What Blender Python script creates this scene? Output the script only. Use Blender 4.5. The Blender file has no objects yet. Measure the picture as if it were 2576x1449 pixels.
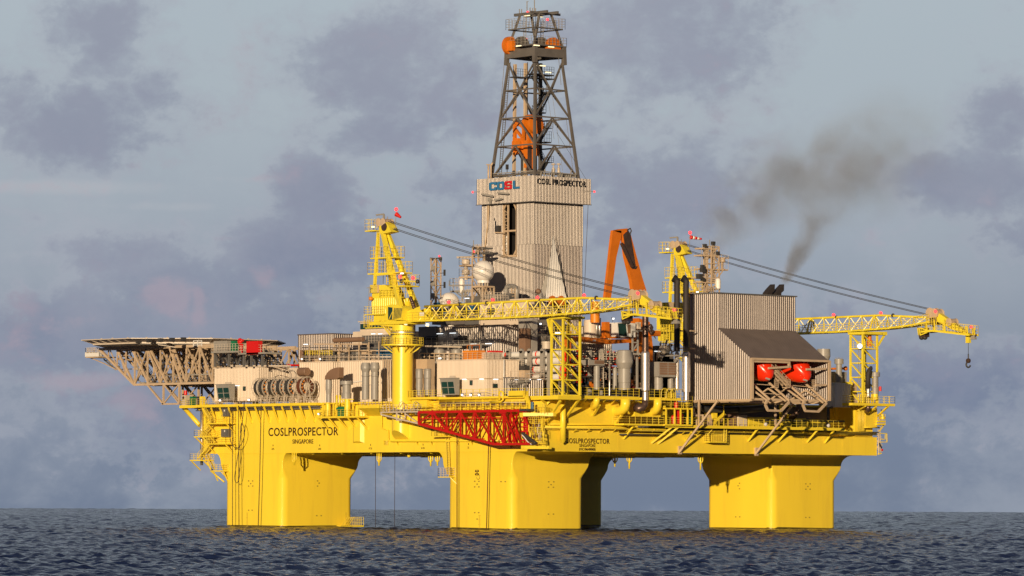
import bpy, math, random
import numpy as np
from mathutils import Vector, Matrix
random.seed(7)
SC = bpy.context.scene
COL = SC.collection
# ---------------------------------------------------------------- camera
# world frame: x runs along the rig's right hand side, y along its left hand side, the
# near corner of the hull stands at (0, 0); metres; z = 0 is the sea.
FOC = 11366.0; TH = 0.838; CAMD = 758.0; CAMH = 5.6; PITCH = math.atan(526.5 / FOC); ROLL = 0.004
cF = Vector((math.cos(TH), math.sin(TH), 0)); cR = Vector((math.sin(TH), -math.cos(TH), 0)); cU = Vector((0, 0, 1))
CP = -CAMD * cF - 5.47 * cR + CAMH * cU
fF = cF * math.cos(PITCH) + cU * math.sin(PITCH)
fU = cU * math.cos(PITCH) - cF * math.sin(PITCH)
aR = cR * math.cos(ROLL) + fU * math.sin(ROLL)
aU = fU * math.cos(ROLL) - cR * math.sin(ROLL)
cam = bpy.data.cameras.new('camera'); camo = bpy.data.objects.new('camera', cam); COL.objects.link(camo)
camo.matrix_world = Matrix(((aR.x, aU.x, -fF.x, CP.x), (aR.y, aU.y, -fF.y, CP.y), (aR.z, aU.z, -fF.z, CP.z), (0, 0, 0, 1)))
cam.sensor_width = 36; cam.lens = 36 * FOC / 2576.0; cam.clip_start = 5; cam.clip_end = 20000
SC.camera = camo
SC.view_settings.view_transform = 'Standard'; SC.view_settings.look = 'None'
SC.view_settings.exposure = 0.0; SC.view_settings.gamma = 1.0; SC.view_settings.use_curve_mapping = False
# ---------------------------------------------------------------- world
SUNV = Vector((0.814, 0.581, 0)).normalized() * math.cos(math.radians(8.0)) - Vector((0, 0, math.sin(math.radians(8.0))))
wd = bpy.data.worlds.new("World"); SC.world = wd; wd.use_nodes = True
nt = wd.node_tree; N = nt.nodes; L = nt.links; N.clear()
def nd(t, **k):
    n = N.new(t)
    for a, b in k.items(): setattr(n, a, b)
    return n
def setin(n, i, v):
    if isinstance(v, bpy.types.NodeSocket): L.new(v, n.inputs[i])
    else: n.inputs[i].default_value = v
def ma(op, a, b=0.0, c=0.0, clamp=False):
    n = nd('ShaderNodeMath', operation=op, use_clamp=clamp)
    setin(n, 0, a); setin(n, 1, b); setin(n, 2, c)
    return n.outputs[0]
def mix(f, a, b):
    n = nd('ShaderNodeMix', data_type='RGBA')
    setin(n, 0, f); setin(n, 6, a); setin(n, 7, b)
    return n.outputs[2]
def dot(v, w):
    n = nd('ShaderNodeVectorMath', operation='DOT_PRODUCT'); setin(n, 0, v); n.inputs[1].default_value = w
    return n.outputs['Value']
def noise(vec, sc, det, rough=0.55, dist=0.0):
    n = nd('ShaderNodeTexNoise'); setin(n, 'Vector', vec); n.inputs['Scale'].default_value = sc
    n.inputs['Detail'].default_value = det; n.inputs['Roughness'].default_value = rough; n.inputs['Distortion'].default_value = dist
    return n.outputs['Fac']
def srgb(r, g, b):
    f = lambda c: ((c / 255 + .055) / 1.055) ** 2.4 if c > 10 else c / 255 / 12.92
    return (f(r), f(g), f(b), 1)
sky = nd('ShaderNodeTexSky', sky_type='NISHITA'); sky.sun_disc = False
sky.sun_elevation = math.radians(8.0)
sky.sun_rotation = math.atan2(-SUNV.x, -SUNV.y)
sky.altitude = 0; sky.dust_density = 1.0
tc = nd('ShaderNodeTexCoord').outputs['Generated']
# heading angle (right of the camera's heading) and elevation of a direction, in radians
U_ = dot(tc, cR); V_ = dot(tc, cU); W_ = dot(tc, cF)
n_az = nd('ShaderNodeMath', operation='ARCTAN2'); L.new(U_, n_az.inputs[0]); L.new(W_, n_az.inputs[1]); AZ = n_az.outputs[0]
EL = ma('ARCSINE', V_)
K = 1 / 0.1          # background strength is 0.1
def col(r, g, b, k=1.0):
    c = srgb(r, g, b); return (c[0] * K * k, c[1] * K * k, c[2] * K * k, 1)
# clear air behind the clouds: blue grey at the sea, pale grey blue higher up
ramp = nd('ShaderNodeValToRGB'); L.new(ma('MULTIPLY', EL, 1 / 0.14, clamp=True), ramp.inputs[0])
cr = ramp.color_ramp; cr.elements[0].position = 0; cr.elements[1].position = 1
pts = [(0, (112, 127, 152)), (.1, (116, 131, 157)), (.25, (134, 146, 166)), (.4, (152, 163, 179)), (.6, (168, 179, 190)), (.8, (172, 184, 194)), (1, (173, 186, 195))]
for i, (p, c) in enumerate(pts):
    e = cr.elements[0] if i == 0 else (cr.elements[1] if i == 1 else cr.elements.new(p))
    e.position = p; e.color = srgb(*c)
sc_ = nd('ShaderNodeVectorMath', operation='SCALE'); L.new(ramp.outputs[0], sc_.inputs[0]); sc_.inputs['Scale'].default_value = K
air = mix(0.06, sc_.outputs[0], sky.outputs[0])
# cloud banks: ellipses in heading/elevation, their edges broken up by noise
cv = nd('ShaderNodeCombineXYZ'); L.new(AZ, cv.inputs[0]); L.new(ma('MULTIPLY', EL, 1.25), cv.inputs[1])
cvo = cv.outputs[0]
nA = noise(cvo, 30, 9, .6, .3); nB = noise(cvo, 90, 6, .62, .2); nC = noise(cvo, 11, 3, .5)
def px2(x, y):
    d = fF + aR * ((x - 1288) / FOC) + aU * ((724.5 - y) / FOC); d.normalize()
    return math.atan2(d.dot(cR), d.dot(cF)), math.asin(d.z)
def bank(lst, soft=1.0):
    tot = None
    for (x, y, rx, ry, s) in lst:
        a, e = px2(x, y)
        dx = ma('MULTIPLY', ma('SUBTRACT', AZ, a), FOC / rx / .87 / 1.3); dy = ma('MULTIPLY', ma('SUBTRACT', EL, e), FOC / ry / 1.13)
        g = ma('MULTIPLY', ma('EXPONENT', ma('MULTIPLY', ma('POWER', ma('ADD', ma('MULTIPLY', dx, dx), ma('MULTIPLY', dy, dy)), soft), -1.0)), s)
        tot = g if tot is None else ma('MAXIMUM', tot, g)
    return tot
def smooth(v, a, b):
    n = nd('ShaderNodeMapRange', interpolation_type='SMOOTHSTEP'); setin(n, 0, v); n.inputs[1].default_value = a; n.inputs[2].default_value = b
    return n.outputs[0]
dark = bank([(250, 70, 130, 130, 1.0), (190, 310, 250, 120, 1.0), (390, 250, 90, 110, .75), (60, 230, 110, 90, .7),
             (960, 170, 220, 150, .95), (960, 330, 200, 70, .8), (1150, 250, 160, 140, .8), (1650, 90, 320, 150, .95), (1500, 250, 200, 130, .6), (1900, 30, 220, 100, .5),
             (1640, 470, 260, 130, .9), (1560, 600, 300, 120, .7), (1180, 500, 150, 120, .65),
             (780, 500, 110, 110, .95), (760, 640, 230, 110, 1.0), (500, 720, 260, 110, .9), (330, 640, 240, 60, .7), (250, 850, 320, 130, .9), (700, 850, 350, 130, .85),
             (2520, 300, 110, 110, .95), (2440, 450, 220, 90, .95), (2540, 600, 150, 60, .5), (60, 560, 160, 40, .35), (560, 1000, 500, 130, .8),
             (2350, 960, 320, 100, .75), (2100, 800, 90, 60, .45), (1500, 800, 300, 100, .6), (1300, 1050, 900, 90, .6)], 1.2)
nD = noise(cvo, 260, 5, .6, .3); nE = noise(cvo, 14, 4, .5, .4)
dark = ma('MAXIMUM', dark, ma('MULTIPLY', smooth(ma('ADD', ma('ABSOLUTE', AZ), ma('MAXIMUM', ma('SUBTRACT', EL, .14), 0.0)), .125, .19), ma('MULTIPLY', nE, 1.1)))
nmix = ma('ADD', ma('ADD', ma('MULTIPLY', nA, .5), ma('MULTIPLY', nB, .42)), ma('MULTIPLY', nD, .2))
dk = smooth(ma('ADD', dark, ma('MULTIPLY', ma('SUBTRACT', nmix, .55), 2.9)), .08, 1.0)
dcol = nd('ShaderNodeValToRGB'); L.new(ma('MULTIPLY', EL, 1 / 0.14, clamp=True), dcol.inputs[0])
dc = dcol.color_ramp
for i, (p, c) in enumerate([(0, (108, 124, 150)), (.2, (112, 124, 152)), (.45, (132, 138, 159)), (.75, (145, 150, 167)), (1, (149, 154, 169))]):
    e = dc.elements[0] if i == 0 else (dc.elements[1] if i == 1 else dc.elements.new(p))
    e.position = p; e.color = srgb(*c)
sc2 = nd('ShaderNodeVectorMath', operation='SCALE'); L.new(dcol.outputs[0], sc2.inputs[0]); sc2.inputs['Scale'].default_value = K
# thicker hearts of the clouds are a little darker
heart = smooth(ma('ADD', dark, ma('MULTIPLY', ma('SUBTRACT', nmix, .55), 3.0)), .7, 1.5)
dcc = mix(ma('MULTIPLY', heart, .3), sc2.outputs[0], col(128, 133, 154))
shade = smooth(ma('ADD', ma('MULTIPLY', nB, .6), ma('MULTIPLY', nE, .5)), .42, .68)
dcc = mix(ma('MULTIPLY', shade, .42), dcc, col(150, 153, 170))
air = mix(ma('MULTIPLY', smooth(ma('ADD', ma('MULTIPLY', nE, .7), ma('MULTIPLY', nB, .35)), .46, .68), .38), air, col(176, 182, 192))
base = mix(ma('MULTIPLY', dk, .84), air, dcc)
# paler rims where the clouds thin out, and long pale streaks low at the left
rim = ma('MULTIPLY', smooth(dk, .02, .3), ma('SUBTRACT', 1.0, smooth(dk, .3, .7)))
base = mix(ma('MULTIPLY', rim, .16), base, col(184, 188, 196))
lite = bank([(150, 470, 330, 26, .9), (420, 520, 260, 18, .7), (60, 640, 140, 20, .6), (600, 450, 160, 16, .6), (1050, 640, 160, 60, .5), (520, 330, 90, 120, .5), (620, 120, 120, 200, .5), (2200, 250, 200, 130, .5), (1000, 1000, 300, 30, .3)])
lt_ = smooth(ma('ADD', lite, ma('MULTIPLY', ma('SUBTRACT', nmix, .55), 1.6)), .4, 1.1)
base = mix(ma('MULTIPLY', lt_, .5), base, col(184, 186, 192))
# thin high veil
veil = smooth(nC, .42, .7)
base = mix(ma('MULTIPLY', veil, .14), base, col(182, 186, 192))
pink = bank([(200, 960, 110, 30, 1.0), (260, 955, 90, 30, .9), (330, 1010, 75, 50, .95), (420, 750, 60, 40, .7), (500, 760, 16, 60, .75), (665, 700, 30, 30, .8), (820, 760, 40, 40, .55), (60, 800, 60, 90, .55),
             (390, 410, 90, 25, .5), (100, 470, 200, 20, .4), (640, 450, 130, 16, .35), (110, 890, 40, 40, .4), (560, 600, 60, 10, .45), (2300, 880, 130, 40, .25)])
pk = smooth(ma('ADD', pink, ma('MULTIPLY', ma('SUBTRACT', nmix, .53), 3.4)), .3, .95)
base = mix(ma('MULTIPLY', pk, .42), base, col(176, 158, 170))
# the sky above the picture, towards the zenith, is a deeper dusk blue
base = mix(smooth(EL, .15, .55), base, col(74, 88, 116))
base = mix(smooth(ma('MULTIPLY', W_, -1.0), -.8, .1), base, col(66, 70, 86))  # sky behind the camera darkened artificially, out of view, to deepen the shadows
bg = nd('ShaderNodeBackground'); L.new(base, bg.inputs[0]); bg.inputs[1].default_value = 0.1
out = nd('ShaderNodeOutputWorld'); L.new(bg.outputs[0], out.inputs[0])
# ---------------------------------------------------------------- sun
sl = bpy.data.lights.new('sun', 'SUN'); so = bpy.data.objects.new('sun', sl); COL.objects.link(so)
sl.energy = 4.75; sl.angle = math.radians(0.55); sl.color = (1.0, 0.78, 0.52)
so.rotation_euler = SUNV.to_track_quat('-Z', 'Y').to_euler(); so.location = (-60, -60, 120)

# ---------------------------------------------------------------- helpers
# crops of the photograph used as survey sheets: origin and scale
SH = {0: (0, 0, 1), 1: (201.25, 805, 4), 2: (737.9, 805, 4), 3: (1274.6, 805, 4), 4: (1677, 805, 4), 5: (872, 483, 4), 6: (1140.4, 0, 3), 7: (1475.8, 536.7, 4),
      8: (1945.4, 670.8, 4.5), 9: (429.3, 992.8, 4), 10: (939.2, 992.8, 4), 11: (1542.9, 992.8, 3.49), 12: (1106.9, 771.4, 5.538), 13: (1529.5, 771.4, 5.267), 14: (898.9, 523.2, 4.5), 15: (1173.9, 415.9, 4)}
def W(n, cx, cy, x=None, y=None, z=None):
    """survey: where the sight line through a sheet point meets a vertical plane of the rig"""
    ox, oy, s = SH[n]; X = ox + cx / s; Y = oy + cy / s
    d = fF + aR * ((X - 1288) / FOC) + aU * ((724.5 - Y) / FOC)
    if x is not None: t = (x - CP.x) / d.x
    elif y is not None: t = (y - CP.y) / d.y
    else: t = (z - CP.z) / d.z
    return CP + d * t
def blk(n, cl, cc, cr, ct, cb, x=None, y=None):
    """extent of a box whose near corner, left and right ends are known on a sheet"""
    p = W(n, cc, ct, x=x, y=y); q = W(n, cc, cb, x=x, y=y)
    yl = W(n, cl, ct, x=p.x).y; xr = W(n, cr, ct, y=p.y).x
    return (p.x, xr, p.y, yl, q.z, p.z)
ORG = {}
def tag(o, label=None, cat=None, group=None, kind=None):
    if label: o['label'] = label
    if cat: o['category'] = cat
    if group: o['group'] = group
    if kind: o['kind'] = kind
    return o
def thing(name, loc, label, cat, group=None):
    o = bpy.data.objects.new(name, None); COL.objects.link(o); o.location = loc
    o.empty_display_size = 1; ORG[o.name] = Vector(loc)
    return tag(o, label, cat, group)
def copy_tree(o, parent=None):
    c = o.copy(); COL.objects.link(c)
    if parent is not None: c.parent = parent
    for ch in list(o.children): copy_tree(ch, c)
    return c
class MB:
    def __init__(s): s.v = []; s.f = []; s.sm = []; s.cuts = []
    def add(s, vs, fs, smooth=False):
        b = len(s.v); s.cuts.append((b, len(s.f))); s.v += [Vector(p) for p in vs]
        for f in fs: s.f.append([i + b for i in f]); s.sm.append(smooth)
        return s
    def box(s, a, b):
        (x0, y0, z0), (x1, y1, z1) = a, b
        x0, x1 = sorted((x0, x1)); y0, y1 = sorted((y0, y1)); z0, z1 = sorted((z0, z1))
        return s.add([(x0, y0, z0), (x1, y0, z0), (x1, y1, z0), (x0, y1, z0), (x0, y0, z1), (x1, y0, z1), (x1, y1, z1), (x0, y1, z1)],
                     [(0, 3, 2, 1), (4, 5, 6, 7), (0, 1, 5, 4), (1, 2, 6, 5), (2, 3, 7, 6), (3, 0, 4, 7)])
    def bar(s, p, q, w=.2, h=None, w2=None, h2=None):
        p = Vector(p); q = Vector(q); h = h or w; w2 = w2 or w; h2 = h2 or (h if w2 == w else w2)
        d = q - p
        if d.length < 1e-5: return s
        d.normalize(); up = Vector((0, 0, 1)) if abs(d.z) < .97 else Vector((1, 0, 0))
        a = d.cross(up).normalized(); b = a.cross(d).normalized()
        vs = [p - a * w / 2 - b * h / 2, p + a * w / 2 - b * h / 2, p + a * w / 2 + b * h / 2, p - a * w / 2 + b * h / 2,
              q - a * w2 / 2 - b * h2 / 2, q + a * w2 / 2 - b * h2 / 2, q + a * w2 / 2 + b * h2 / 2, q - a * w2 / 2 + b * h2 / 2]
        return s.add(vs, [(0, 1, 2, 3), (7, 6, 5, 4), (0, 4, 5, 1), (1, 5, 6, 2), (2, 6, 7, 3), (3, 7, 4, 0)])
    def tube(s, p, q, r=.1, n=8, r2=None):
        return s.path([p, q], r, n, r2)
    def path(s, pts, r=.1, n=8, r2=None):
        pts = [Vector(p) for p in pts]; k = len(pts); vs = []
        d0 = (pts[1] - pts[0]).normalized(); up = Vector((0, 0, 1)) if abs(d0.z) < .9 else Vector((1, 0, 0))
        a = d0.cross(up).normalized()
        for i, p in enumerate(pts):
            d = (pts[min(i + 1, k - 1)] - pts[max(i - 1, 0)]).normalized()
            a = (a - d * a.dot(d)).normalized(); b = d.cross(a)
            if isinstance(r, (list, tuple)): rr = r[i]
            else: rr = r if r2 is None else r + (r2 - r) * i / (k - 1)
            for j in range(n):
                t = 2 * math.pi * j / n; vs.append(p + a * rr * math.cos(t) + b * rr * math.sin(t))
        fs = [(i * n + j, i * n + (j + 1) % n, (i + 1) * n + (j + 1) % n, (i + 1) * n + j) for i in range(k - 1) for j in range(n)]
        s.add(vs, fs, n > 5); b0 = len(s.v) - len(vs)
        s.f.append([b0 + j for j in range(n)][::-1]); s.sm.append(False)
        s.f.append([b0 + (k - 1) * n + j for j in range(n)]); s.sm.append(False)
        return s
    def lathe(s, c, prof, n=20, axis=(0, 0, 1)):
        c = Vector(c); ax = Vector(axis).normalized(); up = Vector((1, 0, 0)) if abs(ax.x) < .9 else Vector((0, 1, 0))
        a = (up - ax * up.dot(ax)).normalized(); b = ax.cross(a); vs = []
        for (r, h) in prof:
            for j in range(n):
                t = 2 * math.pi * j / n; vs.append(c + ax * h + a * r * math.cos(t) + b * r * math.sin(t))
        k = len(prof); b0 = len(s.v)
        # hard edges: every band between two rings has vertices of its own
        for i in range(k - 1):
            s.add(vs[i * n:(i + 2) * n], [(j, (j + 1) % n, n + (j + 1) % n, n + j) for j in range(n)], True)
        if prof[0][0] > 1e-4: s.add(vs[:n], [tuple(range(n))[::-1]])
        if prof[-1][0] > 1e-4: s.add(vs[-n:], [tuple(range(n))])
        return s
    def sphere(s, c, r, n=20, m=12, sz=1.0, lo=-1.0):
        c = Vector(c); vs = []; t0 = math.asin(lo)
        for i in range(m + 1):
            t = t0 + (math.pi / 2 - t0) * i / m
            for j in range(n):
                u = 2 * math.pi * j / n; vs.append(c + Vector((r * math.cos(t) * math.cos(u), r * math.cos(t) * math.sin(u), r * sz * math.sin(t))))
        return s.add(vs, [(i * n + j, i * n + (j + 1) % n, (i + 1) * n + (j + 1) % n, (i + 1) * n + j) for i in range(m) for j in range(n)], True)
    def prism(s, pts, vec):
        pts = [Vector(p) for p in pts]; vec = Vector(vec); n = len(pts)
        return s.add(pts + [p + vec for p in pts], [tuple(range(n))[::-1], tuple(range(n, 2 * n))] + [(i, (i + 1) % n, n + (i + 1) % n, n + i) for i in range(n)])
    def rail(s, pts, h=1.1, sp=1.5, t=.07, mid=2, close=False):
        pts = [Vector(p) for p in pts]; t *= .74
        if close: pts.append(pts[0])
        for a, b in zip(pts[:-1], pts[1:]):
            L_ = (b - a).length; k = max(1, int(round(L_ / sp)))
            for i in range(k + 1):
                p = a.lerp(b, i / k); s.bar(p, p + Vector((0, 0, h)), t)
            for m in range(mid + 1):
                z = Vector((0, 0, h * (m + 1) / (mid + 1))); s.bar(a + z, b + z, t * .8)
        return s
    def corr(s, P, Uv, Ln, V, f0, f1, Nv, pitch=.36, dep=.1):
        dep = pitch * .16
        """ribbed cladding: starts at P, runs Ln along Uv, ribs along V from f0(t) to f1(t), stands out along Nv"""
        P = Vector(P); Uv = Vector(Uv).normalized(); V = Vector(V).normalized(); Nv = Vector(Nv).normalized()
        k = max(2, int(round(Ln / pitch))); pt = Ln / k; vs = []
        ts = []
        for i in range(k):
            for fr, o in ((0, 0), (.3, 0), (.46, dep), (.8, dep)): ts.append(((i + fr) * pt, o))
        ts.append((Ln, 0))
        for t, o in ts:
            b = P + Uv * t + Nv * o; vs.append(b + V * f0(t)); vs.append(b + V * f1(t))
        return s.add(vs, [(2 * i, 2 * i + 2, 2 * i + 3, 2 * i + 1) for i in range(len(ts) - 1)])
    def wall(s, a, b, z0, z1, Nv, pitch=.36, dep=.1):
        a = Vector((a[0], a[1], 0)); b = Vector((b[0], b[1], 0)); d = b - a
        return s.corr(a, d, d.length, (0, 0, 1), lambda t: z0, lambda t: z1, Nv, pitch, dep)
    def ladder(s, p, q, w=.5, side=(0, 1, 0), t=.06, sp=.4):
        p = Vector(p); q = Vector(q); sd = Vector(side).normalized() * w / 2
        s.bar(p - sd, q - sd, t); s.bar(p + sd, q + sd, t); k = max(2, int((q - p).length / sp))
        for i in range(1, k): m = p.lerp(q, i / k); s.bar(m - sd, m + sd, t * .7)
        return s
    def stair(s, p, q, w=1.0, side=(1, 0, 0)):
        p = Vector(p); q = Vector(q); sd = Vector(side).normalized() * w / 2
        s.bar(p - sd, q - sd, .08, .28); s.bar(p + sd, q + sd, .08, .28); k = max(3, int(abs(q.z - p.z) / .22))
        for i in range(1, k): m = p.lerp(q, i / k); s.bar(m - sd, m + sd, .26, .05)
        for g in (-1, 1):
            o = sd * g
            for hh in (.5, 1.0): s.bar(p + o + Vector((0, 0, hh)), q + o + Vector((0, 0, hh)), .06)
            for i in range(0, 5): m = p.lerp(q, i / 4) + o; s.bar(m, m + Vector((0, 0, 1)), .06)
        return s
    def each(s, name, mt, parent):
        """every piece a part of its own"""
        c = s.cuts + [(len(s.v), len(s.f))]
        for (v0, f0), (v1, f1) in zip(c[:-1], c[1:]):
            m = MB(); m.v = s.v[v0:v1]; m.f = [[i - v0 for i in f] for f in s.f[f0:f1]]; m.sm = s.sm[f0:f1]; m.build(name, mt, parent)
    def build(s, name, mt, parent=None, label=None, cat=None, group=None, kind=None, org=None):
        me = bpy.data.meshes.new(name)
        if parent is not None:
            r = parent
            while r.parent is not None: r = r.parent
            o0 = ORG.get(r.name, Vector((0, 0, 0)))
        elif org is not None: o0 = Vector(org)
        else:
            xs = [p.x for p in s.v]; ys = [p.y for p in s.v]; o0 = Vector(((min(xs) + max(xs)) / 2, (min(ys) + max(ys)) / 2, min(p.z for p in s.v)))
        me.from_pydata([tuple(p - o0) for p in s.v], [], s.f)
        me.polygons.foreach_set('use_smooth', s.sm); me.materials.append(mt); me.update()
        o = bpy.data.objects.new(name, me); COL.objects.link(o)
        if parent is not None: o.parent = parent
        else: o.location = o0; ORG[o.name] = o0
        return tag(o, label, cat, group, kind)
# ---------------------------------------------------------------- materials
M = {}
def mat(name, c, rough=.5, metal=0.0, var=.06, dirt=.0, dcolor=(.12, .06, .03), spec=.5, nscale=.35, bump=0.0, streak=False, emit=None):
    m = bpy.data.materials.new(name); m.use_nodes = True; t = m.node_tree; n = t.nodes; b = n['Principled BSDF']
    b.inputs['Roughness'].default_value = rough; b.inputs['Metallic'].default_value = metal
    b.inputs['Specular IOR Level'].default_value = spec
    tcn = n.new('ShaderNodeTexCoord'); mp = n.new('ShaderNodeMapping'); t.links.new(tcn.outputs['Object'], mp.inputs[0])
    mp.inputs['Scale'].default_value = (1, 1, .18) if streak else (1, 1, 1)
    ns = n.new('ShaderNodeTexNoise'); ns.inputs['Scale'].default_value = nscale; ns.inputs['Detail'].default_value = 5; t.links.new(mp.outputs[0], ns.inputs['Vector'])
    rp = n.new('ShaderNodeValToRGB'); t.links.new(ns.outputs['Fac'], rp.inputs[0])
    rp.color_ramp.elements[0].position = .3; rp.color_ramp.elements[1].position = .7
    rp.color_ramp.elements[0].color = tuple(max(0, x * (1 - var * 1.3)) for x in c) + (1,)
    rp.color_ramp.elements[1].color = tuple(min(1, x * (1 + var)) for x in c) + (1,)
    src = rp.outputs[0]
    if dirt > 0:
        n2 = n.new('ShaderNodeTexNoise'); n2.inputs['Scale'].default_value = nscale * 4; n2.inputs['Detail'].default_value = 7; n2.inputs['Roughness'].default_value = .65
        mp2 = n.new('ShaderNodeMapping'); t.links.new(tcn.outputs['Object'], mp2.inputs[0]); mp2.inputs['Scale'].default_value = (1.3, 1.3, .12) if streak else (1, 1, .5)
        t.links.new(mp2.outputs[0], n2.inputs['Vector'])
        r2 = n.new('ShaderNodeMapRange'); t.links.new(n2.outputs['Fac'], r2.inputs[0]); r2.inputs[1].default_value = .52; r2.inputs[2].default_value = .8; r2.inputs[4].default_value = dirt
        mx = n.new('ShaderNodeMix'); mx.data_type = 'RGBA'; t.links.new(r2.outputs[0], mx.inputs[0]); t.links.new(src, mx.inputs[6]); mx.inputs[7].default_value = dcolor + (1,)
        src = mx.outputs[2]
    t.links.new(src, b.inputs['Base Color'])
    if bump > 0:
        bp = n.new('ShaderNodeBump'); bp.inputs['Strength'].default_value = bump; bp.inputs['Distance'].default_value = .1
        n3 = n.new('ShaderNodeTexNoise'); n3.inputs['Scale'].default_value = .6; n3.inputs['Detail'].default_value = 2; t.links.new(tcn.outputs['Object'], n3.inputs['Vector'])
        t.links.new(n3.outputs['Fac'], bp.inputs['Height']); t.links.new(bp.outputs[0], b.inputs['Normal'])
    if emit: b.inputs['Emission Color'].default_value = emit[0] + (1,); b.inputs['Emission Strength'].default_value = emit[1]
    M[name] = m; return m
mat('yellow_hull', (.89, .658, .042), .3, var=.05, dirt=.3, dcolor=(.55, .33, .04), nscale=.12, bump=.2, streak=True)
mat('yellow_steel', (.84, .635, .035), .4, var=.06, dirt=.12, dcolor=(.4, .2, .03), nscale=.5)
mat('yellow_crane', (.80, .65, .04), .38, var=.06, dirt=.12, dcolor=(.4, .25, .03), nscale=.5)
mat('yellow_rail', (.78, .60, .06), .5, var=.05)
mat('beige_wall', (.66, .55, .43), .5, var=.05, dirt=.15, dcolor=(.34, .2, .1), streak=True, nscale=.3)
mat('beige_steel', (.52, .39, .26), .5, var=.08, dirt=.18, dcolor=(.25, .13, .06), nscale=.6)
mat('pale_steel', (.55, .47, .38), .5, var=.06)
mat('white_paint', (.72, .70, .66), .4, var=.04, dirt=.06, dcolor=(.4, .3, .2))
mat('cladding', (.43, .39, .355), .58, metal=.85, var=.1, dirt=.25, dcolor=(.22, .14, .1), nscale=.3, streak=True, bump=.25)
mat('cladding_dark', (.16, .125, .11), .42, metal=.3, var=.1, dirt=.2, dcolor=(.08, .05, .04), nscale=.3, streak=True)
mat('cladding_house', (.35, .31, .285), .58, metal=.85, var=.12, dirt=.35, dcolor=(.16, .11, .09), nscale=.25, streak=True)
mat('cladding_roof', (.13, .105, .095), .5, metal=.15, var=.1, dirt=.2, dcolor=(.2, .12, .08), nscale=.4)
mat('grey_paint', (.30, .28, .25), .42, var=.06, dirt=.15, dcolor=(.2, .12, .07), nscale=.7)
mat('dark_grey', (.12, .115, .11), .5, var=.1, dirt=.15, dcolor=(.1, .06, .04))
mat('derrick_steel', (.155, .14, .125), .45, metal=.2, var=.12, dirt=.25, dcolor=(.12, .07, .05), nscale=.6)
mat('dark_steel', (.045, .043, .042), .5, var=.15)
mat('black_soot', (.028, .022, .02), .7, var=.2, dirt=.4, dcolor=(.07, .04, .03), nscale=.5)
mat('steel_shiny', (.66, .61, .56), .42, metal=.85, var=.08, dirt=.3, dcolor=(.25, .15, .1), nscale=.5, streak=True)
mat('steel_burnt', (.14, .09, .07), .4, metal=.6, var=.2, nscale=1.0)
mat('orange_paint', (.62, .16, .008), .42, var=.08, dirt=.2, dcolor=(.3, .09, .02), nscale=.7)
mat('orange_bright', (.72, .23, .01), .45, var=.06)
mat('red_truss', (.50, .010, .006), .4, var=.06)
mat('red_paint', (.62, .012, .008), .4, var=.05)
mat('lifeboat_red', (.80, .032, .006), .25, var=.03)
mat('green_paint', (.01, .16, .07), .45)
mat('blue_paint', (.02, .10, .20), .45)
mat('window_glass', (.015, .05, .045), .08, var=.2, spec=.8)
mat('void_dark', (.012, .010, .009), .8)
mat('letter_black', (.04, .012, .006), .5, var=.03)
mat('letter_ink', (.015, .015, .017), .5)
mat('letter_blue', (.03, .17, .36), .45)
mat('letter_red', (.58, .015, .02), .45)
mat('rope', (.05, .03, .02), .8)
mat('rope_red', (.11, .03, .012), .8)
mat('radome', (.78, .74, .69), .35, var=.03)
mat('chute_metal', (.62, .60, .57), .5, metal=.15)
mat('lamp_white', (.9, .95, 1), .3, emit=((.92, .97, 1.0), 1.6))
mat('lamp_warm', (1, .9, .6), .3, emit=((1.0, .85, .5), 1.3))
mat('lamp_red', (.8, .03, .03), .3, emit=((1.0, .04, .05), 2.5))
mat('wood_brown', (.22, .13, .08), .6, var=.12)
mat('grating', (.10, .095, .085), .6)
def text_mesh(txt, h, width, ext=.012, bold=0.0, sp=1.0):
    cu = bpy.data.curves.new('t', 'FONT'); cu.body = txt; cu.size = 1; cu.extrude = ext; cu.offset = bold; cu.space_character = sp; cu.resolution_u = 4
    to = bpy.data.objects.new('t', cu); COL.objects.link(to); dg = bpy.context.evaluated_depsgraph_get()
    me = bpy.data.meshes.new_from_object(to.evaluated_get(dg)); bpy.data.objects.remove(to); bpy.data.curves.remove(cu)
    co = np.array([v.co[:] for v in me.vertices]); mn = co.min(0); mx = co.max(0)
    co[:, 0] = (co[:, 0] - mn[0]) / (mx[0] - mn[0]) * width; co[:, 1] = (co[:, 1] - mn[1]) / (mx[1] - mn[1]) * h
    return co, [tuple(p.vertices) for p in me.polygons]
def text_on(txt, P, Q, h, Nv, m, parent, name='lettering', ext=.02, bold=0.0, sp=1.0, label=None):
    """writing from P to Q (bottom line), h high, standing proud along Nv"""
    P = Vector(P); Q = Vector(Q); d = Q - P; co, fs = text_mesh(txt, h, d.length, ext, bold, sp); d.normalize(); Nv = Vector(Nv)
    up = Nv.cross(d).normalized()
    b = MB(); b.add([P + d * c[0] + up * c[1] + Nv * (c[2] * .8 + .03) for c in co], fs)
    o = b.build(name, m, parent)
    if label: o['label'] = label
    return o
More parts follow.
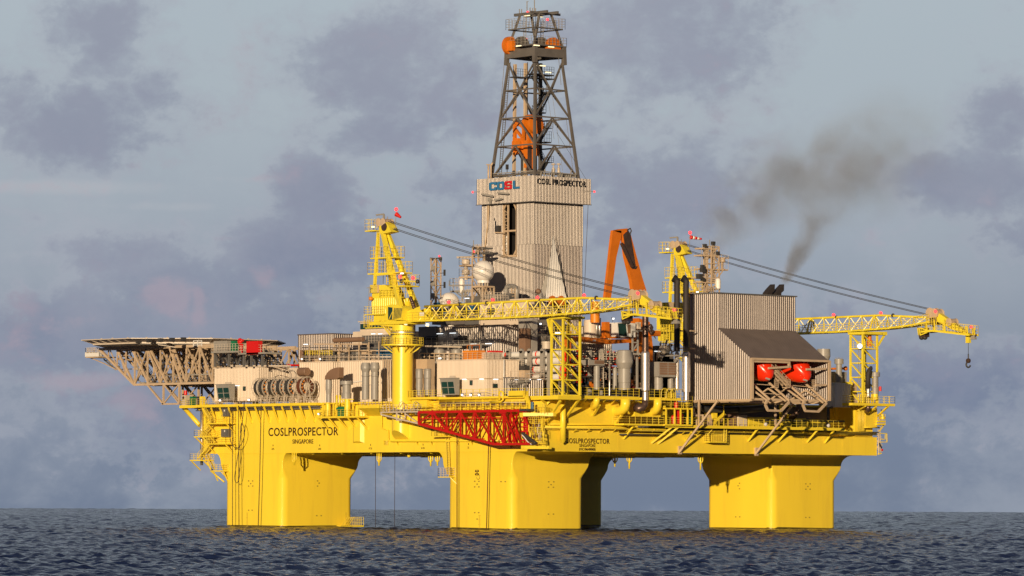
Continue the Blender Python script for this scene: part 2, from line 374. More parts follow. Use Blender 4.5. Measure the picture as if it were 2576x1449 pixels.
# ---------------------------------------------------------------- sea
def build_sea():
    rs = [20.0]
    while rs[-1] < 1935:
        r = rs[-1]; rs.append(r + (6 if r < 250 else max(.34, .34 + (r - 300) * .0011)))
    rs = np.array(rs)
    an = np.concatenate([np.linspace(-math.pi, -.3, 60, endpoint=False), np.linspace(-.3, -.16, 50, endpoint=False), np.linspace(-.16, .16, 720, endpoint=False), np.linspace(.16, .3, 50, endpoint=False), np.linspace(.3, math.pi, 60, endpoint=False)])
    R_, A_ = np.meshgrid(rs, an, indexing='ij')
    fx, fy = cF.x, cF.y; rx, ry = cR.x, cR.y
    X = CP.x + R_ * (np.cos(A_) * fx + np.sin(A_) * rx); Y = CP.y + R_ * (np.cos(A_) * fy + np.sin(A_) * ry)
    Z = np.zeros_like(X); DX = np.zeros_like(X); DY = np.zeros_like(X)
    rg = np.random.default_rng(3)
    drm = np.gradient(rs)[:, None]
    for i in range(64):
        lam = 1.1 * (17 / 1.1) ** (i / 63.0) * rg.uniform(.9, 1.1); k = 2 * math.pi / lam
        th = TH + math.pi * .08 + rg.normal(0, .75); amp = .0135 * lam ** .38 * rg.uniform(.5, 1.5)
        if lam > 6: amp *= .7
        att = np.clip((lam / (drm * 2.0)) - .45, 0, 1)
        ph = k * (X * math.cos(th) + Y * math.sin(th)) + rg.uniform(0, 6.28)
        Z += amp * np.cos(ph) * att; DX -= amp * .75 * math.cos(th) * np.sin(ph) * att; DY -= amp * .75 * math.sin(th) * np.sin(ph) * att
    X = X + DX; Y = Y + DY
    nr, na = X.shape; co = np.stack([X, Y, Z], -1).reshape(-1, 3).astype(np.float32)
    i = np.arange(nr - 1)[:, None]; j = np.arange(na)[None, :]; j2 = (j + 1) % na
    f = np.stack(np.broadcast_arrays(i * na + j, (i + 1) * na + j, (i + 1) * na + j2, i * na + j2), -1).reshape(-1, 4)[:, ::-1].astype(np.int32)
    me = bpy.data.meshes.new('sea'); me.vertices.add(len(co)); me.vertices.foreach_set('co', co.ravel())
    me.loops.add(f.size); me.loops.foreach_set('vertex_index', f.ravel()); me.polygons.add(len(f))
    me.polygons.foreach_set('loop_start', np.arange(0, f.size, 4, dtype=np.int32)); me.polygons.foreach_set('use_smooth', np.ones(len(f), bool))
    me.update(calc_edges=True)
    m = bpy.data.materials.new('sea_water'); m.use_nodes = True; t = m.node_tree; n = t.nodes; b = n['Principled BSDF']
    b.inputs['Base Color'].default_value = (.011, .02, .065, 1); b.inputs['Roughness'].default_value = .12; b.inputs['IOR'].default_value = 1.333
    g = n.new('ShaderNodeNewGeometry'); mp = n.new('ShaderNodeMapping'); t.links.new(g.outputs['Position'], mp.inputs[0])
    mp.inputs['Rotation'].default_value = (0, 0, -TH); mp.inputs['Scale'].default_value = (.55, .35, 1)
    ns = n.new('ShaderNodeTexNoise'); ns.inputs['Scale'].default_value = 1.6; ns.inputs['Detail'].default_value = 5; ns.inputs['Roughness'].default_value = .6; t.links.new(mp.outputs[0], ns.inputs['Vector'])
    bp = n.new('ShaderNodeBump'); bp.inputs['Strength'].default_value = 1.0; bp.inputs['Distance'].default_value = .7; b.inputs['Specular Tint'].default_value = (.50, .63, 1.0, 1); t.links.new(ns.outputs['Fac'], bp.inputs['Height']); t.links.new(bp.outputs[0], b.inputs['Normal'])
    me.materials.append(m); o = bpy.data.objects.new('sea', me); COL.objects.link(o); o['kind'] = 'structure'
build_sea()
# ---------------------------------------------------------------- hull
ZB = 13.35; ZT = 22.2; HX = 81.0; HY = 92.8
rig = thing('drilling_platform', (40, 46, 0), 'yellow semi-submersible drilling platform hull standing on thick square columns in the sea', 'oil platform')
YH = M['yellow_hull']
ZBELT = W(11, 40, 335, y=0).z
xc0 = W(3, 1130, 1000, y=0).x      # end of the corner block on the right hand side
xr0 = W(4, 1920, 900, y=0).x       # start of the block at the far right end
b = MB(); b.box((0, 0, ZB), (HX, HY, ZBELT)); b.build('hull_belt', YH, rig)
b = MB()
b.prism([(0, 0, ZBELT), (xc0, 0, ZBELT), (xc0, 4.5, ZBELT), (xr0, 4.5, ZBELT), (xr0, .6, ZBELT), (HX - .5, .6, ZBELT), (HX - .5, HY, ZBELT), (0, HY, ZBELT)], (0, 0, ZT - .35 - ZBELT))
b.build('hull_side', YH, rig)
# seams between plates, as shallow weld beads
b = MB()
for z in (15.2, 18.3, 20.2):
    b.box((-.02, .3, z), (.01, HY - .3, z + .03))
b.box((.3, -.02, 15.2), (HX - .3, .01, 15.23))
for yy in (12, 24.9, 38, 51, 62, 69, 86.4): b.box((-.018, yy, ZB + .05), (.01, yy + .03, ZT - .5))
for xx in (10, 17, 27, 38, 50, 62, 72): b.box((xx, -.018, ZB + .05), (xx + .03, .01, ZBELT - .05))
b.each('weld_seam', YH, rig)
def rrect(x0, x1, y0, y1, r, n=6):
    P = []
    for (cx, cy, a0) in ((x1 - r, y1 - r, 0), (x0 + r, y1 - r, 90), (x0 + r, y0 + r, 180), (x1 - r, y0 + r, 270)):
        for i in range(n + 1):
            a = math.radians(a0 + 90 * i / n); P.append((cx + r * math.cos(a), cy + r * math.sin(a)))
    return P
def column(x0, x1, y0, y1, flush):
    """flush: which side stays in the plane of the hull side"""
    S = []
    # (height, flare on the far sides, fillet against the hull bottom, corner radius)
    prof = [(-9, 0, 0, 1.5), (8.8, 0, 0, 1.5), (9.2, .1, 0, 1.2), (10.0, .45, 0, .6), (10.8, .85, 0, .25), (11.3, 1.0, 0, .18)]
    for i in range(1, 9):
        a = math.radians(90 * i / 8); prof.append((11.3 + 2.05 * math.sin(a), 1.0, 1.5 * (1 - math.cos(a)), .18))
    for (z, e, fi, r) in prof:
        exl = 0 if 'l' in flush else fi; exr = e + fi
        S.append([(p[0], p[1], z) for p in rrect(x0 - exl, x1 + exr, y0 - fi, y1 + e + fi, r)])
    n = len(S[0]); v = [p for s in S for p in s]; k = len(S)
    bb = MB(); bb.add(v, [(i * n + j, i * n + (j + 1) % n, (i + 1) * n + (j + 1) % n, (i + 1) * n + j) for i in range(k - 1) for j in range(n)], True)
    return bb
for (x0, y0, fl) in ((0, 8.0, 'l'), (0, 69.5, 'l'), (62.3, 8.0, 'r'), (62.3, 69.5, 'r')):
    if fl == 'r': c = column(x0, x0 + 16.8, y0, y0 + 16.8, '')
    else: c = column(x0 + .004, x0 + 16.8, y0, y0 + 16.8, 'l')
    o = c.build('column', YH, rig)
# dark rings painted round the column feet, standing for the sea's reflection and shadow
mat('waterline_shade', (.10, .075, .012), .25, var=.3, nscale=1.2)
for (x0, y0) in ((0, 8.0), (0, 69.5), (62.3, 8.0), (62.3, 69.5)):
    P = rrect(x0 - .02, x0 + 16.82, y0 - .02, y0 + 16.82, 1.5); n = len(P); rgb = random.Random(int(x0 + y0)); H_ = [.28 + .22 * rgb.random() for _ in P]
    bb = MB(); bb.add([(p[0], p[1], -1) for p in P] + [(p[0], p[1], H_[i]) for i, p in enumerate(P)], [(j, (j + 1) % n, n + (j + 1) % n, n + j) for j in range(n)]); bb.build('waterline_shade', M['waterline_shade'], rig)
# small marks on the column faces
def plane_mark(b, n, cx, cy, w, h, x=None, y=None):
    p = W(n, cx, cy, x=x, y=y)
    if x is not None: b.box((p.x - .012, p.y - w / 2, p.z - h / 2), (p.x + .004, p.y + w / 2, p.z + h / 2))
    else: b.box((p.x - w / 2, p.y - .012, p.z - h / 2), (p.x + w / 2, p.y + .004, p.z + h / 2))
INK = M['letter_black']; mat('faded_ink', (.35, .25, .03), .6)
b = MB()
for (cx, cy) in ((785, 868), (825, 868), (785, 920), (825, 920), (805, 895), (785, 1163), (820, 1163)): plane_mark(b, 9, cx, cy, .38, .22, x=-.02)
for (cx, cy) in ((1020, 872), (1062, 872), (1020, 928), (1062, 928), (1045, 900), (1285, 875), (1328, 875), (1020, 1187), (1060, 1187), (1045, 1252)): plane_mark(b, 10, cx, cy, .38, .22, x=-.02)
for (cx, cy) in ((1478, 868), (1478, 920), (1495, 890), (1470, 1218), (1515, 1218)): plane_mark(b, 9, cx, cy, .34, .2, y=69.48)
for (cx, cy) in ((1765, 877), (1815, 877), (1762, 932), (1812, 932), (1788, 905), (1762, 1202), (1812, 1202)): plane_mark(b, 10, cx, cy, .34, .2, y=7.98)
for (cx, cy) in ((1690, 783), (1728, 783), (1690, 830), (1728, 830), (1708, 806), (1690, 1078), (1722, 1078)): plane_mark(b, 11, cx, cy, .34, .2, y=7.98)
for (cx, cy) in ((1108, 778), (1108, 826), (1096, 800), (1075, 1073), (1110, 1073)): plane_mark(b, 11, cx, cy, .34, .2, x=62.28)
b.each('survey_mark', M['faded_ink'], rig)
b = MB()
for i in range(16): plane_mark(b, 9, 770, 1190 + i * 9, .35 if i % 5 else .55, .05, x=-.02)
for i in range(16): plane_mark(b, 10, 1068, 1215 + i * 9, .35 if i % 5 else .55, .05, x=-.02)
for i in range(8): plane_mark(b, 9, 1765, 1190 + i * 10, .3, .05, y=69.48)
b.each('draught_tick', M['faded_ink'], rig)
# writing
def wtext(txt, n, xl, xr, ybot, h, x=None, y=None, m=INK, **k):
    P = W(n, xl, ybot, x=x, y=y); Q = W(n, xr, ybot, x=x, y=y); Q.z = P.z
    nv = (-1, 0, 0) if x is not None else (0, -1, 0)
    return text_on(txt, P, Q, h, nv, m, rig, **k)
wtext('COSLPROSPECTOR', 9, 985, 1687, 418, 1.5, x=-.02, bold=.012, label='large black ship name on the left hull side', sp=1.1)
wtext('SINGAPORE', 9, 1227, 1436, 494, .78, x=-.02, bold=.01, label='port name under the large ship name')
wtext('COSLPROSPECTOR', 3, 590, 1035, 1240, .86, y=-.02, bold=.012, label='smaller ship name near the hull corner', sp=1.1)
wtext('SINGAPORE', 3, 730, 893, 1277, .5, y=-.02, label='port name near the hull corner')
wtext('IMO', 3, 728, 783, 1314, .44, y=-.02, name='number_lettering'); wtext('9649005', 3, 786, 893, 1314, .44, y=-.02, bold=.03, name='number_lettering')
for (n, cx, cy, t) in ((9, 657, 555, '30'), (9, 1030, 555, '25'), (9, 1500, 555, '20'), (9, 2012, 550, '15'), (10, 500, 548, '10'), (10, 957, 543, '5'), (10, 1390, 535, '0')):
    p = W(n, cx, cy, x=-.02); hw = .2 * len(t) + .0
    text_on(t, p + Vector((0, hw, 0)), p + Vector((0, -hw, 0)), .34, (-1, 0, 0), INK, rig, name='frame_number')
    bb = MB(); bb.box((-.03, p.y - .08, p.z + .62), (-.003, p.y + .08, p.z + .95)); bb.build('frame_tick', INK, rig)
# round draught marks
def quad_mark(n, cx, cy, r):
    p = W(n, cx, cy, x=-.02); bb = MB()
    for q in range(4):
        a0 = math.radians(q * 90 + 20); a1 = math.radians(q * 90 + 70)
        bb.prism([(p.x, p.y, p.z), (p.x, p.y + r * math.cos(a0), p.z + r * math.sin(a0)), (p.x, p.y + r * math.cos(a1), p.z + r * math.sin(a1))], (-.015, 0, 0))
    return bb
quad_mark(10, 1043, 785, .62).build('draught_emblem', INK, rig); quad_mark(2, 677, 1060, .5).build('draught_emblem', INK, rig)
for (n, cx, cy) in ((10, 1055, 828), (2, 677, 1108)):
    p = W(n, cx, cy, x=-.04); bb = MB(); R0 = .42
    bb.path([(p.x, p.y + R0 * math.cos(a * .5236), p.z + R0 * math.sin(a * .5236)) for a in range(2, 13)], .035, 4); bb.build('draught_ring', INK, rig)
# buttress on the left hull side and its slanted foot
b = MB(); y0 = W(2, 600, 1000, x=0).y; y1 = W(2, 715, 1000, x=0).y
b.prism([(0, y0, 15.0), (-.55, y0 - .9, 15.3), (-.55, y1 + .5, 15.3), (0, y1, 15.0)], (0, 0, 6.3)); b.build('buttress', YH, rig)
ya = W(2, 420, 1295, x=0).y; yb = W(2, 640, 1322, x=0).y
b = MB(); b.prism([(0, ya, ZB + .02), (0, ya, 14.0), (-.5, yb, ZB + .02)], (0, .01, 0))
# square thickening behind the crane pedestal
# underside frames and thruster hangers
b = MB()
for yy in (30, 38, 46, 54, 62): b.box((1, yy, ZB - .25), (HX - 1, yy + .3, ZB))
for xx in (22, 32, 42, 52): b.box((xx, 1, ZB - .25), (xx + .3, HY - 1, ZB))
b.build('bottom_frame', YH, rig)
def hanger(n, cx, cyb, x=None, y=None, w=.55, long=1.0):
    p = W(n, cx, cyb, x=x, y=y); bb = MB(); zt = ZB + .05
    for s in (-1, 1):
        if x is not None: o = Vector((0, w * s, 0))
        else: o = Vector((w * s, 0, 0))
        a = Vector((p.x, p.y, 0)) + o
        bb.path([(a.x, a.y, zt), (a.x, a.y, zt - 1.3 * long), (p.x + o.x * .4, p.y + o.y * .4, zt - 1.7 * long)], .1, 6)
    bb.tube((p.x, p.y, zt), (p.x, p.y, p.z), .16, 8)
    bb.build('hanger', M['yellow_steel'], rig)
hanger(9, 1243, 710, x=-.6); hanger(9, 2097, 715, x=1.0); hanger(10, 577, 720, x=4); hanger(10, 645, 715, x=4)
hanger(10, 2430, 725, y=8); hanger(11, 140, 650, y=4); hanger(11, 765, 660, y=3)
for (cx, cy) in ((357, 620), ): 
    p = W(10, cx, cy, x=3); bb = MB(); bb.lathe((p.x, p.y, p.z - .3), [(0, 0), (.25, .15), (.35, .6), (.35, 1.1)], 10); bb.build('hanger', M['yellow_steel'], rig)
# main deck plate with its overhanging edge, and the forward extension
b = MB(); b.box((-.5, 2.0, ZT - .34), (HX + .3, HY, ZT)); b.build('main_deck', M['yellow_steel'], rig)
# ================================================================ left hand side (plane x = 0)
YS = M['yellow_steel']; YR = M['yellow_rail']; BW = M['beige_wall']; BS = M['beige_steel']; GP = M['grey_paint']
def cyl_at(n, cx, hw, ct, cb, x=None, y=None):
    """centre, radius, bottom and top of an upright cylinder seen on a sheet (centre line in the plane given)"""
    p = W(n, cx, ct, x=x, y=y); q = W(n, cx, cb, x=x, y=y); dep = (p - CP).dot(cF); s = SH[n][2]
    return p.x, p.y, q.z, p.z, hw / s * dep / FOC
def house(root, e, m, pitch=.36, dep=.1, roofm=None, wname='wall', over=.12, rz=.18):
    x0, x1, y0, y1, z0, z1 = e
    b = MB(); b.wall((x0, y1), (x0, y0), z0, z1, (-1, 0, 0), pitch, dep); b.build(wname, m, root)
    b = MB(); b.wall((x0, y0), (x1, y0), z0, z1, (0, -1, 0), pitch, dep); b.build(wname, m, root)
    b = MB(); b.box((x0 + .01, y0 + .01, z0), (x1, y1, z1 - .01)); b.build('core', m, root)
    b = MB(); b.box((x0 - over, y0 - over, z1), (x1 + over, y1 + over, z1 + rz)); b.build('roof_edge', roofm or m, root)
def lamp(root, n, cx, cy, x=None, y=None, w=1.0, h=.1, m='lamp_white', name='lamp'):
    p = W(n, cx, cy, x=x, y=y); b = MB()
    if x is not None: b.box((p.x - .25, p.y - w / 2, p.z - h / 2), (p.x - .02, p.y + w / 2, p.z + h / 2))
    else: b.box((p.x - w / 2, p.y - .25, p.z - h / 2), (p.x + w / 2, p.y - .02, p.z + h / 2))
    o = b.build(name, M[m], root)
    b = MB()
    if x is not None: b.box((p.x - .2, p.y - w / 2, p.z + h / 2 + .002), (p.x + .05, p.y + w / 2, p.z + h / 2 + .1))
    else: b.box((p.x - w / 2, p.y - .2, p.z + h / 2 + .002), (p.x + w / 2, p.y + .05, p.z + h / 2 + .1))
    b.build('housing', M['grey_paint'], o); return o
def window(root, n, cl, cr, ct, cb, x=None, y=None, fr='dark_steel'):
    p = W(n, cl, ct, x=x, y=y); q = W(n, cr, cb, x=x, y=y); b = MB(); c = MB()
    if x is not None:
        b.box((x - .16, p.y, p.z), (x - .02, q.y, q.z)); c.box((x - .19, p.y - .12, p.z - .12), (x - .165, q.y + .12, q.z + .12))
    else:
        b.box((p.x, y - .16, p.z), (q.x, y - .02, q.z)); c.box((p.x + .12, y - .19, p.z - .12), (q.x - .12, y - .165, q.z + .12))
    o = b.build('window', M[fr], root); c.build('pane', M['window_glass'], o)
def flood(root, n, cx, cy, x=None, y=None, d=(-.5, -.5, -.5)):
    p = W(n, cx, cy, x=x, y=y); b = MB(); v = Vector(d).normalized(); b.bar(p, p + v * .12, .34, .26); o = b.build('floodlight', M['lamp_white'], root)
    b = MB(); b.bar(p - v * .3, p - v * .01, .38, .3); b.tube(p - v * .2, p - v * .2 - Vector((0, 0, .6)), .05, 6); b.build('lamp_housing', M['dark_grey'], o)

# forward deck and the walkway along the edge
yf = W(1, 1000, 845, x=-1.3).y
t = thing('foredeck', (0, yf, ZT), 'yellow deck edge platform at the far left end, carried by a slanted tube under it', 'platform')
b = MB(); b.box((-1.3, HY + .01, ZT - .5), (60, yf, ZT + .02)); b.build('deck', YS, t)
b = MB(); b.rail([(-1.2, HY, ZT), (-1.2, yf - .1, ZT), (8, yf - .1, ZT), (30, yf - .1, ZT)], 1.15); b.build('railing', YR, t)
b = MB(); p = W(1, 1030, 865, x=.5); q = W(1, 1205, 1060, x=.5); b.tube(p, q, .42, 10); b.build('brace', YS, t); b = MB(); b.tube(p + Vector((16, 0, 0)), q + Vector((16, 0, 0)), .42, 10); b.build('brace', YS, t)
b = MB(); b.box((-.6, HY + .02, ZT - .9), (59, HY + .3, ZT - .51)); b.build('edge_beam', YS, t)
y1 = W(2, 230, 830, x=-1.5).y
t = thing('side_walkway', (-1.5, 80, ZT), 'yellow walkway along the top of the left hull side above the large ship name', 'walkway')
b = MB(); b.box((-1.5, y1, ZT - .45), (-.52, HY, ZT + .03)); b.build('deck', YS, t)
b = MB(); b.rail([(-1.4, y1, ZT), (-1.4, HY, ZT)], 1.15, 1.8); b.build('railing', M['pale_steel'], t)
for k in range(14):
    yy = 91 - k * 2.55
    if yy < y1 + 1: break
    b = MB(); b.bar((-1.4, yy, ZT - .5), (-.02, yy, ZT - 3.4), .16, .3); b.build('gusset', YS, t)
b = MB()
for k, (zz, r) in enumerate(((.75, .12), (1.0, .09), (.62, .07))): b.tube((-.35 - .3 * k, y1, ZT - zz), (-.35 - .3 * k, HY + 1, ZT - zz), r, 6)
b.build('service_pipe', M['dark_grey'], t)
p = W(1, 1700, 803, x=-1.5); flood(t, 1, 1700, 803, x=-1.6, d=(-1, -.4, -.3)); flood(t, 1, 1410, 808, x=-1.6, d=(-1, -.4, -.3))

# stair tower at the left end
t = thing('stair_tower', (-1, 91, 15), 'yellow zigzag stairs with small landings hanging on the left end of the hull', 'stairs')
SX = -1.7
def landing(n, cl, cr, cy, x0=-2.3, x1=-.02, ht=1.1):
    p = W(n, cl, cy, x=SX); q = W(n, cr, cy, x=SX); zz = (p.z + q.z) / 2; b = MB()
    b.box((x0, q.y, zz - .22), (x1, p.y, zz)); o = b.build('landing', YS, t)
    b = MB(); b.rail([(x1, p.y, zz), (x0 + .05, p.y - .03, zz), (x0 + .05, q.y + .03, zz), (x1, q.y, zz)], ht, 1.1); b.build('railing', YR, o)
    for yy in (p.y - .3, q.y + .3):
        b = MB(); b.bar((x0 + .2, yy, zz - .25), (-.02, yy, zz - 1.9), .14, .2); b.build('bracket', YS, o)
    return q.y, p.y, zz
L1 = landing(9, 380, 590, 285); L2 = landing(9, 260, 430, 418); L3 = landing(9, 370, 580, 490); L4 = landing(9, 218, 362, 655)
L5 = landing(9, 392, 512, 762, x0=-1.2)
for (a, c, xx) in (((9, 345, 140), (9, 425, 275), -.8), ((9, 425, 290), (9, 315, 412), -1.2), ((9, 330, 418), (9, 395, 485), -1.9), ((9, 415, 495), (9, 290, 648), -1.4), ((9, 350, 600), (9, 425, 755), -.8)):
    b = MB(); b.stair(W(*a, x=xx), W(*c, x=xx), .9); b.build('flight', YR, t)
b = MB(); p = W(9, 400, 765, x=-1); q = W(9, 540, 880, x=-.02); b.tube(p, q, .14, 8); b.tube(W(9, 500, 765, x=-1), W(9, 556, 830, x=-.02), .1, 6); b.build('brace', YS, t)
p = W(9, 312, 135, x=-.4); q = W(9, 312, 710, x=-.4); b = MB(); b.tube(q, p, .28, 10)
b.build('caisson_pipe', M['steel_shiny'], label='bright upright steel pipe running down the left end of the hull past the stairs', cat='pipe')
for i, (cl, cr, ct, cb) in enumerate(((508, 575, 142, 218), (506, 580, 345, 425))):
    p = W(9, cl, ct, x=-.75); q = W(9, cr, cb, x=-.75); t = thing('electrical_cabinet', (-.4, q.y, q.z), ('upper dark grey cabinet on the stair landing below the deck edge', 'lower dark grey cabinet beside the middle stair landing')[i], 'cabinet', 'grey cabinets by the stairs')
    b = MB(); b.box((-.75, q.y, q.z), (-.03, p.y, p.z)); b.build('body', M['dark_grey'], t)
    b = MB(); m_ = (p + q) / 2; b.box((-.77, m_.y - .15, m_.z + .2), (-.752, m_.y + .15, m_.z + .5)); b.build('label_plate', M['white_paint'], t)
    b = MB(); b.box((-.775, q.y + .3, q.z + .1), (-.752, q.y + .34, p.z - .1)); b.build('door_edge', M['void_dark'], t)
# hanging ropes and hoses
def rope(name, pts, label, r=.07, m='rope', cat='rope', group=None):
    b = MB(); b.path(pts, r, 6); return b.build(name, M[m], label=label, cat=cat, group=group)
def droop(n, pts, x):
    """smooth curve through sheet points"""
    P = [W(n, a, c, x=x) for a, c in pts]; out = []
    for i in range(len(P) - 1):
        p0 = P[max(i - 1, 0)]; p1 = P[i]; p2_ = P[i + 1]; p3 = P[min(i + 2, len(P) - 1)]
        for k in range(5):
            s = k / 5; out.append(.5 * ((2 * p1) + (p2_ - p0) * s + (2 * p0 - 5 * p1 + 4 * p2_ - p3) * s * s + (3 * p1 - p0 - 3 * p2_ + p3) * s ** 3))
    out.append(P[-1]); return out
rope('hanging_rope', [W(9, 622, 120, x=-1.7), W(9, 622, 1355, x=-1.7)], 'leftmost dark rope hanging straight down into the sea past the left column', .06)
rope('hanging_rope', [W(9, 683, 110, x=-1.7), W(9, 684, 700, x=-1.7), W(9, 688, 1355, x=-1.7)], 'dark rope hanging into the sea right behind the looped hose on the left column', .065)
rope('hanging_rope', [W(9, 911, 110, x=-1.7), W(9, 895, 880, x=-1.5), W(9, 880, 1350, x=-1.5)], 'slightly slanted dark rope left of the large ship name down the left column', .075)
rope('hanging_hose', droop(9, [(600, 125), (592, 300), (598, 440), (625, 510), (660, 536), (700, 515), (738, 430), (742, 350), (716, 285), (702, 350), (702, 450), (670, 650), (645, 820), (655, 880), (675, 880), (695, 800), (700, 600), (698, 450), (725, 250), (740, 60)], -1.9), 'thin dark hose hanging in a big loop in front of the left column', .06, 'rope', 'hose')
rope('hanging_rope', [W(10, 842, 120, x=-1.2), W(10, 842, 1370, x=-1.2)], 'reddish brown rope hanging down the middle column left of the round marks', .085, 'rope_red')
rope('hanging_rope', [W(10, 1160, 480, x=-1.2), W(10, 1150, 900, x=-1.2), W(10, 1139, 1375, x=-1.2)], 'reddish brown rope hanging down the middle column right of the round marks', .085, 'rope_red')
rope('hanging_rope', [W(10, 22, 590, x=6), W(10, 21, 1340, x=6)], 'left one of two thin ropes hanging into the sea between the left and middle columns', .045)
rope('hanging_rope', [W(10, 217, 590, x=6), W(10, 213, 1340, x=6)], 'right one of two thin ropes hanging into the sea between the left and middle columns', .045)
# ladder and its basket on the middle column
t = thing('column_ladder', (0, 22, 5), 'yellow ladder with a small railed landing on the left edge of the middle column', 'ladder')
b = MB(); b.ladder(W(10, 757, 800, x=-.5), W(10, 742, 380, x=-.5), .75, t=.1); b.build('rungs', YR, t)
p = W(10, 650, 825, x=-.9); q = W(10, 782, 825, x=-.9); b = MB(); b.box((-.9, q.y, p.z - .15), (.6, p.y, p.z)); b.build('landing', YS, t)
b = MB(); b.rail([(.5, p.y, p.z), (-.85, p.y, p.z), (-.85, q.y, p.z), (0, q.y, p.z)], 1.5, .7, mid=3, t=.09); b.build('railing', M['pale_steel'], t)
b = MB(); b.bar((-.8, q.y + .3, p.z - .16), (-.02, q.y - .6, p.z - 1.3), .12); b.build('bracket', YS, t)
# boat landing at the foot of the left column
t = thing('boat_landing', (17, 69, .3), 'small railed yellow landing just above the water at the right foot of the left column', 'landing')
p = W(9, 1700, 1330, y=68.6); q = W(9, 1930, 1330, y=68.6); b = MB(); b.box((p.x, 68.2, .15), (q.x, 69.5, .4)); b.build('deck', YS, t)
for yy in (68.3, 69.3):
    b = MB(); b.rail([(p.x + 2.2, yy, .4), (q.x, yy, .4)], 1.5, .55, mid=2, t=.08); b.build('railing', YR, t)
for k in range(4): b = MB(); b.bar((p.x + .3 + k * .5, 68.3, .4), (p.x + 1.7 + k * .5, 68.3, 1.9), .09); b.build('stay', YR, t)
# pipes on the left hull side
b = MB(); X_ = -.35
b.path([W(10, 85, 60, x=X_), W(10, 85, 335, x=X_), W(10, 148, 358, x=X_), W(10, 152, 455, x=X_), W(10, 175, 468, x=X_), W(10, 1290, 463, x=X_)], .14, 8)
b.build('fire_main_pipe', YS, label='long yellow pipe running level under the red boom on the hull side', cat='pipe')
b = MB(); 
for k in range(4): b.path([W(10, 150 - k * 12, 470, x=X_), W(10, 105 + k * 12, 462, x=X_), W(10, 105 + k * 12, 505, x=X_)], .05, 5)
b.build('drain_pipes', YS, label='cluster of short bent yellow drain pipes low on the left hull side', cat='pipes')
# ---- platforms on the left side
def side_platform(root, n, cl, cr, cy, x0, x1=-.02, th=.3, h=1.15, dm=YS, rm=YR, rail=True, name='deck'):
    p = W(n, cl, cy, x=x0); q = W(n, cr, cy, x=x0); zz = (p.z + q.z) / 2; b = MB(); b.box((x0, q.y, zz - th), (x1, p.y, zz)); o = b.build(name, dm, root)
    if rail: b = MB(); b.rail([(x1, p.y, zz), (x0 + .05, p.y, zz), (x0 + .05, q.y, zz), (x1, q.y, zz)], h, 1.0); b.build('railing', rm, o)
    return q.y, p.y, zz
t = thing('pump_platform', (-2, 60, 18), 'railed yellow platform with two vent stumps left of the black cross mark', 'platform')
a = side_platform(t, 2, 225, 655, 968, -2.6); pl_z = a[2]
for yy in np.linspace(a[0] + .6, a[1] - .6, 5): b = MB(); b.bar((-2.4, yy, a[2] - .3), (-.02, yy, a[2] - 2.3), .14, .25); b.build('bracket', YS, t)
for (cx, hw, ct) in ((350, 28, 830), (545, 32, 795)):
    X0, Y0, z0, z1, r = cyl_at(2, cx, hw, ct, 965, x=-1.3); b = MB(); b.lathe((X0, Y0, z0), [(r, 0), (r, z1 - z0)], 14); b.build('vent_base', YS, t)
for cx in (300, 405, 440, 490, 600):
    b = MB(); p = W(2, cx, 830, x=-1.6); q = W(2, cx, 965, x=-1.6); b.bar(p, q, .22); b.build('post', YS, t)
b = MB(); p = W(2, 480, 800, x=-1.6); q = W(2, 606, 800, x=-1.6); b.bar(p, q, .16); p = W(2, 300, 838, x=-1.6); q = W(2, 420, 838, x=-1.6); b.bar(p, q, .16)
b.bar(W(2, 485, 800, x=-1.6), W(2, 600, 960, x=-1.6), .12); b.build('cross_beam', YS, t)
p = W(2, 470, 895, x=-1.9); b = MB(); b.lathe((p.x, p.y - .9, p.z), [(.45, 0), (.45, 1.2), (.25, 1.25), (.25, 1.7)], 12, axis=(0, 1, 0)); b.box((p.x - .4, p.y - .8, pl_z), (p.x + .4, p.y + .3, p.z - .3)); b.build('pump', M['green_paint'], t)
flood(t, 2, 255, 945, x=-2.7, d=(-1, .2, -.3))
for (cx, ct) in ((437, 755), (468, 755)):
    b = MB(); b.path([W(2, cx, ct, x=-1), W(2, cx, 830, x=-1), W(2, cx - 12, 860, x=-1), W(2, cx - 12, 960, x=-1)], .17, 8); b.build('pipe', YS, t)
t = thing('vent_sponson', (-2, 53, 19), 'yellow box shaped sponson carrying the two tall bulb topped grey vents', 'sponson')
p = W(2, 650, 860, x=-2.4); q = W(2, 895, 860, x=-2.4); zz = p.z
b = MB(); zl = W(2, 760, 965, x=-.3).z
b.prism([(-2.4, p.y, zz), (-2.4, p.y, zz - .5), (-.02, p.y, zl), (-.02, p.y, zz)], (0, q.y - p.y, 0)); b.build('body', YS, t)
b = MB(); b.rail([(-.02, p.y, zz), (-2.35, p.y, zz), (-2.35, q.y, zz), (-.02, q.y, zz)], 1.0, .9); b.build('railing', M['pale_steel'], t)
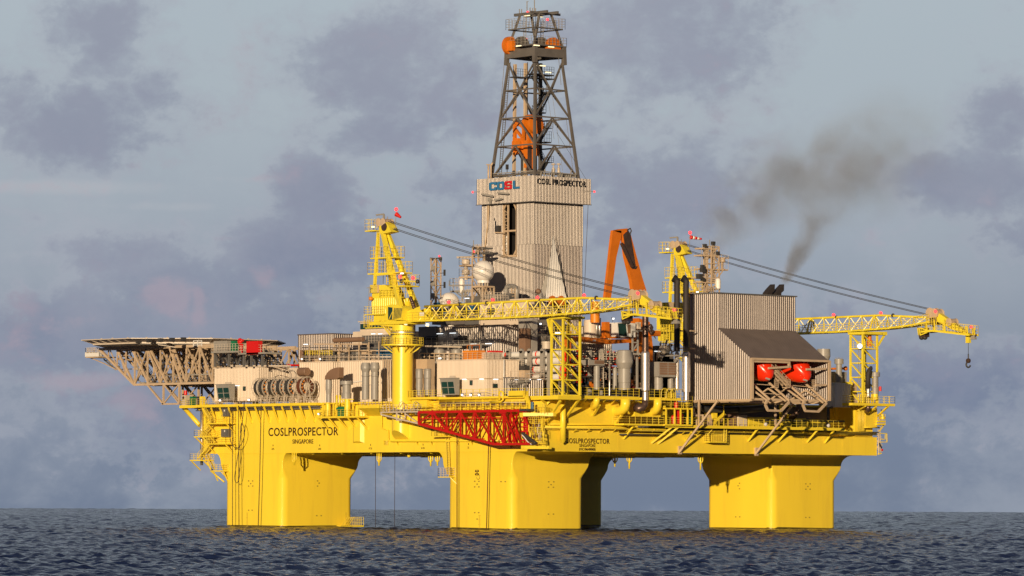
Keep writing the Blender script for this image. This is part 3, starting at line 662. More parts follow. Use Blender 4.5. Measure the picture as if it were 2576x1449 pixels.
# vents
def vent(kind, n, cx, hw, ct, cb, label, x=None, y=None, m='grey_paint', group=None):
    X0, Y0, z0, z1, r = cyl_at(n, cx, hw, ct, cb, x=x, y=y); H = z1 - z0
    t = thing('ventilation_trunk', (X0, Y0, z0), label, 'vent', group); b = MB()
    if kind == 'bulb':
        b.lathe((X0, Y0, z0), [(r, 0), (r, H * .38)], 18); b.build('lower_trunk', M[m], t)
        b = MB(); b.lathe((X0, Y0, z0 + H * .38), [(r * 1.08, 0), (r * 1.08, .2), (r * .95, .21), (r * .95, H * .24), (r * 1.1, H * .25), (r * 1.1, H * .28), (r * .95, H * .285), (r * .95, H * .36)], 18); b.build('trunk', M[m], t)
        b = MB(); b.lathe((X0, Y0, z0 + H * .74), [(r * .95, 0), (r * 1.3, H * .1), (r * 1.3, H * .16), (r * 1.08, H * .26), (r * .9, H * .262)], 18); b.build('cap', M[m], t)
    elif kind == 'mush':
        b.lathe((X0, Y0, z0), [(r * 1.15, 0), (r * 1.15, H * .3), (r, H * .32), (r, H * .85)], 18); b.build('trunk', M[m], t)
        b = MB(); b.lathe((X0, Y0, z0 + H * .78), [(r * 1.55, 0), (r * 1.55, H * .2), (r * .6, H * .21)], 18); b.build('cap', M[m], t)
        for k in range(4): b = MB(); a_ = k * 1.57 + .5; b.box((X0 + r * math.cos(a_) - .05, Y0 + r * math.sin(a_) - .05, z0 + H * .99), (X0 + r * math.cos(a_) + .05, Y0 + r * math.sin(a_) + .05, z0 + H * 1.04)); b.build('lug', M[m], t)
    elif kind == 'step':
        b.lathe((X0, Y0, z0), [(r * .96, 0), (r * .96, H * .28), (r * 1.06, H * .285), (r * 1.06, H * .42), (r, H * .425), (r, H * .62), (r * 1.1, H * .66), (r * 1.1, H * .93), (r * .95, H * .96)], 18); b.build('trunk', M[m], t)
        b = MB(); b.lathe((X0, Y0, z0 + H * .955), [(r * 1.2, 0), (r * 1.2, H * .02), (r * .9, H * .045)], 18); b.build('cap', M[m], t)
    elif kind == 'big':
        b.lathe((X0, Y0, z0), [(r * .86, 0), (r * .86, H * .18), (r * .92, H * .185), (r * .92, H * .53)], 24); b.build('trunk', M[m], t)
        b = MB(); b.lathe((X0, Y0, z0 + H * .53), [(r * .9, 0), (r * .95, .1), (r * 1.25, H * .15), (r * 1.25, H * .2), (r * 1.0, H * .45), (r * .8, H * .47)], 24); b.build('cap', M[m], t)
    elif kind == 'plain':
        b.lathe((X0, Y0, z0), [(r, 0), (r, H * .3), (r * 1.06, H * .305), (r * 1.06, H * .34), (r, H * .345), (r, H * .6), (r * 1.06, H * .605), (r * 1.06, H * .65), (r, H * .655), (r, H)], 18); b.build('trunk', M[m], t)
    return t, X0, Y0, z0, z1, r
G_ = 'grey ventilation trunks on deck'
vent('bulb', 2, 728, 38, 430, 800, 'left one of the two tall bulb topped grey vents left of the crane pedestal', x=-1.3, group=G_)
vent('bulb', 2, 820, 38, 428, 800, 'right one of the two tall bulb topped grey vents left of the crane pedestal', x=-1.3, group=G_)
vent('mush', 2, 537, 42, 612, 790, 'wide mushroom capped grey vent left of the two tall bulb topped vents', x=-1.3, group=G_)
vent('step', 2, 1268, 34, 490, 760, 'left one of the two stepped grey vents just right of the crane pedestal', x=-1.2, group=G_)
vent('step', 2, 1352, 34, 490, 760, 'right one of the two stepped grey vents just right of the crane pedestal', x=-1.2, group=G_)
X0, Y0, z0, z1, r = cyl_at(2, 358, 30, 600, 830, x=-1.3)
t = thing('gooseneck_vent', (X0, Y0, z0), 'grey vent with a brown quarter round elbow hood right of the hose reels', 'vent')
b = MB(); b.lathe((X0, Y0, z0), [(r * .9, 0), (r * .9, (z1 - z0) * .35), (r * 1.12, (z1 - z0) * .6), (r * 1.12, (z1 - z0) * .8), (r, z1 - z0)], 16); b.build('trunk', GP, t)
b = MB(); hh = W(2, 358, 480, x=-1.3).z - z1; wv = abs(W(2, 470, 500, x=-1.3).y - W(2, 325, 500, x=-1.3).y)
ysl = Y0 + r * 1.05; pts = [(-1.3 - r, ysl, z1)] + [(-1.3 - r, ysl - (wv * .95) * (1 - math.cos(a)), z1 + hh * math.sin(a)) for a in (.3, .6, .9, 1.2, 1.5)] + [(-1.3 - r, ysl - wv, z1 + hh), (-1.3 - r, ysl - wv, z1 + .3), (-1.3 - r, ysl - wv * .8, z1)]
b.prism(pts, (2 * r, 0, 0)); b.build('hood', M['wood_brown'], t)
# ---- front deckhouse, cabins
e = blk(1, 1352, 1788, 2105, 478, 812, x=1.5)
t = thing('front_deckhouse', (e[0], e[2], e[4]), 'cream ribbed deckhouse at the left end of the deck next to the helicopter deck lattice', 'deckhouse')
house(t, e, BW, .42, .07); lamp(t, 1, 1590, 660, x=e[0]); window(t, 1, 1645, 1669, 668, 712, x=e[0])
b = MB(); b.box((e[0] + 3, e[2] + 1, e[5] + .18), (e[0] + 4.5, e[2] + 8, e[5] + .5)); b.build('roof_duct', M['dark_grey'], t)
def cabin(n, l, c, r_, ct, cb, x, label):
    e = blk(n, l, c, r_, ct, cb, x=x); x0, x1, y0, y1, z0, z1 = e; t = thing('control_cabin', (x0, y0, z0), label, 'control cabin', 'grey control cabins at the deck edge')
    H = z1 - z0; b = MB(); b.prism([(x0, y0, z1), (x0 + .5, y0, z0), (x1, y0, z0), (x1, y0, z1)], (0, y1 - y0, 0)); b.build('body', M['pale_steel'] if 0 else GP, t)
    wl = y1 - y0
    def fx(f): return x0 + .5 * f - .06
    for i, (a0, a1, f0, f1) in enumerate(((.08, .47, .2, .52), (.53, .92, .2, .52), (.08, .47, .56, .93), (.53, .92, .56, .93))):
        b = MB(); ya = y1 - wl * a0; yb = y1 - wl * a1; za = z1 - H * f0; zb = z1 - H * f1
        b.add([(fx(f0), ya, za), (fx(f0), yb, za), (fx(f1), yb, zb), (fx(f1), ya, zb), (fx(f0) + .05, ya, za), (fx(f0) + .05, yb, za), (fx(f1) + .05, yb, zb), (fx(f1) + .05, ya, zb)], [(3, 2, 1, 0), (4, 5, 6, 7), (0, 1, 5, 4), (1, 2, 6, 5), (2, 3, 7, 6), (3, 0, 4, 7)])
        b.build('pane', M['window_glass'], t)
    b = MB(); b.box((x0 - .15, y0 - .1, z1), (x1, y1 + .15, z1 + .14)); b.build('roof', M['grey_paint'], t)
    b = MB(); b.box((x0 + .6, y0 + .5, z1 + .141), (x1 - .4, y1 - wl * .5, z1 + .5)); b.build('roof_unit', M['pale_steel'], t)
cabin(1, 1368, 1500, 1558, 650, 805, -1.3, 'grey operator cabin with green glass beside the cream front deckhouse')
cabin(2, 1475, 1617, 1672, 588, 752, -1.3, 'grey operator cabin with green glass beside the large cream deckhouse in the middle')
# ---- hose reels
t0 = None
cs = [(1850, 682, 98), (1900, 680, 100), (1992, 678, 100), (2075, 676, 98), (2160, 674, 100), (2282, 668, 100)]
for i, (cx, cy, rr) in enumerate(cs):
    p = W(1, cx, cy, x=1.2); s = FOC / (p - CP).dot(cF); r = rr / 4 / s
    mname = 'dark_steel' if i < 5 else 'red_paint'
    ord_ = ['first', 'second', 'third', 'fourth', 'fifth', 'sixth'][i]
    t = thing('hose_reel', (p.x, p.y, p.z - r), ('pale spoked reel wound with dark hose, %s from the left in the row' % ord_) if i < 5 else 'rightmost spoked hose reel, wound with red hose, nearest the elbow vent', 'hose reel', 'hose reels on the left deck')
    b = MB(); b.lathe((p.x, p.y - .1, p.z), [(.5 * r, .1), (.84 * r, .1), (.84 * r, 1.3), (.5 * r, 1.3)], 24, axis=(0, 1, 0)); b.build('hose_coil', M['rope_red'] if i == 5 else M['dark_steel'], t)
    b = MB(); b.lathe((p.x, p.y - .25, p.z), [(0.01, 0), (.36 * r, .02), (.4 * r, .15), (.4 * r, 1.5)], 16, axis=(0, 1, 0)); b.build('hub', M['pale_steel'], t)
    for side in (-.22, 1.35):
        b = MB(); c = Vector((p.x, p.y + side, p.z))
        ring = [c + Vector((r * math.cos(a), 0, r * math.sin(a))) for a in np.linspace(0, 2 * math.pi, 25)]; b.path(ring, .055, 5)
        ring = [c + Vector((.9 * r * math.cos(a), 0, .9 * r * math.sin(a))) for a in np.linspace(0, 2 * math.pi, 25)]; b.path(ring, .035, 4)
        for k in range(12):
            a = k * math.pi / 6 + .1; b.bar(c + Vector((.35 * r * math.cos(a), 0, .35 * r * math.sin(a))), c + Vector((r * math.cos(a), 0, r * math.sin(a))), .07)
        b.build('rim', M['pale_steel'], t)
    b = MB()
    for k in range(5):
        a = 2.2 + k * .5; c = Vector((p.x, p.y - .18, p.z)); b.bar(c + Vector((.7 * r * math.cos(a), 0, .7 * r * math.sin(a))), c + Vector((.7 * r * math.cos(a + .22), 0, .7 * r * math.sin(a + .22))), .16)
    b.build('hose_band', M['orange_bright'], t)
    b = MB()
    for dx in (-.8, .8):
        for yy in (p.y - .32, p.y + 1.5): b.bar((p.x + dx, yy, ZT), (p.x + dx * .2, yy, p.z), .12)
    b.each('stand_leg', M['pale_steel'], t); b = MB(); b.rail([(p.x - .9, p.y - .45, ZT), (p.x + .9, p.y - .45, ZT)], 1.2, .6); b.build('guard_rail', M['pale_steel'], t)
t = thing('pipe_hoops', (2, 75, ZT), 'bent pale pipe hoops rising above the hose reels', 'pipes')
for k, cx in enumerate((1905, 1950, 2010, 2060)):
    b = MB(); P = [W(1, cx, 640, x=2.2), W(1, cx, 530, x=2.2), W(1, cx + 25, 505, x=2.2), W(1, cx + 80, 503, x=2.2), W(1, cx + 100, 530, x=2.2), W(1, cx + 100, 650, x=2.2)]; b.path(P, .07, 6); b.build('hoop', M['pale_steel'], t)
# ---- second level
e = blk(2, -320, 385, 1010, 408, 660, x=5.5)
e = list(e)
t = thing('long_deckhouse', (e[0], e[2], e[4]), 'long cream ribbed deckhouse wall behind the elbow vent and the bulb topped vents', 'deckhouse')
xa = W(2, 60, 430, x=5.5)
E1 = (5.5, 12, W(2, 385, 408, x=5.5).y, W(2, 60, 430, x=5.5).y, ZT, W(2, 200, 430, x=5.5).z)
house(t, E1, BW, .5, .09)
E2 = (4.5, 11, W(2, 985, 408, x=4.5).y, W(2, 470, 408, x=4.5).y, ZT, W(2, 700, 415, x=4.5).z)
house(t, E2, BW, .5, .09)
b = MB(); b.bar(W(2, 580, 630, x=4.3), W(2, 690, 615, x=4.3), .16); b.build('shelf', M['white_paint'], t)
b = MB()
for k in range(4):
    cx = 905 + 22 * k; b.path([W(2, cx, 395, x=3.6), W(2, cx, 780, x=3.6)], .09, 6)
b.build('riser_pipes', M['beige_steel'], label='row of thin upright cream pipes right behind the crane pedestal', cat='pipes')
e = blk(1, 2105, 2190, 2215, 480, 640, x=3); t = thing('air_handler', (e[0], e[2], e[4]), 'small cream machine box with a brown drum on top behind the hose reels', 'machine')
b = MB(); b.box((e[0], e[2], ZT), (e[1] + 1, e[3], e[5])); b.build('body', M['beige_wall'], t)
p = W(1, 2255, 510, x=3); b = MB(); b.lathe((3, p.y - 1, p.z - .2), [(.7, 0), (.78, .1), (.78, 2.2), (.7, 2.3)], 14, axis=(0, 1, 0)); b.build('drum', M['wood_brown'], t)
# ribbed grey house with the brown tank
e = blk(2, 48, 390, 650, 142, 445, x=14); t = thing('ribbed_house', (e[0], e[2], e[4]), 'grey brown ribbed metal house with flat roof right of the helicopter deck', 'deckhouse')
house(t, (e[0], e[1], e[2], e[3], ZT, e[5]), M['cladding_house'], .5, .12, roofm=M['cladding_dark']); lamp(t, 2, 130, 245, x=13.8)
p = W(2, 415, 205, x=9.5); q = W(2, 705, 205, x=9.5); r = 25 / 4 / (FOC / (p - CP).dot(cF))
t = thing('silencer_drum', (9.5, q.y, p.z - r), 'long horizontal brown silencer drum on a cream frame above the long deckhouse', 'drum')
b = MB(); b.lathe((9.5, q.y, p.z), [(r * .85, 0), (r, .15), (r, p.y - q.y - .2), (r * 1.05, p.y - q.y - .19), (r * 1.05, p.y - q.y)], 18, axis=(0, 1, 0)); b.build('drum', M['wood_brown'], t)
for cx in (410, 478, 545, 662, 750):
    b = MB(); b.bar(W(2, cx, 240, x=9), (9, W(2, cx, 240, x=9).y, E1[5] if cx < 400 else E2[5]), .22); b.build('leg', BS, t)
b = MB(); b.bar(W(2, 210, 243, x=9), W(2, 760, 243, x=9), .22); b.bar(W(2, 405, 243, x=9), W(2, 475, 325, x=9), .16); b.bar(W(2, 470, 243, x=9), W(2, 545, 325, x=9), .16); b.build('frame', BS, t)
# machines along the roof of the long deckhouse
t = thing('roof_machinery', (7, 60, E2[5]), 'dark machinery and pipes behind yellow rails on the roof of the long deckhouse', 'machinery')
rg = random.Random(5)
for k in range(15):
    cx = 110 + k * 50 + rg.uniform(-8, 8); p = W(2, cx, 300 + rg.uniform(-20, 20), x=8.5); w = rg.uniform(.5, 1.1); zb_ = E2[5] + .2
    b = MB(); b.box((8.2, p.y - w, zb_), (9.6, p.y + w, max(p.z + rg.uniform(-.8, .2), zb_ + .6))); b.build('unit', M[rg.choice(['grey_paint', 'dark_grey', 'dark_steel', 'beige_steel', 'wood_brown'])], t)
for k, (z_, r) in enumerate(((.5, .12), (.9, .08), (1.6, .1), (2.2, .07))):
    b = MB(); b.tube(W(2, 90, 400, x=7.2 + k * .2) + Vector((0, 0, z_)), W(2, 980, 400, x=7.2 + k * .2) + Vector((0, 0, z_)), r, 6); b.build('pipe', M[('pale_steel', 'dark_steel', 'beige_steel', 'dark_grey')[k]], t)
b = MB(); a = W(2, 120, 355, x=6.9); c = W(2, 390, 355, x=6.9); b.rail([a, c], .9, .7, t=.09); b.build('railing', YR, t)
b = MB(); a = W(2, 85, 418, x=6); c = W(2, 985, 402, x=6); b.rail([a, c], 1.0, 1.2, t=.07); b.build('railing', M['pale_steel'], t)
for k in range(8):
    cx = 160 + 100 * k; b = MB(); p = W(2, cx, 410, x=7); b.bar(p, p + Vector((0, 0, 3.0 + rg.uniform(-.6, .6))), .14); b.build('post', BS, t)
flood(t, 2, 88, 392, x=6.5, d=(-1, 0, -.4)); flood(t, 2, 270, 392, x=6.5, d=(-1, 0, -.4))
for (cl, cr) in ((835, 905), (925, 985)):
    p = W(2, cl, 290, x=9); q = W(2, cr, 395, x=9); b = MB(); b.box((9, q.y, q.z), (10.5, p.y, p.z)); b.build('tote_box' if 0 else 'blue_crate', M['blue_paint'], label='blue crate on the roof just left of the crane pedestal' if cl == 925 else 'blue crate beside the white railings on the long deckhouse roof', cat='crate')
# ---- crane base house and bridge behind
e = blk(2, 600, 690, 985, 115, 400, x=16); t = thing('bridge_house', (e[0], e[2], e[4]), 'cream control room with slanted windows just left of and behind the crane pedestal', 'control room')
b = MB(); b.box((16, e[2] - 8, ZT), (24, e[3], e[5])); b.build('body', BW, t)
p = W(5, 115, 1310, x=16); q = W(5, 330, 1390, x=16); b = MB(); b.box((16.5, q.y - 3, e[5]), (22, p.y, p.z)); b.build('upper_storey', BW, t)
b = MB(); b.box((16.35, q.y - 3, q.z + .3), (16.49, p.y - .2, p.z - .3)); b.build('window_band', M['window_glass'], t)
b = MB(); b.box((16.2, q.y - 3.2, p.z), (22.3, p.y + .3, p.z + .2)); b.build('roof', M['pale_steel'], t)
for cx in (120, 190): lamp(t, 2, 690 + cx, 140, x=15.8)
e = (15.2, 16, W(2, 985, 150, x=15.2).y, W(2, 690, 150, x=15.2).y, E2[5], W(2, 700, 155, x=15.2).z); b = MB(); b.box((e[0], e[2], e[4]), (e[1] - .01, e[3], e[5])); b.build('dark_panel', M['dark_grey'], t)
b = MB(); b.rail([W(2, 700, 230, x=12), W(2, 985, 225, x=12)], 1.3, .8); b.build('railing', M['pale_steel'], t)
# ---- long grey hall behind the crane
e = blk(2, 1278, 2085, 2600, 55, 400, x=17)
t = thing('machinery_hall', (e[0], e[2], e[4]), 'long low ribbed metal hall in the middle behind the large cream deckhouse, partly in shade', 'machinery hall')
house(t, (e[0], e[1], e[2], e[3], ZT, e[5]), M['cladding'], .5, .14, roofm=M['cladding_dark'])
p = W(2, 1275, 70, x=16.85); q = W(2, 1450, 400, x=16.85); b = MB(); b.box((16.5, q.y, q.z - 2), (16.85, p.y, p.z)); b.build('plain_panel', M['dark_grey'], t)
for (cx, cy) in ((1480, 138), (1610, 132), (1820, 243), (1970, 238)): lamp(t, 2, cx, cy, x=16.6, w=1.5)
for (cl, cr, cy) in ((1335, 1440, 180), (1650, 1735, 182)):
    p = W(2, cl, cy - 22, x=16.5); q = W(2, cr, cy + 18, x=16.5); b = MB(); b.prism([(16.8, q.y, p.z), (15.6, q.y, q.z + .3), (15.6, q.y, q.z), (16.8, q.y, q.z)], (0, p.y - q.y, 0)); b.build('air_hood', M['void_dark'], t)
b = MB(); p = W(2, 1875, 0, x=16.3); q = W(2, 1875, 300, x=16.3); b.tube(q, p, .13, 8); b.build('downpipe', M['pale_steel'], t)
b = MB(); b.box((15.5, W(2, 1850, 60, x=16).y, W(2, 1640, 70, x=16).z), (16.8, W(2, 1640, 60, x=16).y, W(2, 1640, 55, x=16).z)); b.build('canopy', BS, t)
t = thing('hall_walkway', (14, 30, ZT + 6), 'long railed walkway in front of the shaded part of the machinery hall', 'walkway')
b = MB(); p = W(2, 1335, 258, x=14); q = W(2, 1880, 258, x=14); b.box((14, q.y, p.z - .2), (16.4, p.y, p.z)); b.build('deck', GP, t)
b = MB(); b.rail([p, q], 1.4, 1.4); b.build('railing', M['grey_paint'], t)
for yy in np.linspace(q.y, p.y, 6): b = MB(); b.bar((14.2, yy, ZT), (14.2, yy, p.z - .2), .18); b.build('post', GP, t)
# tall brown ducts in front of the hall
t = thing('air_duct', (14, 20, ZT), 'tall square duct with a rounded brown shoulder standing before the machinery hall', 'duct')
b = MB(); p = W(2, 2268, 85, x=14); q = W(2, 2335, 300, x=14); b.box((14, q.y, ZT), (15.2, p.y, p.z)); b.build('narrow_duct', M['wood_brown'], t)
b = MB(); p = W(2, 2265, -10, x=15.5); q = W(2, 2400, 300, x=15.5); b.box((15.5, q.y, ZT), (16.8, p.y, p.z)); b.build('wide_duct', GP, t)
# ---- large cream deckhouse
e = blk(2, 1446, 1945, 2270, 400, 770, x=1.5)
t = thing('large_deckhouse', (e[0], e[2], e[4]), 'large cream ribbed deckhouse with flat roof in the middle of the deck edge', 'deckhouse')
house(t, e, BW, .34, .07); lamp(t, 2, 1900, 594, x=e[0]); lamp(t, 2, 1728, 596, x=e[0]); lamp(t, 2, 2032, 596, y=e[2])
window(t, 2, 1780, 1808, 606, 656, x=e[0]); window(t, 2, 2006, 2048, 640, 684, y=e[2])
LD = e
p = W(2, 1695, 588, x=1.3); q = W(2, 1945, 588, x=1.3)
b = MB(); b.box((1.36, q.y, q.z - .06), (1.43, p.y, q.z + .06)); r_ = W(2, 2160, 600, y=e[2] - .12); b.box((1.3, e[2] - .16, q.z - .06), (r_.x, e[2] - .08, q.z + .06)); b.build('band', BS, t)
b = MB(); b.tube(W(2, 2120, 400, y=e[2] - .3), W(2, 2118, 780, y=e[2] - .3), .12, 8); b.build('downpipe', M['white_paint'], t)
b = MB(); z_ = e[5] + .18; b.rail([(e[0] + .2, e[3] - .3, z_), (e[0] + .2, e[2] + .2, z_), (e[1] - 2, e[2] + .2, z_)], 1.15, 1.3); b.build('railing', M['pale_steel'], t)
lamp(t, 2, 1480, 385, x=2.2, w=.5, h=.25)
z_ = e[5] + .18
t = thing('basket', (3, 20, z_), 'orange lidded basket with a tall thin lifting frame on the roof of the large deckhouse', 'basket')
p = W(2, 1702, 310, x=2.2); q = W(2, 1858, 395, x=2.2); b = MB(); b.box((2.2, q.y, z_), (3.9, p.y, p.z)); b.build('body', M['orange_bright'], t)
b = MB(); h_ = W(2, 1745, 255, x=2.6)
for yy in (p.y - .8, (p.y + q.y) / 2, q.y + .1): b.bar((2.6, yy, p.z), (2.6, yy, h_.z), .08)
b.bar((2.6, p.y - .8, h_.z), (2.6, q.y + .1, h_.z), .08); b.build('lifting_frame', M['orange_paint'], t)
t = thing('skip', (3, 12, z_), 'light grey skip with a red load on the roof of the large deckhouse', 'skip')
p = W(2, 1902, 328, x=3.2); q = W(2, 1975, 395, x=3.2); r_ = W(2, 2105, 335, y=q.y)
b = MB(); b.box((3.2, q.y, z_), (r_.x, p.y, p.z)); b.build('body', M['grey_paint'] if 0 else M['pale_steel'], t)
b = MB(); b.box((4, q.y + .3, p.z), (6.5, p.y - .3, p.z + .35)); b.build('load', M['red_paint'], t)
t = thing('roof_vessels', (6, 40, 28), 'grey tanks and frames between the crane pedestal and the orange basket', 'tanks')
for k, (cx, ct, r) in enumerate(((1230, 290, .8), (1470, 290, 1.0), (1560, 300, .8), (1640, 290, .9))):
    p = W(2, cx, ct, x=9); b = MB(); b.lathe((9, p.y, ZT), [(r, 0), (r, p.z - ZT - .3), (r * .7, p.z - ZT)], 14); b.build('tank', GP if k % 2 else M['cladding_house'], t)
b = MB(); p = W(2, 1265, 262, x=8.5); q = W(2, 1690, 272, x=8.5); b.bar(p, q, .3, .25); b.build('beam', M['pale_steel'], t)
for k in range(9): cx = 1270 + k * 50; b = MB(); b.bar(W(2, cx, 330, x=7.5), W(2, cx, 410, x=7.5), .12); b.build('post', BS, t)
b = MB(); b.bar(W(2, 1260, 335, x=7.5), W(2, 1700, 340, x=7.5), .16); b.bar(W(2, 1260, 370, x=7.5), W(2, 1700, 372, x=7.5), .1); b.build('rail_beam', BS, t)
e = blk(2, 1210, 1345, 1425, 392, 560, x=3); b = MB(); b.box((e[0], e[2], ZT), (e[1], e[3], e[5])); b.build('plant_box', M['beige_steel'], label='plain brown grey box behind the two stepped vents', cat='machine box')
# ---- deck edge in front of the large deckhouse
t = thing('edge_platform', (-2, 18, ZT - .3), 'yellow railed platform along the deck edge under the large cream deckhouse', 'platform')
p = W(2, 1420, 790, x=-1.5); q = W(2, 2330, 775, x=-1.5); zz = W(2, 1900, 770, x=-1.5).z
b = MB(); b.prism([(-1.6, q.y, zz), (-1.6, q.y, zz - .35), (-.5, q.y, zz - .55), (-.5, q.y, zz)], (0, p.y - q.y, 0)); b.build('deck', YS, t)
a_ = W(2, 1680, 770, x=-1.5); b = MB(); b.rail([(-1.5, a_.y, zz), (-1.5, q.y, zz)], 1.25, 1.6, t=.1); b.build('railing', YR, t)
for cx in (1700, 1785, 1870): flood(t, 2, cx, 752, x=-1.8, d=(-1, -.3, -.5))
b = MB(); b.path([W(2, 2075, 810, x=-1.8), W(2, 2072, 730, x=-1.8), W(2, 2090, 715, x=-1.8), W(2, 2110, 730, x=-1.8), W(2, 2110, 800, x=-1.8), W(2, 2090, 822, x=-1.8), W(2, 1980, 825, x=-1.8)], .17, 8); b.build('pipe_loop', YS, t)
p = W(2, 2163, 715, x=-1.6); q = W(2, 2310, 770, x=-1.6); b = MB(); b.box((-1.6, q.y, q.z), (-.3, p.y, p.z)); b.build('locker', YS, t)
t = thing('vent_platform', (-2, 33, ZT - .5), 'yellow railed platform holding the two stepped vents beside the crane pedestal', 'platform')
a = side_platform(t, 2, 1155, 1440, 775, -2.2, th=.4, rm=YR)
p = W(2, 1190, 800, x=-1.6); q = W(2, 1345, 880, x=-1.6); b = MB(); b.box((-1.6, q.y, q.z), (-.02, p.y, p.z)); b.build('support_box', YS, t)
# ribbed small white shed & pipes behind the corner rail
e = blk(2, 2150, 2165, 2520, 585, 720, y=9.6); t = thing('ribbed_shed', (e[0], e[2], e[4]), 'low bright ribbed metal shed right of the large cream deckhouse', 'shed')
house(t, (e[0], e[1], 9.6, 10.8, ZT, e[5]), M['cladding'], .5, .14); 
for cx in (2240, 2365, 2470): lamp(t, 2, cx, 598, y=9.4, w=.7)
t = thing('instrument_skid', (8, 2, ZT), 'grey instruments and thin pipes standing before the low bright ribbed shed', 'equipment')
for k in range(9):
    cx = 2175 + k * 22 + rg.uniform(-5, 5); b = MB(); p = W(2, cx, 640 + rg.uniform(-15, 20), y=8.8); b.bar((p.x, 8.8, ZT), p, .1); b.box((p.x - .25, 8.6, p.z), (p.x + .25, 9.0, p.z + .4)); b.build('instrument', M['grey_paint'], t)
e = blk(12, 1100, 1180, 1255, 755, 985, x=8); t = thing('switchboard_tower', (e[0], e[2], e[4]), 'grey box tower with railed top behind the low bright ribbed shed', 'box')
b = MB(); b.box((e[0], e[2], ZT), (e[1], e[3], W(12, 1180, 885, x=8).z)); b.build('body', M['beige_steel'], t)
b = MB(); b.box((e[0], e[2], W(12, 1180, 880, x=8).z), (e[1], e[3], W(12, 1180, 820, x=8).z)); b.build('upper_body', M['dark_steel'], t)
b = MB(); b.rail([(e[0], e[3], W(12, 1180, 820, x=8).z), (e[0], e[2], W(12, 1180, 820, x=8).z), (e[1], e[2], W(12, 1180, 820, x=8).z)], 1.0, .8); b.build('railing', M['pale_steel'], t)
t = thing('access_platform', (12, 4, ZT), 'pale railed steel platforms between the box tower and the crane rest tower', 'platform')
for (cl, cr, cy) in ((1255, 1450, 925), (1255, 1450, 995), (985, 1250, 1000)):
    p = W(12, cl, cy, y=9); q = W(12, cr, cy, y=9); b = MB(); b.box((p.x, 9, p.z - .15), (q.x, 10, p.z)); o = b.build('deck', M['pale_steel'], t)
    b = MB(); b.rail([p, (q.x, 9, p.z)], 1.2, .8); b.build('railing', M['pale_steel'], o)
# ---- red burner boom
BX = -3.4; BWD = 2.2
t = thing('burner_boom', (BX, 6, 16), 'long red lattice boom with a white outer end folded along the left hull side', 'lattice boom')
RT = M['red_truss']
def tmem(b, a, c, w=.2, x=BX):
    b.bar(W(10, *a, x=x), W(10, *c, x=x), w)
for k, x in enumerate((BX, BX + BWD)):
    b = MB(); tmem(b, (458, 178), (1550, 158), .42, x); tmem(b, (458, 292), (1215, 498), .4, x); tmem(b, (1215, 498), (1570, 495), .4, x); tmem(b, (458, 178), (458, 292), .32, x); b.build('chord', RT, t)
    b = MB(); tmem(b, (470, 240), (1300, 232), .18, x); b.build('inner_rail', RT, t)
def bot(cx): return 292 + (cx - 458) * (498 - 292) / (1215 - 458) if cx < 1215 else 497
def top(cx): return 178 - (cx - 458) * 20 / 1092
for x in (BX, BX + BWD):
    b = MB()
    for cx in (595, 738, 878, 1020, 1160, 1310): tmem(b, (cx, top(cx)), (cx, bot(cx)), .24, x)
    b.each('upright', RT, t)
    b = MB(); xs = [458, 595, 738, 878, 1020, 1160, 1310]
    for i in range(6):
        m_ = (xs[i] + xs[i + 1]) / 2 + 10
        if i % 2 == 0: tmem(b, (xs[i + 1], top(xs[i + 1])), (xs[i], bot(xs[i])), .2, x)
        else: tmem(b, (xs[i], top(xs[i])), (xs[i + 1], bot(xs[i + 1])), .2, x)
    for (a, c) in (((1020, 170), (930, 420)), ((1020, 170), (1215, 495)), ((1310, 165), (1200, 480)), ((1310, 165), (1370, 495)), ((1310, 165), (1440, 490)), ((1470, 165), (1310, 495)), ((1380, 165), (1490, 495)), ((738, 175), (665, 350)), ((600, 180), (760, 370)), ((880, 172), (780, 380)), ((1500, 165), (1560, 300))): tmem(b, a, c, .17, x)
    b.each('diagonal', RT, t)
b = MB()
for cx in (458, 595, 738, 878, 1020, 1160, 1310, 1440):
    for cy in (top(cx), bot(cx)): p = W(10, cx, cy, x=BX); b.bar(p, p + Vector((BWD, 0, 0)), .2)
for i in range(7):
    c0 = 458 + i * 140; p = W(10, c0, top(c0), x=BX); q = W(10, c0 + 140, top(c0 + 140), x=BX); b.bar(p, q + Vector((BWD, 0, 0)), .13)
b.build('cross_tie', RT, t)
for cx in (595, 1303):
    p = W(10, cx, top(cx) - 22, x=BX - .1); q = W(10, cx + 42, top(cx) + 28, x=BX - .1); r_ = W(10, cx - 38, top(cx) + 28, x=BX - .1); b = MB(); b.prism([p, q, r_], (-.12, 0, 0)); b.build('gusset', RT, t)
b = MB()
for i in range(7):
    p = W(10, 1490, 190 + i * 45, x=BX + 1); b.path([p, p + Vector((-.8, -.9, 0)), p + Vector((0, -1.6, 0)), p + Vector((.8, -.9, -.1)), p], .11, 5)
for cx in (1380, 1410, 1440): tmem(b, (cx, 200), (cx, 480), .26, BX + 1)
for cx in (1520, 1548): tmem(b, (cx, 160), (cx, 500), .28, BX + 1)
b.build('pipe_bends', RT, t)
WP = M['pale_steel']
b = MB()
for x in (BX, BX + BWD):
    tmem(b, (75, 178), (458, 172), .22, x); tmem(b, (80, 200), (458, 292), .24, x); tmem(b, (80, 178), (80, 202), .2, x); tmem(b, (235, 182), (235, 262), .2, x); tmem(b, (320, 182), (320, 240), .16, x); tmem(b, (235, 258), (340, 258), .14, x)
    tmem(b, (320, 190), (455, 285), .14, x); tmem(b, (235, 235), (80, 200), .14, x); tmem(b, (235, 190), (320, 240), .14, x)
b.build('outer_end', WP, t)
b = MB()
for x in (BX, BX + BWD): b.rail([W(10, 65, 178, x=x), W(10, 480, 172, x=x)], 1.25, .9, t=.08)
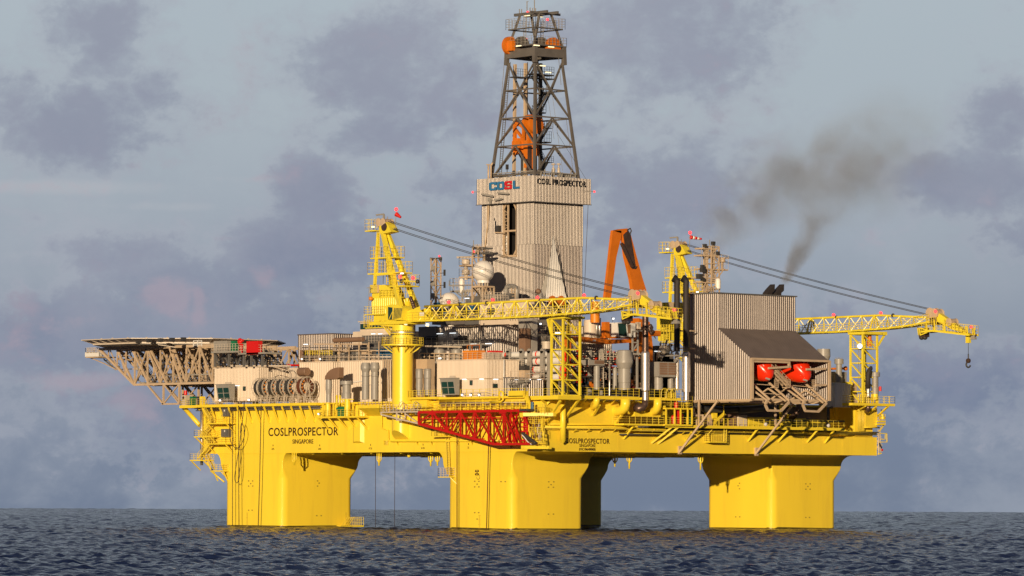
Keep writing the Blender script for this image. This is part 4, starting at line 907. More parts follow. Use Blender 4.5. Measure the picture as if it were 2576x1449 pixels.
p = W(10, 65, 178, x=BX); b.rail([p, p + Vector((BWD, 0, 0))], 1.25, .8, t=.08); b.build('end_railing', WP, t)
b = MB()
for k in range(9):
    c0 = 190 + k * 30; p = W(10, c0, 155 + (k % 3) * 10, x=BX + 1); b.path([p, p + Vector((0, -.6, .3)), p + Vector((.2, -1.2, -.1))], .1, 5); b.box((p.x - .2, p.y - .2, p.z - .4), (p.x + .2, p.y + .1, p.z + .1))
for c0 in (285, 430):
    p = W(10, c0, 98, x=BX + 1); b.path([p + Vector((0, .6 + .2, -.4)), p + Vector((0, .5, .3)), p + Vector((0, 0, .5)), p + Vector((0, -.5, .3)), p + Vector((0, -.8, -.4))], .06, 5)
b.build('burner_head', M['grey_paint'], t)
b = MB()
for x in (BX, BX + BWD): b.rail([W(10, 480, 168, x=x), W(10, 1540, 152, x=x)], 1.2, 1.3, t=.08)
b.build('walkway_railing', YR, t)
b = MB(); p = W(10, 480, 170, x=BX + .2); q = W(10, 1540, 152, x=BX + .2); b.bar(p + Vector((BWD / 2, 0, 0)), q + Vector((BWD / 2, 0, 0)), BWD * .8, .08); b.build('walkway', YS, t)
# boom bearings, platforms and pipe cluster at the hull corner
t = thing('hinge_platform', (-2, 1, 14), 'yellow hinge brackets with a cluster of pipes and small railings at the near hull corner', 'hinge platform')
for (cl, cr, c0, c1) in ((1503, 1738, 185, 216), (1518, 1692, 514, 546)):
    p = W(10, cl, c0, x=-2.0); q = W(10, cr, c1, x=-2.0); b = MB()
    b.prism([(BX - .6, p.y - 1.4, q.z), (BX - .6, p.y + .3 - 2.6, q.z), (-.4, q.y, q.z), (.3, q.y, q.z), (.3, p.y, q.z), (-1, p.y, q.z)], (0, 0, p.z - q.z)); b.build('bracket', YS, t)
rg = random.Random(11)
for k in range(13):
    c0 = 1565 + k * 11; x = -2.2 + (k % 4) * .45; a0 = 230 + rg.uniform(0, 110); a1 = 400 + rg.uniform(0, 100); P = [W(10, c0, a0, x=x), W(10, c0, (a0 + a1) / 2, x=x), W(10, c0 + 14, (a0 + a1) / 2 + 12, x=x), W(10, c0 + 14, a1, x=x)]
    b = MB(); b.path(P, rg.choice((.08, .12, .1)), 6); b.build('pipe', M[rg.choice(['yellow_steel', 'yellow_rail', 'pale_steel', 'yellow_steel', 'wood_brown'])], t)
for k in range(7):
    cy = 250 + k * 38; b = MB(); b.bar(W(10, 1560, cy, x=-1.8), W(10, 1712, cy + 4, x=-1.8), .11); b.build('pipe_shelf', YR, t)
for (cl, cr, cy) in ((1560, 1722, 290), (1570, 1722, 408), (1640, 1716, 512)):
    b = MB(); b.rail([W(10, cl, cy, x=-2.3), W(10, cr, cy, x=-2.3)], 1.3, .5, t=.07, mid=3); b.build('railing', YR, t)
b = MB(); b.rail([W(10, 1700, 175, x=-2.3), W(10, 1735, 178, x=-2.3)], 1.4, .5); b.rail([W(10, 1600, 182, x=-2.6), W(10, 1730, 182, x=-2.6)], 1.4, .6, t=.08); b.build('railing', YR, t)
p = W(10, 1600, 110, x=-2.6); b = MB(); b.lathe((p.x, p.y, p.z - 1.0), [(.3, 0), (.3, 1.6)], 10); b.build('actuator', M['blue_paint'], t)
for k, (a, c) in enumerate((((1560, 180), (1540, 20)), ((1600, 185), (1545, 0)), ((1625, 185), (1600, 80)))): b = MB(); b.bar(W(10, *a, x=-2.4), W(10, *c, x=-2.4), .3); b.build('strut', YS, t)
b = MB(); b.path(droop(10, [(1500, 390), (1530, 410), (1580, 450), (1635, 490)], -3.0), .3, 6); b.path(droop(10, [(1500, 430), (1540, 450), (1590, 495), (1640, 500)], -3.0), .12, 5); b.build('hose_bundle', M['dark_steel'], t)
b = MB(); b.path(droop(10, [(1495, 405), (1520, 430), (1550, 470), (1590, 500)], -3.2), .1, 5); b.build('pale_hose', M['white_paint'], t)
p = W(10, 1490, 145, x=-3.3); q = W(10, 1590, 165, x=-3.3); b = MB(); b.box((-3.8, q.y, q.z), (-2, p.y, p.z)); b.build('cover', M['dark_steel'], t)
# small basket hung under the boom
t = thing('small_side_platform', (-1, 27, 16), 'small yellow railed platform tucked under the red boom at the top of the column ladder', 'platform')
a = side_platform(t, 10, 585, 730, 415, -1.6, th=.2)
b = MB(); p = W(10, 570, 348, x=-1.6); q = W(10, 720, 348, x=-1.6); b.bar(p, q, .12); b.build('top_rail', M['dark_steel'], t)
for (cx) in (230, 430, 575, 830, 980):
    b = MB(); b.bar(W(10, cx, 468, x=-.9), W(10, cx + 22, 505, x=-.02), .1, .15); b.build('pipe_bracket', YS, bpy.data.objects['fire_main_pipe'])
# recess with pipes behind the boom walkway (upper hull side, right of the pedestal)
t = thing('pipe_gallery', (-1, 20, 19), 'dark gallery of yellow pipes and posts under the deck edge above the red boom', 'pipe gallery')
p = W(2, 1460, 800, x=-.5); q = W(2, 2330, 800, x=-.5); 
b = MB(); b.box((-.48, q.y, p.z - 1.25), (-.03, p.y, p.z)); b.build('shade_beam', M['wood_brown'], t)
for k in range(12): c0 = 1465 + k * 74; b = MB(); b.bar(W(2, c0, 800, x=-.7), W(2, c0, 905, x=-.7), .16 if k % 2 else .28); b.build('post', YS, t)
for k, cy in enumerate((812, 824, 838)): b = MB(); b.tube(W(2, 1465, cy, x=-.8 - .15 * k), W(2, 2330, cy - 8, x=-.8 - .15 * k), .09, 6); b.build('pipe', M[('yellow_steel', 'yellow_rail', 'pale_steel')[k]], t)
# ================================================================ derrick
CL = M['cladding']; DS = M['derrick_steel']; DD = M['dark_steel']
nc = W(15, 665, 360, x=30.0)                # near bottom corner of the upper band
by = nc.y
bl = W(15, 100, 398, x=30.0).y; br = W(15, 1250, 397, y=by).x; bz0 = nc.z; bz1 = W(15, 665, 100, x=30.0).z
ly = by + .9; lx = 30.9
ll = W(15, 150, 600, x=lx).y; lr = W(15, 1172, 600, y=ly).x; lz0 = 28.0; lzm = W(15, 665, 790, x=lx).z
t = thing('derrick_windwall', (30, by, ZT), 'tall ribbed metal wind wall tower with lettered upper band under the drilling derrick', 'tower')
b = MB(); b.wall((30, bl), (30, by), bz0, bz1, (-1, 0, 0), .36, .1); b.build('upper_band', CL, t)
b = MB(); b.wall((30, by), (br, by), bz0, bz1, (0, -1, 0), .36, .1); b.build('upper_band', CL, t)
b = MB(); b.box((30.01, by + .01, bz0 + .02), (br, bl, bz1 - .3)); b.build('band_core', M['dark_grey'], t)
b = MB(); b.box((29.86, by - .14, bz0 - .1), (br + .1, by, bz0 + .02)); b.box((29.86, by + .003, bz0 - .1), (30, bl + .1, bz0 + .02)); b.build('band_trim', M['dark_grey'], t)
# lower walls, left side with a tall slot
s0 = W(15, 360, 400, x=lx).y; s1 = W(15, 500, 400, x=lx).y; sz = W(15, 420, 915, x=lx).z
for (ya, yb, z0, z1, o) in ((ll, s0, lzm, bz0, .0), (s1, ly, lzm, bz0, .0), (ll - .4, s0, lz0, lzm - .003, .12), (s1, ly, lz0, lzm - .003, .12), (s0, s1, lz0, sz, .12)):
    b = MB(); b.wall((lx + o, ya), (lx + o, yb), z0, z1, (-1, 0, 0), .36, .1); b.build('side_wall', CL, t)
b = MB(); b.wall((lx, ly), (lr, ly), lzm, bz0, (0, -1, 0), .36, .1); b.build('front_wall', CL, t)
b = MB(); b.wall((lx, ly + .12), (lr, ly + .12), lz0, lzm - .003, (0, -1, 0), .36, .1); b.build('front_wall', M['cladding_house'], t)
b = MB(); b.box((lx + 3.0, ly + .2, lz0), (lr, ll - .5, bz0 - .1)); b.box((lx + .25, ly + .2, lz0), (lx + 3, s1, bz0 - .1)); b.box((lx + .25, s0, lz0), (lx + 3, ll - .5, bz0 - .1)); b.build('tower_core', M['void_dark'], t)
b = MB(); b.bar((lx + .3, s0 - .1, sz), (lx + .3, s0 - .1, bz0 - .1), .35); b.bar((lx + .3, s1 + .1, sz), (lx + .3, s1 + .1, bz0 - .1), .35); b.bar((lx + .25, s0 - 1.3, sz), (lx + .25, s0 - 1.3, bz0 - .1), .25)
mz = W(15, 420, 660, x=lx).z; b.bar((lx + .2, s0, mz), (lx + .2, s1, mz), .3); b.bar((lx, s0 + .1, sz), (lx, s1 - .1, sz), .35)
for (a0, a1, z0_, z1_) in ((s0, s0 - 1.0, sz + 1.2, sz), (s1, s1 + .8, sz + 1.2, sz), (s0, s0 - 1.0, bz0 - 1.4, bz0 - .1), (s1, s1 + .8, bz0 - 1.4, bz0 - .1)): b.bar((lx + .1, a0, z0_), (lx + .1, a1, z1_), .2)
z_ = sz
while z_ < bz0 - 1.3: b.bar((lx + .3, s0, z_), (lx + .3, s0 - 1.25, z_ + .6), .08); b.bar((lx + .3, s0, z_ + 1.2), (lx + .3, s0 - 1.25, z_ + .6), .08); z_ += 1.2
b.build('slot_frame', M['beige_steel'], t)
p = W(15, 403, 790, x=lx + .9); b = MB(); b.tube((p.x, p.y, p.z - 1.6), (p.x, p.y, p.z + 1.7), .17, 8); b.tube((p.x, p.y, p.z - 4.5), (p.x, p.y, p.z - 1.6), .05, 6); b.build('hanging_tool', M['white_paint'], t)
p = W(15, 312, 635, x=lx - .5); b = MB(); b.box((p.x - .3, p.y - .5, p.z - .6), (lx, p.y + .5, p.z + .5)); b.bar(p + Vector((0, .5, .5)), W(15, 276, 530, x=lx - .5), .08); b.build('winch_box', DD, t)
b = MB(); b.bar(p + Vector((0, .7, -.7)), p + Vector((0, -2.0, -.9)), .22); b.build('winch_beam', M['beige_steel'], t)
b = MB(); b.path([W(15, 222, 400, x=lx - .3), W(15, 215, 560, x=lx - .3), W(15, 195, 735, x=lx - .3), W(15, 188, 800, x=lx - .3), W(15, 170, 850, x=lx - .3), W(15, 168, 960, x=lx - .3)], .14, 6); b.path([W(15, 208, 400, x=lx - .3), W(15, 205, 560, x=lx - .3)], .08, 6); b.build('standpipe', M['beige_steel'], t)
b = MB()
for (a, c) in (((155, 290), (265, 310)), ((310, 275), (420, 285)), ((285, 350), (355, 335)), ((235, 345), (235, 390))): b.bar(W(15, *a, x=29.3), W(15, *c, x=29.3), .28, .3); b.bar(W(15, *a, x=29.3), W(15, *a, x=29.3) + Vector((.9, -.4, -.3)), .12)
b.box(tuple(W(15, 205, 355, x=29.2)), tuple(W(15, 255, 330, x=29.8))); b.build('sensor_arm', M['grey_paint'], t)
# bright triangular chute on the right face
ap = W(15, 897, 705, y=ly - .2); A0 = W(15, 765, 1370, y=ly); A1 = W(15, 1018, 1370, y=ly)
out = .9; A0 = W(15, 778, 1370, y=ly - out); A1 = W(15, 1008, 1370, y=ly - out); zb = A0.z; hgt = ap.z - zb; xa, xb = A0.x, A1.x
b = MB(); k = int((xb - xa) / .42); pr = []
tilt = Vector((0, -out, -hgt)).normalized()
for i in range(k * 2 + 1):
    f = i / (k * 2); x_ = xa + (xb - xa) * f; o_ = -.16 if i % 2 else 0.0
    fr = min(1, 2 * min(f, 1 - f)); pr.append(((x_, ly - out + o_, zb), (x_, ly - .2 - out * (1 - fr) * .9 + o_ * .5, zb + hgt * fr)))
vs = [p for q in pr for p in q]; b.add(vs, [(2 * i, 2 * i + 2, 2 * i + 3, 2 * i + 1) for i in range(len(pr) - 1)]); b.build('chute_face', M['chute_metal'], t)
b = MB(); b.add([(xa, ly - out, zb), (ap.x, ly - .25, ap.z), (xa - .5, ly, zb), (xa - .5, ly - .01, zb)], [(0, 1, 2)]); b.add([(xb, ly - out, zb), (ap.x, ly - .25, ap.z), (xb + .5, ly, zb)], [(0, 2, 1)]); b.build('chute_cheek', M['grey_paint'], t)
b = MB(); p = W(15, 832, 1325, y=ly - out - .3); q = W(15, 985, 1400, y=ly - out - .3); b.box((p.x, p.y - .05, q.z), (q.x, ly - out + .5, p.z)); b.build('opening', M['void_dark'], t)
b = MB()
for cx in (862, 950): p = W(15, cx, 1362, y=ly - out - .5); b.lathe(p, [(0, -.2), (.9, -.15), (.9, .1), (0, .15)], 12, axis=(0, 1, 0))
b.build('orange_wheels', M['orange_paint'], t)
# lettering on the band
text_on('COSL PROSPECTOR', W(15, 712, 188, y=by - .12), Vector((W(15, 1200, 220, y=by - .12).x, by - .12, W(15, 712, 188, y=by - .12).z)), 1.05, (0, -1, 0), M['letter_ink'], t, bold=.012, ext=.06, sp=1.15)
LX = 29.84; lt = W(15, 230, 255, x=LX); rtp = W(15, 535, 240, x=LX); LH = W(15, 230, 172, x=LX).z - lt.z; LW = lt.y - rtp.y
def strokes(segs, i, m):
    """block letter: rectangles in a unit cell"""
    for (u0, v0, u1, v1) in segs:
        cw = LW * .235; c0 = lt.y - i * LW * .255; b = MB(); b.box((LX - .1, c0 - u1 * cw, lt.z + v0 * LH), (LX, c0 - u0 * cw, lt.z + v1 * LH)); BB.append(b)
for i, (segs, m) in enumerate((([(0, .08, .28, .92), (.1, .76, 1, 1), (.1, 0, 1, .24), (.72, .24, 1, .36), (.72, .64, 1, .76)], 'letter_blue'), ([(0, .08, .28, .92), (.72, .08, 1, .92), (.1, .76, .9, 1), (.1, 0, .9, .24)], 'letter_blue'),
                               ([(0, .5, .28, .92), (.72, .08, 1, .5), (.1, .78, 1, 1), (0, 0, .9, .22), (.1, .39, .9, .61), (.72, .66, 1, .78), (0, .22, .28, .34)], 'letter_red'), ([(.05, 0, .33, 1), (.05, 0, 1, .24)], 'letter_blue'))):
    BB = []; strokes(segs, i, m); b = MB()
    xs_ = 0
    for q in BB:
        b.add([v + Vector((-.002 * xs_, 0, 0)) for v in q.v], q.f); xs_ += 1
    b.build('logo_letter', M[m], t)
# small masts at the band corners
for (cx, cy, kw) in ((62, 270, dict(x=30)), (1285, 265, dict(y=by))):
    p = W(15, cx, cy, **kw); b = MB(); b.bar(p, p + (Vector((0, -1.8, 0)) if cx < 500 else Vector((-3.2, 0, 0))), .12); o = b.build('light_arm', M['grey_paint'], t); b = MB(); b.sphere(p, .2, 8, 6); b.build('red_light', M['lamp_red'], o)
# ---- derrick lattice
t = thing('drilling_derrick', (34, by + 6, bz1), 'tall dark steel lattice derrick tapering upwards, with a crown platform on its top', 'derrick')
C0 = W(6, 612, 1330, x=31.2); x0, y0, zb = C0; yl = W(6, 287, 1335, x=31.2).y; xr = W(6, 945, 1345, y=y0).x
ctr = Vector(((x0 + xr) / 2, (y0 + yl) / 2, 0)); hw = Vector(((xr - x0) / 2, (yl - y0) / 2))
zt = W(6, 585, 460, x=ctr.x - 3.2).z; tw = (3.3, 3.55)
def legp(sx, sy, z, k=0):
    f = (z - zb) / (zt - zb); return Vector((ctr.x + sx * (hw.x + (tw[0] - hw.x) * f), ctr.y + sy * (hw.y + (tw[1] - hw.y) * f), z))
QS = ((-1, -1), (-1, 1), (1, 1), (1, -1))
for (sx, sy) in QS:
    b = MB(); b.bar(legp(sx, sy, zb - 2.5), legp(sx, sy, zt), .44, .46, .38, .38); b.build('leg', DS, t)
zl = [zb, W(6, 612, 1085, x=31.6).z, W(6, 604, 875, x=32).z, W(6, 596, 665, x=32.4).z, zt]
for i in range(4):
    for j in range(4):
        q0, q1 = QS[j], QS[(j + 1) % 4]; z0, z1 = zl[i], zl[i + 1]
        a, c = legp(*q0, z1), legp(*q1, z1); a0, c0 = legp(*q0, z0), legp(*q1, z0)
        if i < 3: b = MB(); b.bar(a, c, .24); b.build('girt', DS, t)
        b = MB()
        if i == 3: m_ = (a0 + c0) / 2; b.bar(a, m_, .24); b.bar(c, m_, .24)
        else: m_ = (a + c) / 2; b.bar(a0, m_, .24); b.bar(c0, m_, .24)
        b.build('brace', DS, t)
for j in range(4):
    b = MB(); b.bar(legp(*QS[j], zb + .6), legp(*QS[(j + 1) % 4], zb + .6), .35); b.build('girt', DS, t)
# crown block platform
zc0 = zt - .2; zc1 = zt + 3.0; zc2 = zc1 + 1.6
b = MB(); e_ = 4.3
for (sx, sy) in QS: b.bar((ctr.x + sx * 3.6, ctr.y + sy * 3.8, zc0 - .2), (ctr.x + sx * 3.5, ctr.y + sy * 3.7, zc1), .7)
for j in range(4):
    q0, q1 = QS[j], QS[(j + 1) % 4]; b.bar((ctr.x + q0[0] * 3.7, ctr.y + q0[1] * 3.9, zt + 1.6), (ctr.x + q1[0] * 3.7, ctr.y + q1[1] * 3.9, zt + 1.5), .35, 1.5)
b.build('crown_frame', M['derrick_steel'], t)
b = MB(); b.box((ctr.x - 3.9, ctr.y - 4.1, zc1 - .25), (ctr.x + 3.9, ctr.y + 4.1, zc1)); b.build('crown_deck', M['dark_grey'], t)
b = MB(); b.rail([(ctr.x - 3.9, ctr.y - 4.1, zc1), (ctr.x + 3.9, ctr.y - 4.1, zc1), (ctr.x + 3.9, ctr.y + 4.1, zc1), (ctr.x - 3.9, ctr.y + 4.1, zc1)], 1.5, .9, close=True); b.build('crown_railing', M['grey_paint'], t)
for k, (cx, cy, m, kk) in enumerate(((425, 345, 'orange_paint', dict(x=ctr.x - 3.5)), (515, 345, 'derrick_steel', dict(x=ctr.x - 2)), (660, 348, 'derrick_steel', dict(y=ctr.y - 2)), (752, 352, 'orange_paint', dict(y=ctr.y - 3.5)))):
    p = W(6, cx, cy, **kk); b = MB(); b.lathe(p - Vector((0, .45, 0)), [(.4, 0), (1.65, .1), (1.65, .8), (.4, .9)], 22, axis=(0, 1, 0)); b.build('sheave', M[m], t)
p = W(6, 412, 365, x=ctr.x - 4.2); q = W(6, 452, 345, x=ctr.x - 4.2); b = MB(); b.box((p.x - .3, q.y, p.z - .5), (p.x + .5, p.y, q.z + .9)); b.build('motor_box', M['orange_paint'], t)
for (cx, cy, kw) in ((498, 347, dict(x=ctr.x - 3.8)), (625, 343, dict(y=ctr.y - 3.9)), (735, 355, dict(y=ctr.y - 3.9)), (618, 494, dict(y=ctr.y - 2.5)), (670, 497, dict(y=ctr.y - 2.5)), (712, 547, dict(y=ctr.y - 2)), (562, 118, dict(x=ctr.x - 1)), (652, 127, dict(y=ctr.y - 1))):
    lamp(t, 6, cx, cy, w=1.3, h=.14, m='lamp_warm', **kw)
# gin pole frame above the crown
ztop = W(6, 500, 110, x=ctr.x - 2).z; zr = W(6, 470, 222, x=ctr.x - 3).z
for (sx, sy) in QS:
    b = MB(); b.bar((ctr.x + sx * 3.4, ctr.y + sy * 3.4, zc1), (ctr.x + sx * 1.4, ctr.y + sy * 2.6, ztop), .38); b.build('gin_pole_leg', DS, t)
b = MB(); b.bar((ctr.x - 1.3, ctr.y - 4.6, ztop + .1), (ctr.x - 1.3, ctr.y + 4.2, ztop + .1), .4, .5); b.bar((ctr.x + 1.3, ctr.y - 4.6, ztop + .1), (ctr.x + 1.3, ctr.y + 4.2, ztop + .1), .4, .5); b.bar((ctr.x - 3.6, ctr.y - 2.6, ztop + .02), (ctr.x + 3.6, ctr.y - 2.6, ztop + .02), .35, .4); b.build('gin_pole_beam', M['dark_grey'], t)
b = MB()
for s in (-1, 1): b.bar((ctr.x + s * 3.2, ctr.y - 3.6, zr), (ctr.x + s * 3.2, ctr.y + 3.6, zr), .5, .2); b.bar((ctr.x - 3.2, ctr.y + s * 3.6, zr), (ctr.x + 3.2, ctr.y + s * 3.6, zr), .5, .2)
b.build('top_platform', M['dark_grey'], t)
b = MB(); b.rail([(ctr.x - 3.6, ctr.y - 4, zr), (ctr.x + 3.6, ctr.y - 4, zr), (ctr.x + 3.6, ctr.y + 4, zr), (ctr.x - 3.6, ctr.y + 4, zr)], 1.9, .8, mid=3, close=True); b.build('top_railing', M['grey_paint'], t)
b = MB()
for (cx, ct, cb) in ((556, 15, 105), (612, 0, 105), (499, 68, 105), (515, 68, 110), (579, 58, 100), (599, 60, 95), (621, 62, 100)): b.bar(W(6, cx, cb, x=ctr.x), W(6, cx, ct, x=ctr.x), .12)
b.bar(W(6, 552, 14, x=ctr.x), W(6, 566, 11, x=ctr.x), .1); b.build('aerial', M['grey_paint'], t)
for (cx, cy) in ((562, 92), (711, 147), (549, 296)): b = MB(); b.sphere(W(6, cx, cy, x=ctr.x - 1), .24, 8, 6); b.build('red_light', M['lamp_red'], t)
b = MB(); b.ladder((ctr.x - 1.5, ctr.y + 1.2, zc1), (ctr.x - 1.5, ctr.y + 1.2, ztop), .6, t=.08); b.ladder((ctr.x + .5, ctr.y - 1.2, zc1), (ctr.x + .5, ctr.y - 1.2, ztop - 1), .6, side=(1, 0, 0), t=.08); b.build('ladder', M['grey_paint'], t)
# guide rails, inner platforms, stairs, ropes
b = MB()
for cx in (457, 541): p = W(6, cx, 1310, x=ctr.x - 1); b.bar((p.x, p.y, zb - 2), (p.x, p.y - .2 if cx < 500 else p.y, zt), .5, .45)
b.build('guide_rail', M['beige_steel'], t)
p = W(6, 620, 1000, x=ctr.x); b = MB(); b.bar((ctr.x + 1, ctr.y - .3, zb - 2), (ctr.x + 1, ctr.y - .3, zt), .5); b.build('guide_rail', M['dark_grey'], t)
rg = random.Random(9)
zz = zb; fl = 0; sxp = W(6, 660, 1200, y=ctr.y - 1).x
while zz < zl[3] + 2:
    xa_, xb_ = (sxp - .9, sxp + 1.4) if fl % 2 == 0 else (sxp + 1.4, sxp - .9)
    b = MB(); yy = ctr.y - 1 + .7 * (fl % 2); b.stair((xa_ + .12 * fl * -.8, yy, zz), (xb_ - .1 * fl * .8, yy, zz + 3.1), .8, side=(0, 1, 0)); b.build('stair_flight', DD, t)
    b = MB(); b.box((xb_ - .1 * fl * .8 - .6, ctr.y - 1.8, zz + 3.05), (xb_ - .1 * fl * .8 + 1.0, ctr.y + .4, zz + 3.12)); b.rail([(xb_ - .1 * fl * .8 - .6, ctr.y - 1.8, zz + 3.12), (xb_ - .1 * fl * .8 + 1.0, ctr.y - 1.8, zz + 3.12)], 1.1, .6); b.build('stair_landing', DD, t)
    zz += 3.1; fl += 1
for (cx0, cx1, cy, hh) in ((600, 760, 580, 1.6), (470, 560, 575, 1.4), (600, 760, 552, 1.4), (690, 740, 1068, 1.9), (655, 700, 845, 1.5)):
    p = W(6, cx0, cy, y=ctr.y - 2.2); q = W(6, cx1, cy, y=ctr.y - 2.2); b = MB(); b.box((p.x, p.y, p.z - .2), (q.x, p.y + 1.6, p.z)); b.rail([p, (q.x, p.y, p.z)], hh, .6); b.build('inner_platform', DD, t)
b = MB(); b.ladder(W(6, 352, 1330, x=32.2), W(6, 420, 470, x=ctr.x - 3.4), .7, t=.1); b.build('leg_ladder', M['dark_grey'], t)
b = MB()
for cx in (512, 518, 524, 560): b.tube(W(6, cx, 1330, x=ctr.x - .5), W(6, cx, 1120 if cx < 550 else 470, x=ctr.x - .5), .08, 5)
b.tube(W(6, 745, 700, y=ctr.y - 3), W(6, 825, 1290, y=ctr.y - 5), .04, 4); b.tube(W(6, 700, 640, y=ctr.y - 3), W(6, 760, 1050, y=ctr.y - 5), .04, 4); b.tube(W(6, 790, 385, y=ctr.y - 4), W(6, 813, 640, y=ctr.y - 4), .06, 4); b.tube(W(6, 390, 400, x=ctr.x - 4), W(6, 352, 880, x=ctr.x - 5), .06, 4)
b.tube(W(6, 850, 880, y=ctr.y - 4.5), W(6, 905, 1300, y=ctr.y - 5), .05, 4); b.tube(W(6, 780, 1000, y=ctr.y - 4.5), W(6, 1000, 1350, y=ctr.y - 6), .03, 4); b.build('wire', DD, t)
b = MB()
for k in range(12):
    cx = 300 + k * 20 + rg.uniform(-6, 6); p = W(6, cx, 1320, x=31.5); b.bar((p.x, p.y, bz1 - .4), (p.x + .3, p.y - .3, bz1 + rg.uniform(.5, 1.3)), .16)
for k in range(14):
    cx = 660 + k * 20 + rg.uniform(-6, 6); p = W(6, cx, 1320, y=y0 - .3); b.bar((p.x, p.y, bz1 - .4), (p.x + .3, p.y, bz1 + rg.uniform(.4, 1.6)), .18)
b.bar(W(6, 290, 1312, x=31), W(6, 600, 1290, x=31), .15); b.bar(W(6, 640, 1290, y=y0 - .4), W(6, 930, 1318, y=y0 - .4), .15); b.build('floor_equipment', M['grey_paint'], t)
for cx in (755, 795):
    p = W(6, cx, 1335, y=y0 + 1.5); q = W(6, cx, 1265, y=y0 + 1.5); b = MB(); b.tube(p, q, .25, 8); b.tube(q, q + Vector((0, 0, .5)), .12, 6); b.lathe(q + Vector((0, 0, .5)), [(.45, 0), (.3, .25), (0, .3)], 10); b.build('vent_post', M['pale_steel'], t)
p = W(6, 265, 1345, x=30.3); b = MB(); b.tube((30.3, p.y, bz1 - 1), W(6, 265, 1245, x=30.3), .17, 8); q = W(6, 285, 1250, x=30.3); b.path([(30.3, q.y, bz1 - 1), q, q + Vector((0, -.4, .5))], .17, 8); b.bar(W(6, 252, 1243, x=30.3), W(6, 292, 1243, x=30.3), .2); b.build('flare_stub', M['beige_steel'], t)
p = W(6, 406, 1300, x=31); b = MB(); b.bar(p, W(6, 406, 1262, x=31), .1); q = W(6, 406, 1258, x=31); b.box(q - Vector((.2, .2, .5)), q + Vector((.2, .2, .4))); b.build('camera_post', DD, t)
# top drive
t = thing('top_drive', (ctr.x, ctr.y, W(6, 540, 1170, x=ctr.x).z), 'orange top drive machine hanging inside the derrick lattice', 'drilling machine')
OP = M['orange_paint']; xx = ctr.x - 1.8
for (a, c, w) in (((465, 915), (465, 1170), .5), ((530, 905), (530, 1160), .45), ((465, 920), (530, 960), .5), ((465, 970), (525, 1045), .45), ((460, 1060), (530, 1060), .8), ((465, 1100), (525, 1100), 1.6), ((460, 1165), (530, 1130), .5), ((465, 950), (520, 945), .25), ((570, 960), (570, 1290), .6), ((600, 960), (600, 1290), .5)):
    b = MB(); b.bar(W(6, *a, x=xx), W(6, *c, x=xx), w); b.build('frame', OP, t)
p = W(6, 575, 935, x=xx); b = MB(); b.lathe(p + Vector((0, .5, 0)), [(.2, -1.0), (1.7, -.8), (1.7, -.2), (.2, 0)], 18, axis=(0, 1, 0)); b.build('travelling_block', M['orange_paint'], t)
p = W(6, 615, 940, x=xx); b = MB(); b.lathe(p + Vector((0, .3, 0)), [(.2, -1.0), (1.7, -.8), (1.7, -.2), (.2, 0)], 18, axis=(0, 1, 0)); b.build('travelling_block', M['orange_paint'], t)
for (a, c, w) in (((560, 1060), (560, 1200), 1.0), ((580, 1100), (580, 1310), .9), ((630, 1070), (636, 1175), .5), ((545, 1250), (590, 1250), .8)): b = MB(); b.bar(W(6, *a, x=xx - .3), W(6, *c, x=xx - .3), w); b.build('motor', M['orange_paint'] if w != .9 else M['steel_burnt'], t)

# ================================================================ pedestal cranes
YC = M['yellow_crane']
yp = W(10, 185 + 0, 0, x=-.3).y - 1.9
PB = W(14, 515, 1330, x=0.0); PY = PB.y; CR_O = Vector((0, PY, ZT))
t = crane = thing('pedestal_crane', CR_O, 'near yellow pedestal crane whose long lattice boom reaches right across the middle of the platform', 'crane', 'yellow pedestal cranes')
pr_ = 26.5 / (FOC / (PB - CP).dot(cF))
zped = W(14, 515, 1320, x=0).z
b = MB(); zcut = W(10, 250, 380, x=-1.5).z
n_ = 28; vs = []
for j in range(n_):
    a = 2 * math.pi * j / n_; vs.append((pr_ * math.cos(a), PY + pr_ * math.sin(a), zcut - 1.2 + (-.85) * pr_ * math.cos(a)))
for j in range(n_):
    a = 2 * math.pi * j / n_; vs.append((pr_ * math.cos(a), PY + pr_ * math.sin(a), zped - 2.6))
b.add(vs, [(j, (j + 1) % n_, n_ + (j + 1) % n_, n_ + j) for j in range(n_)], True); b.add(vs[:n_], [tuple(range(n_))[::-1]]); ped = b.build('pedestal', M['yellow_hull'], t)
b = MB(); b.lathe((0, PY, zped - 2.6), [(pr_ + .06, 0), (pr_ + .06, .9), (pr_ + .22, .92), (pr_ + .22, 1.1), (pr_, 1.12), (pr_, 1.35), (pr_ + .25, 1.37), (pr_ + .25, 1.6), (pr_ + .02, 1.62), (pr_ + .02, 2.6)], 28); b.build('slewing_ring', YC, t)
b = MB(); b.lathe((0, PY, zped - 1.62), [(pr_ + .07, 0), (pr_ + .07, .32)], 28); b.build('bearing_band', M['steel_shiny'], t)
b = MB()
for k in range(40):
    a = k * math.pi / 20
    for zz in (-1.75, -1.12): c = Vector((math.cos(a) * (pr_ + .24), PY + math.sin(a) * (pr_ + .24), zped + zz)); b.box(c - Vector((.05, .05, .08)), c + Vector((.05, .05, .08)))
b.build('bolt_ring', M['dark_steel'], t)
zw = W(2, 1100, 250, x=0).z; rw = pr_ + 1.95
b = MB(); b.lathe((0, PY, zw - .3), [(pr_ + .01, 0), (rw, .1), (rw, .35), (pr_ + .01, .36)], 12); wk = b.build('pedestal_walkway', YC, t)
b = MB(); ring = [(rw * .98 * math.cos(k * math.pi / 6), PY + rw * .98 * math.sin(k * math.pi / 6), zw) for k in range(12)]; b.rail(ring, 1.25, .8, close=True, t=.08); b.build('railing', YR, wk)
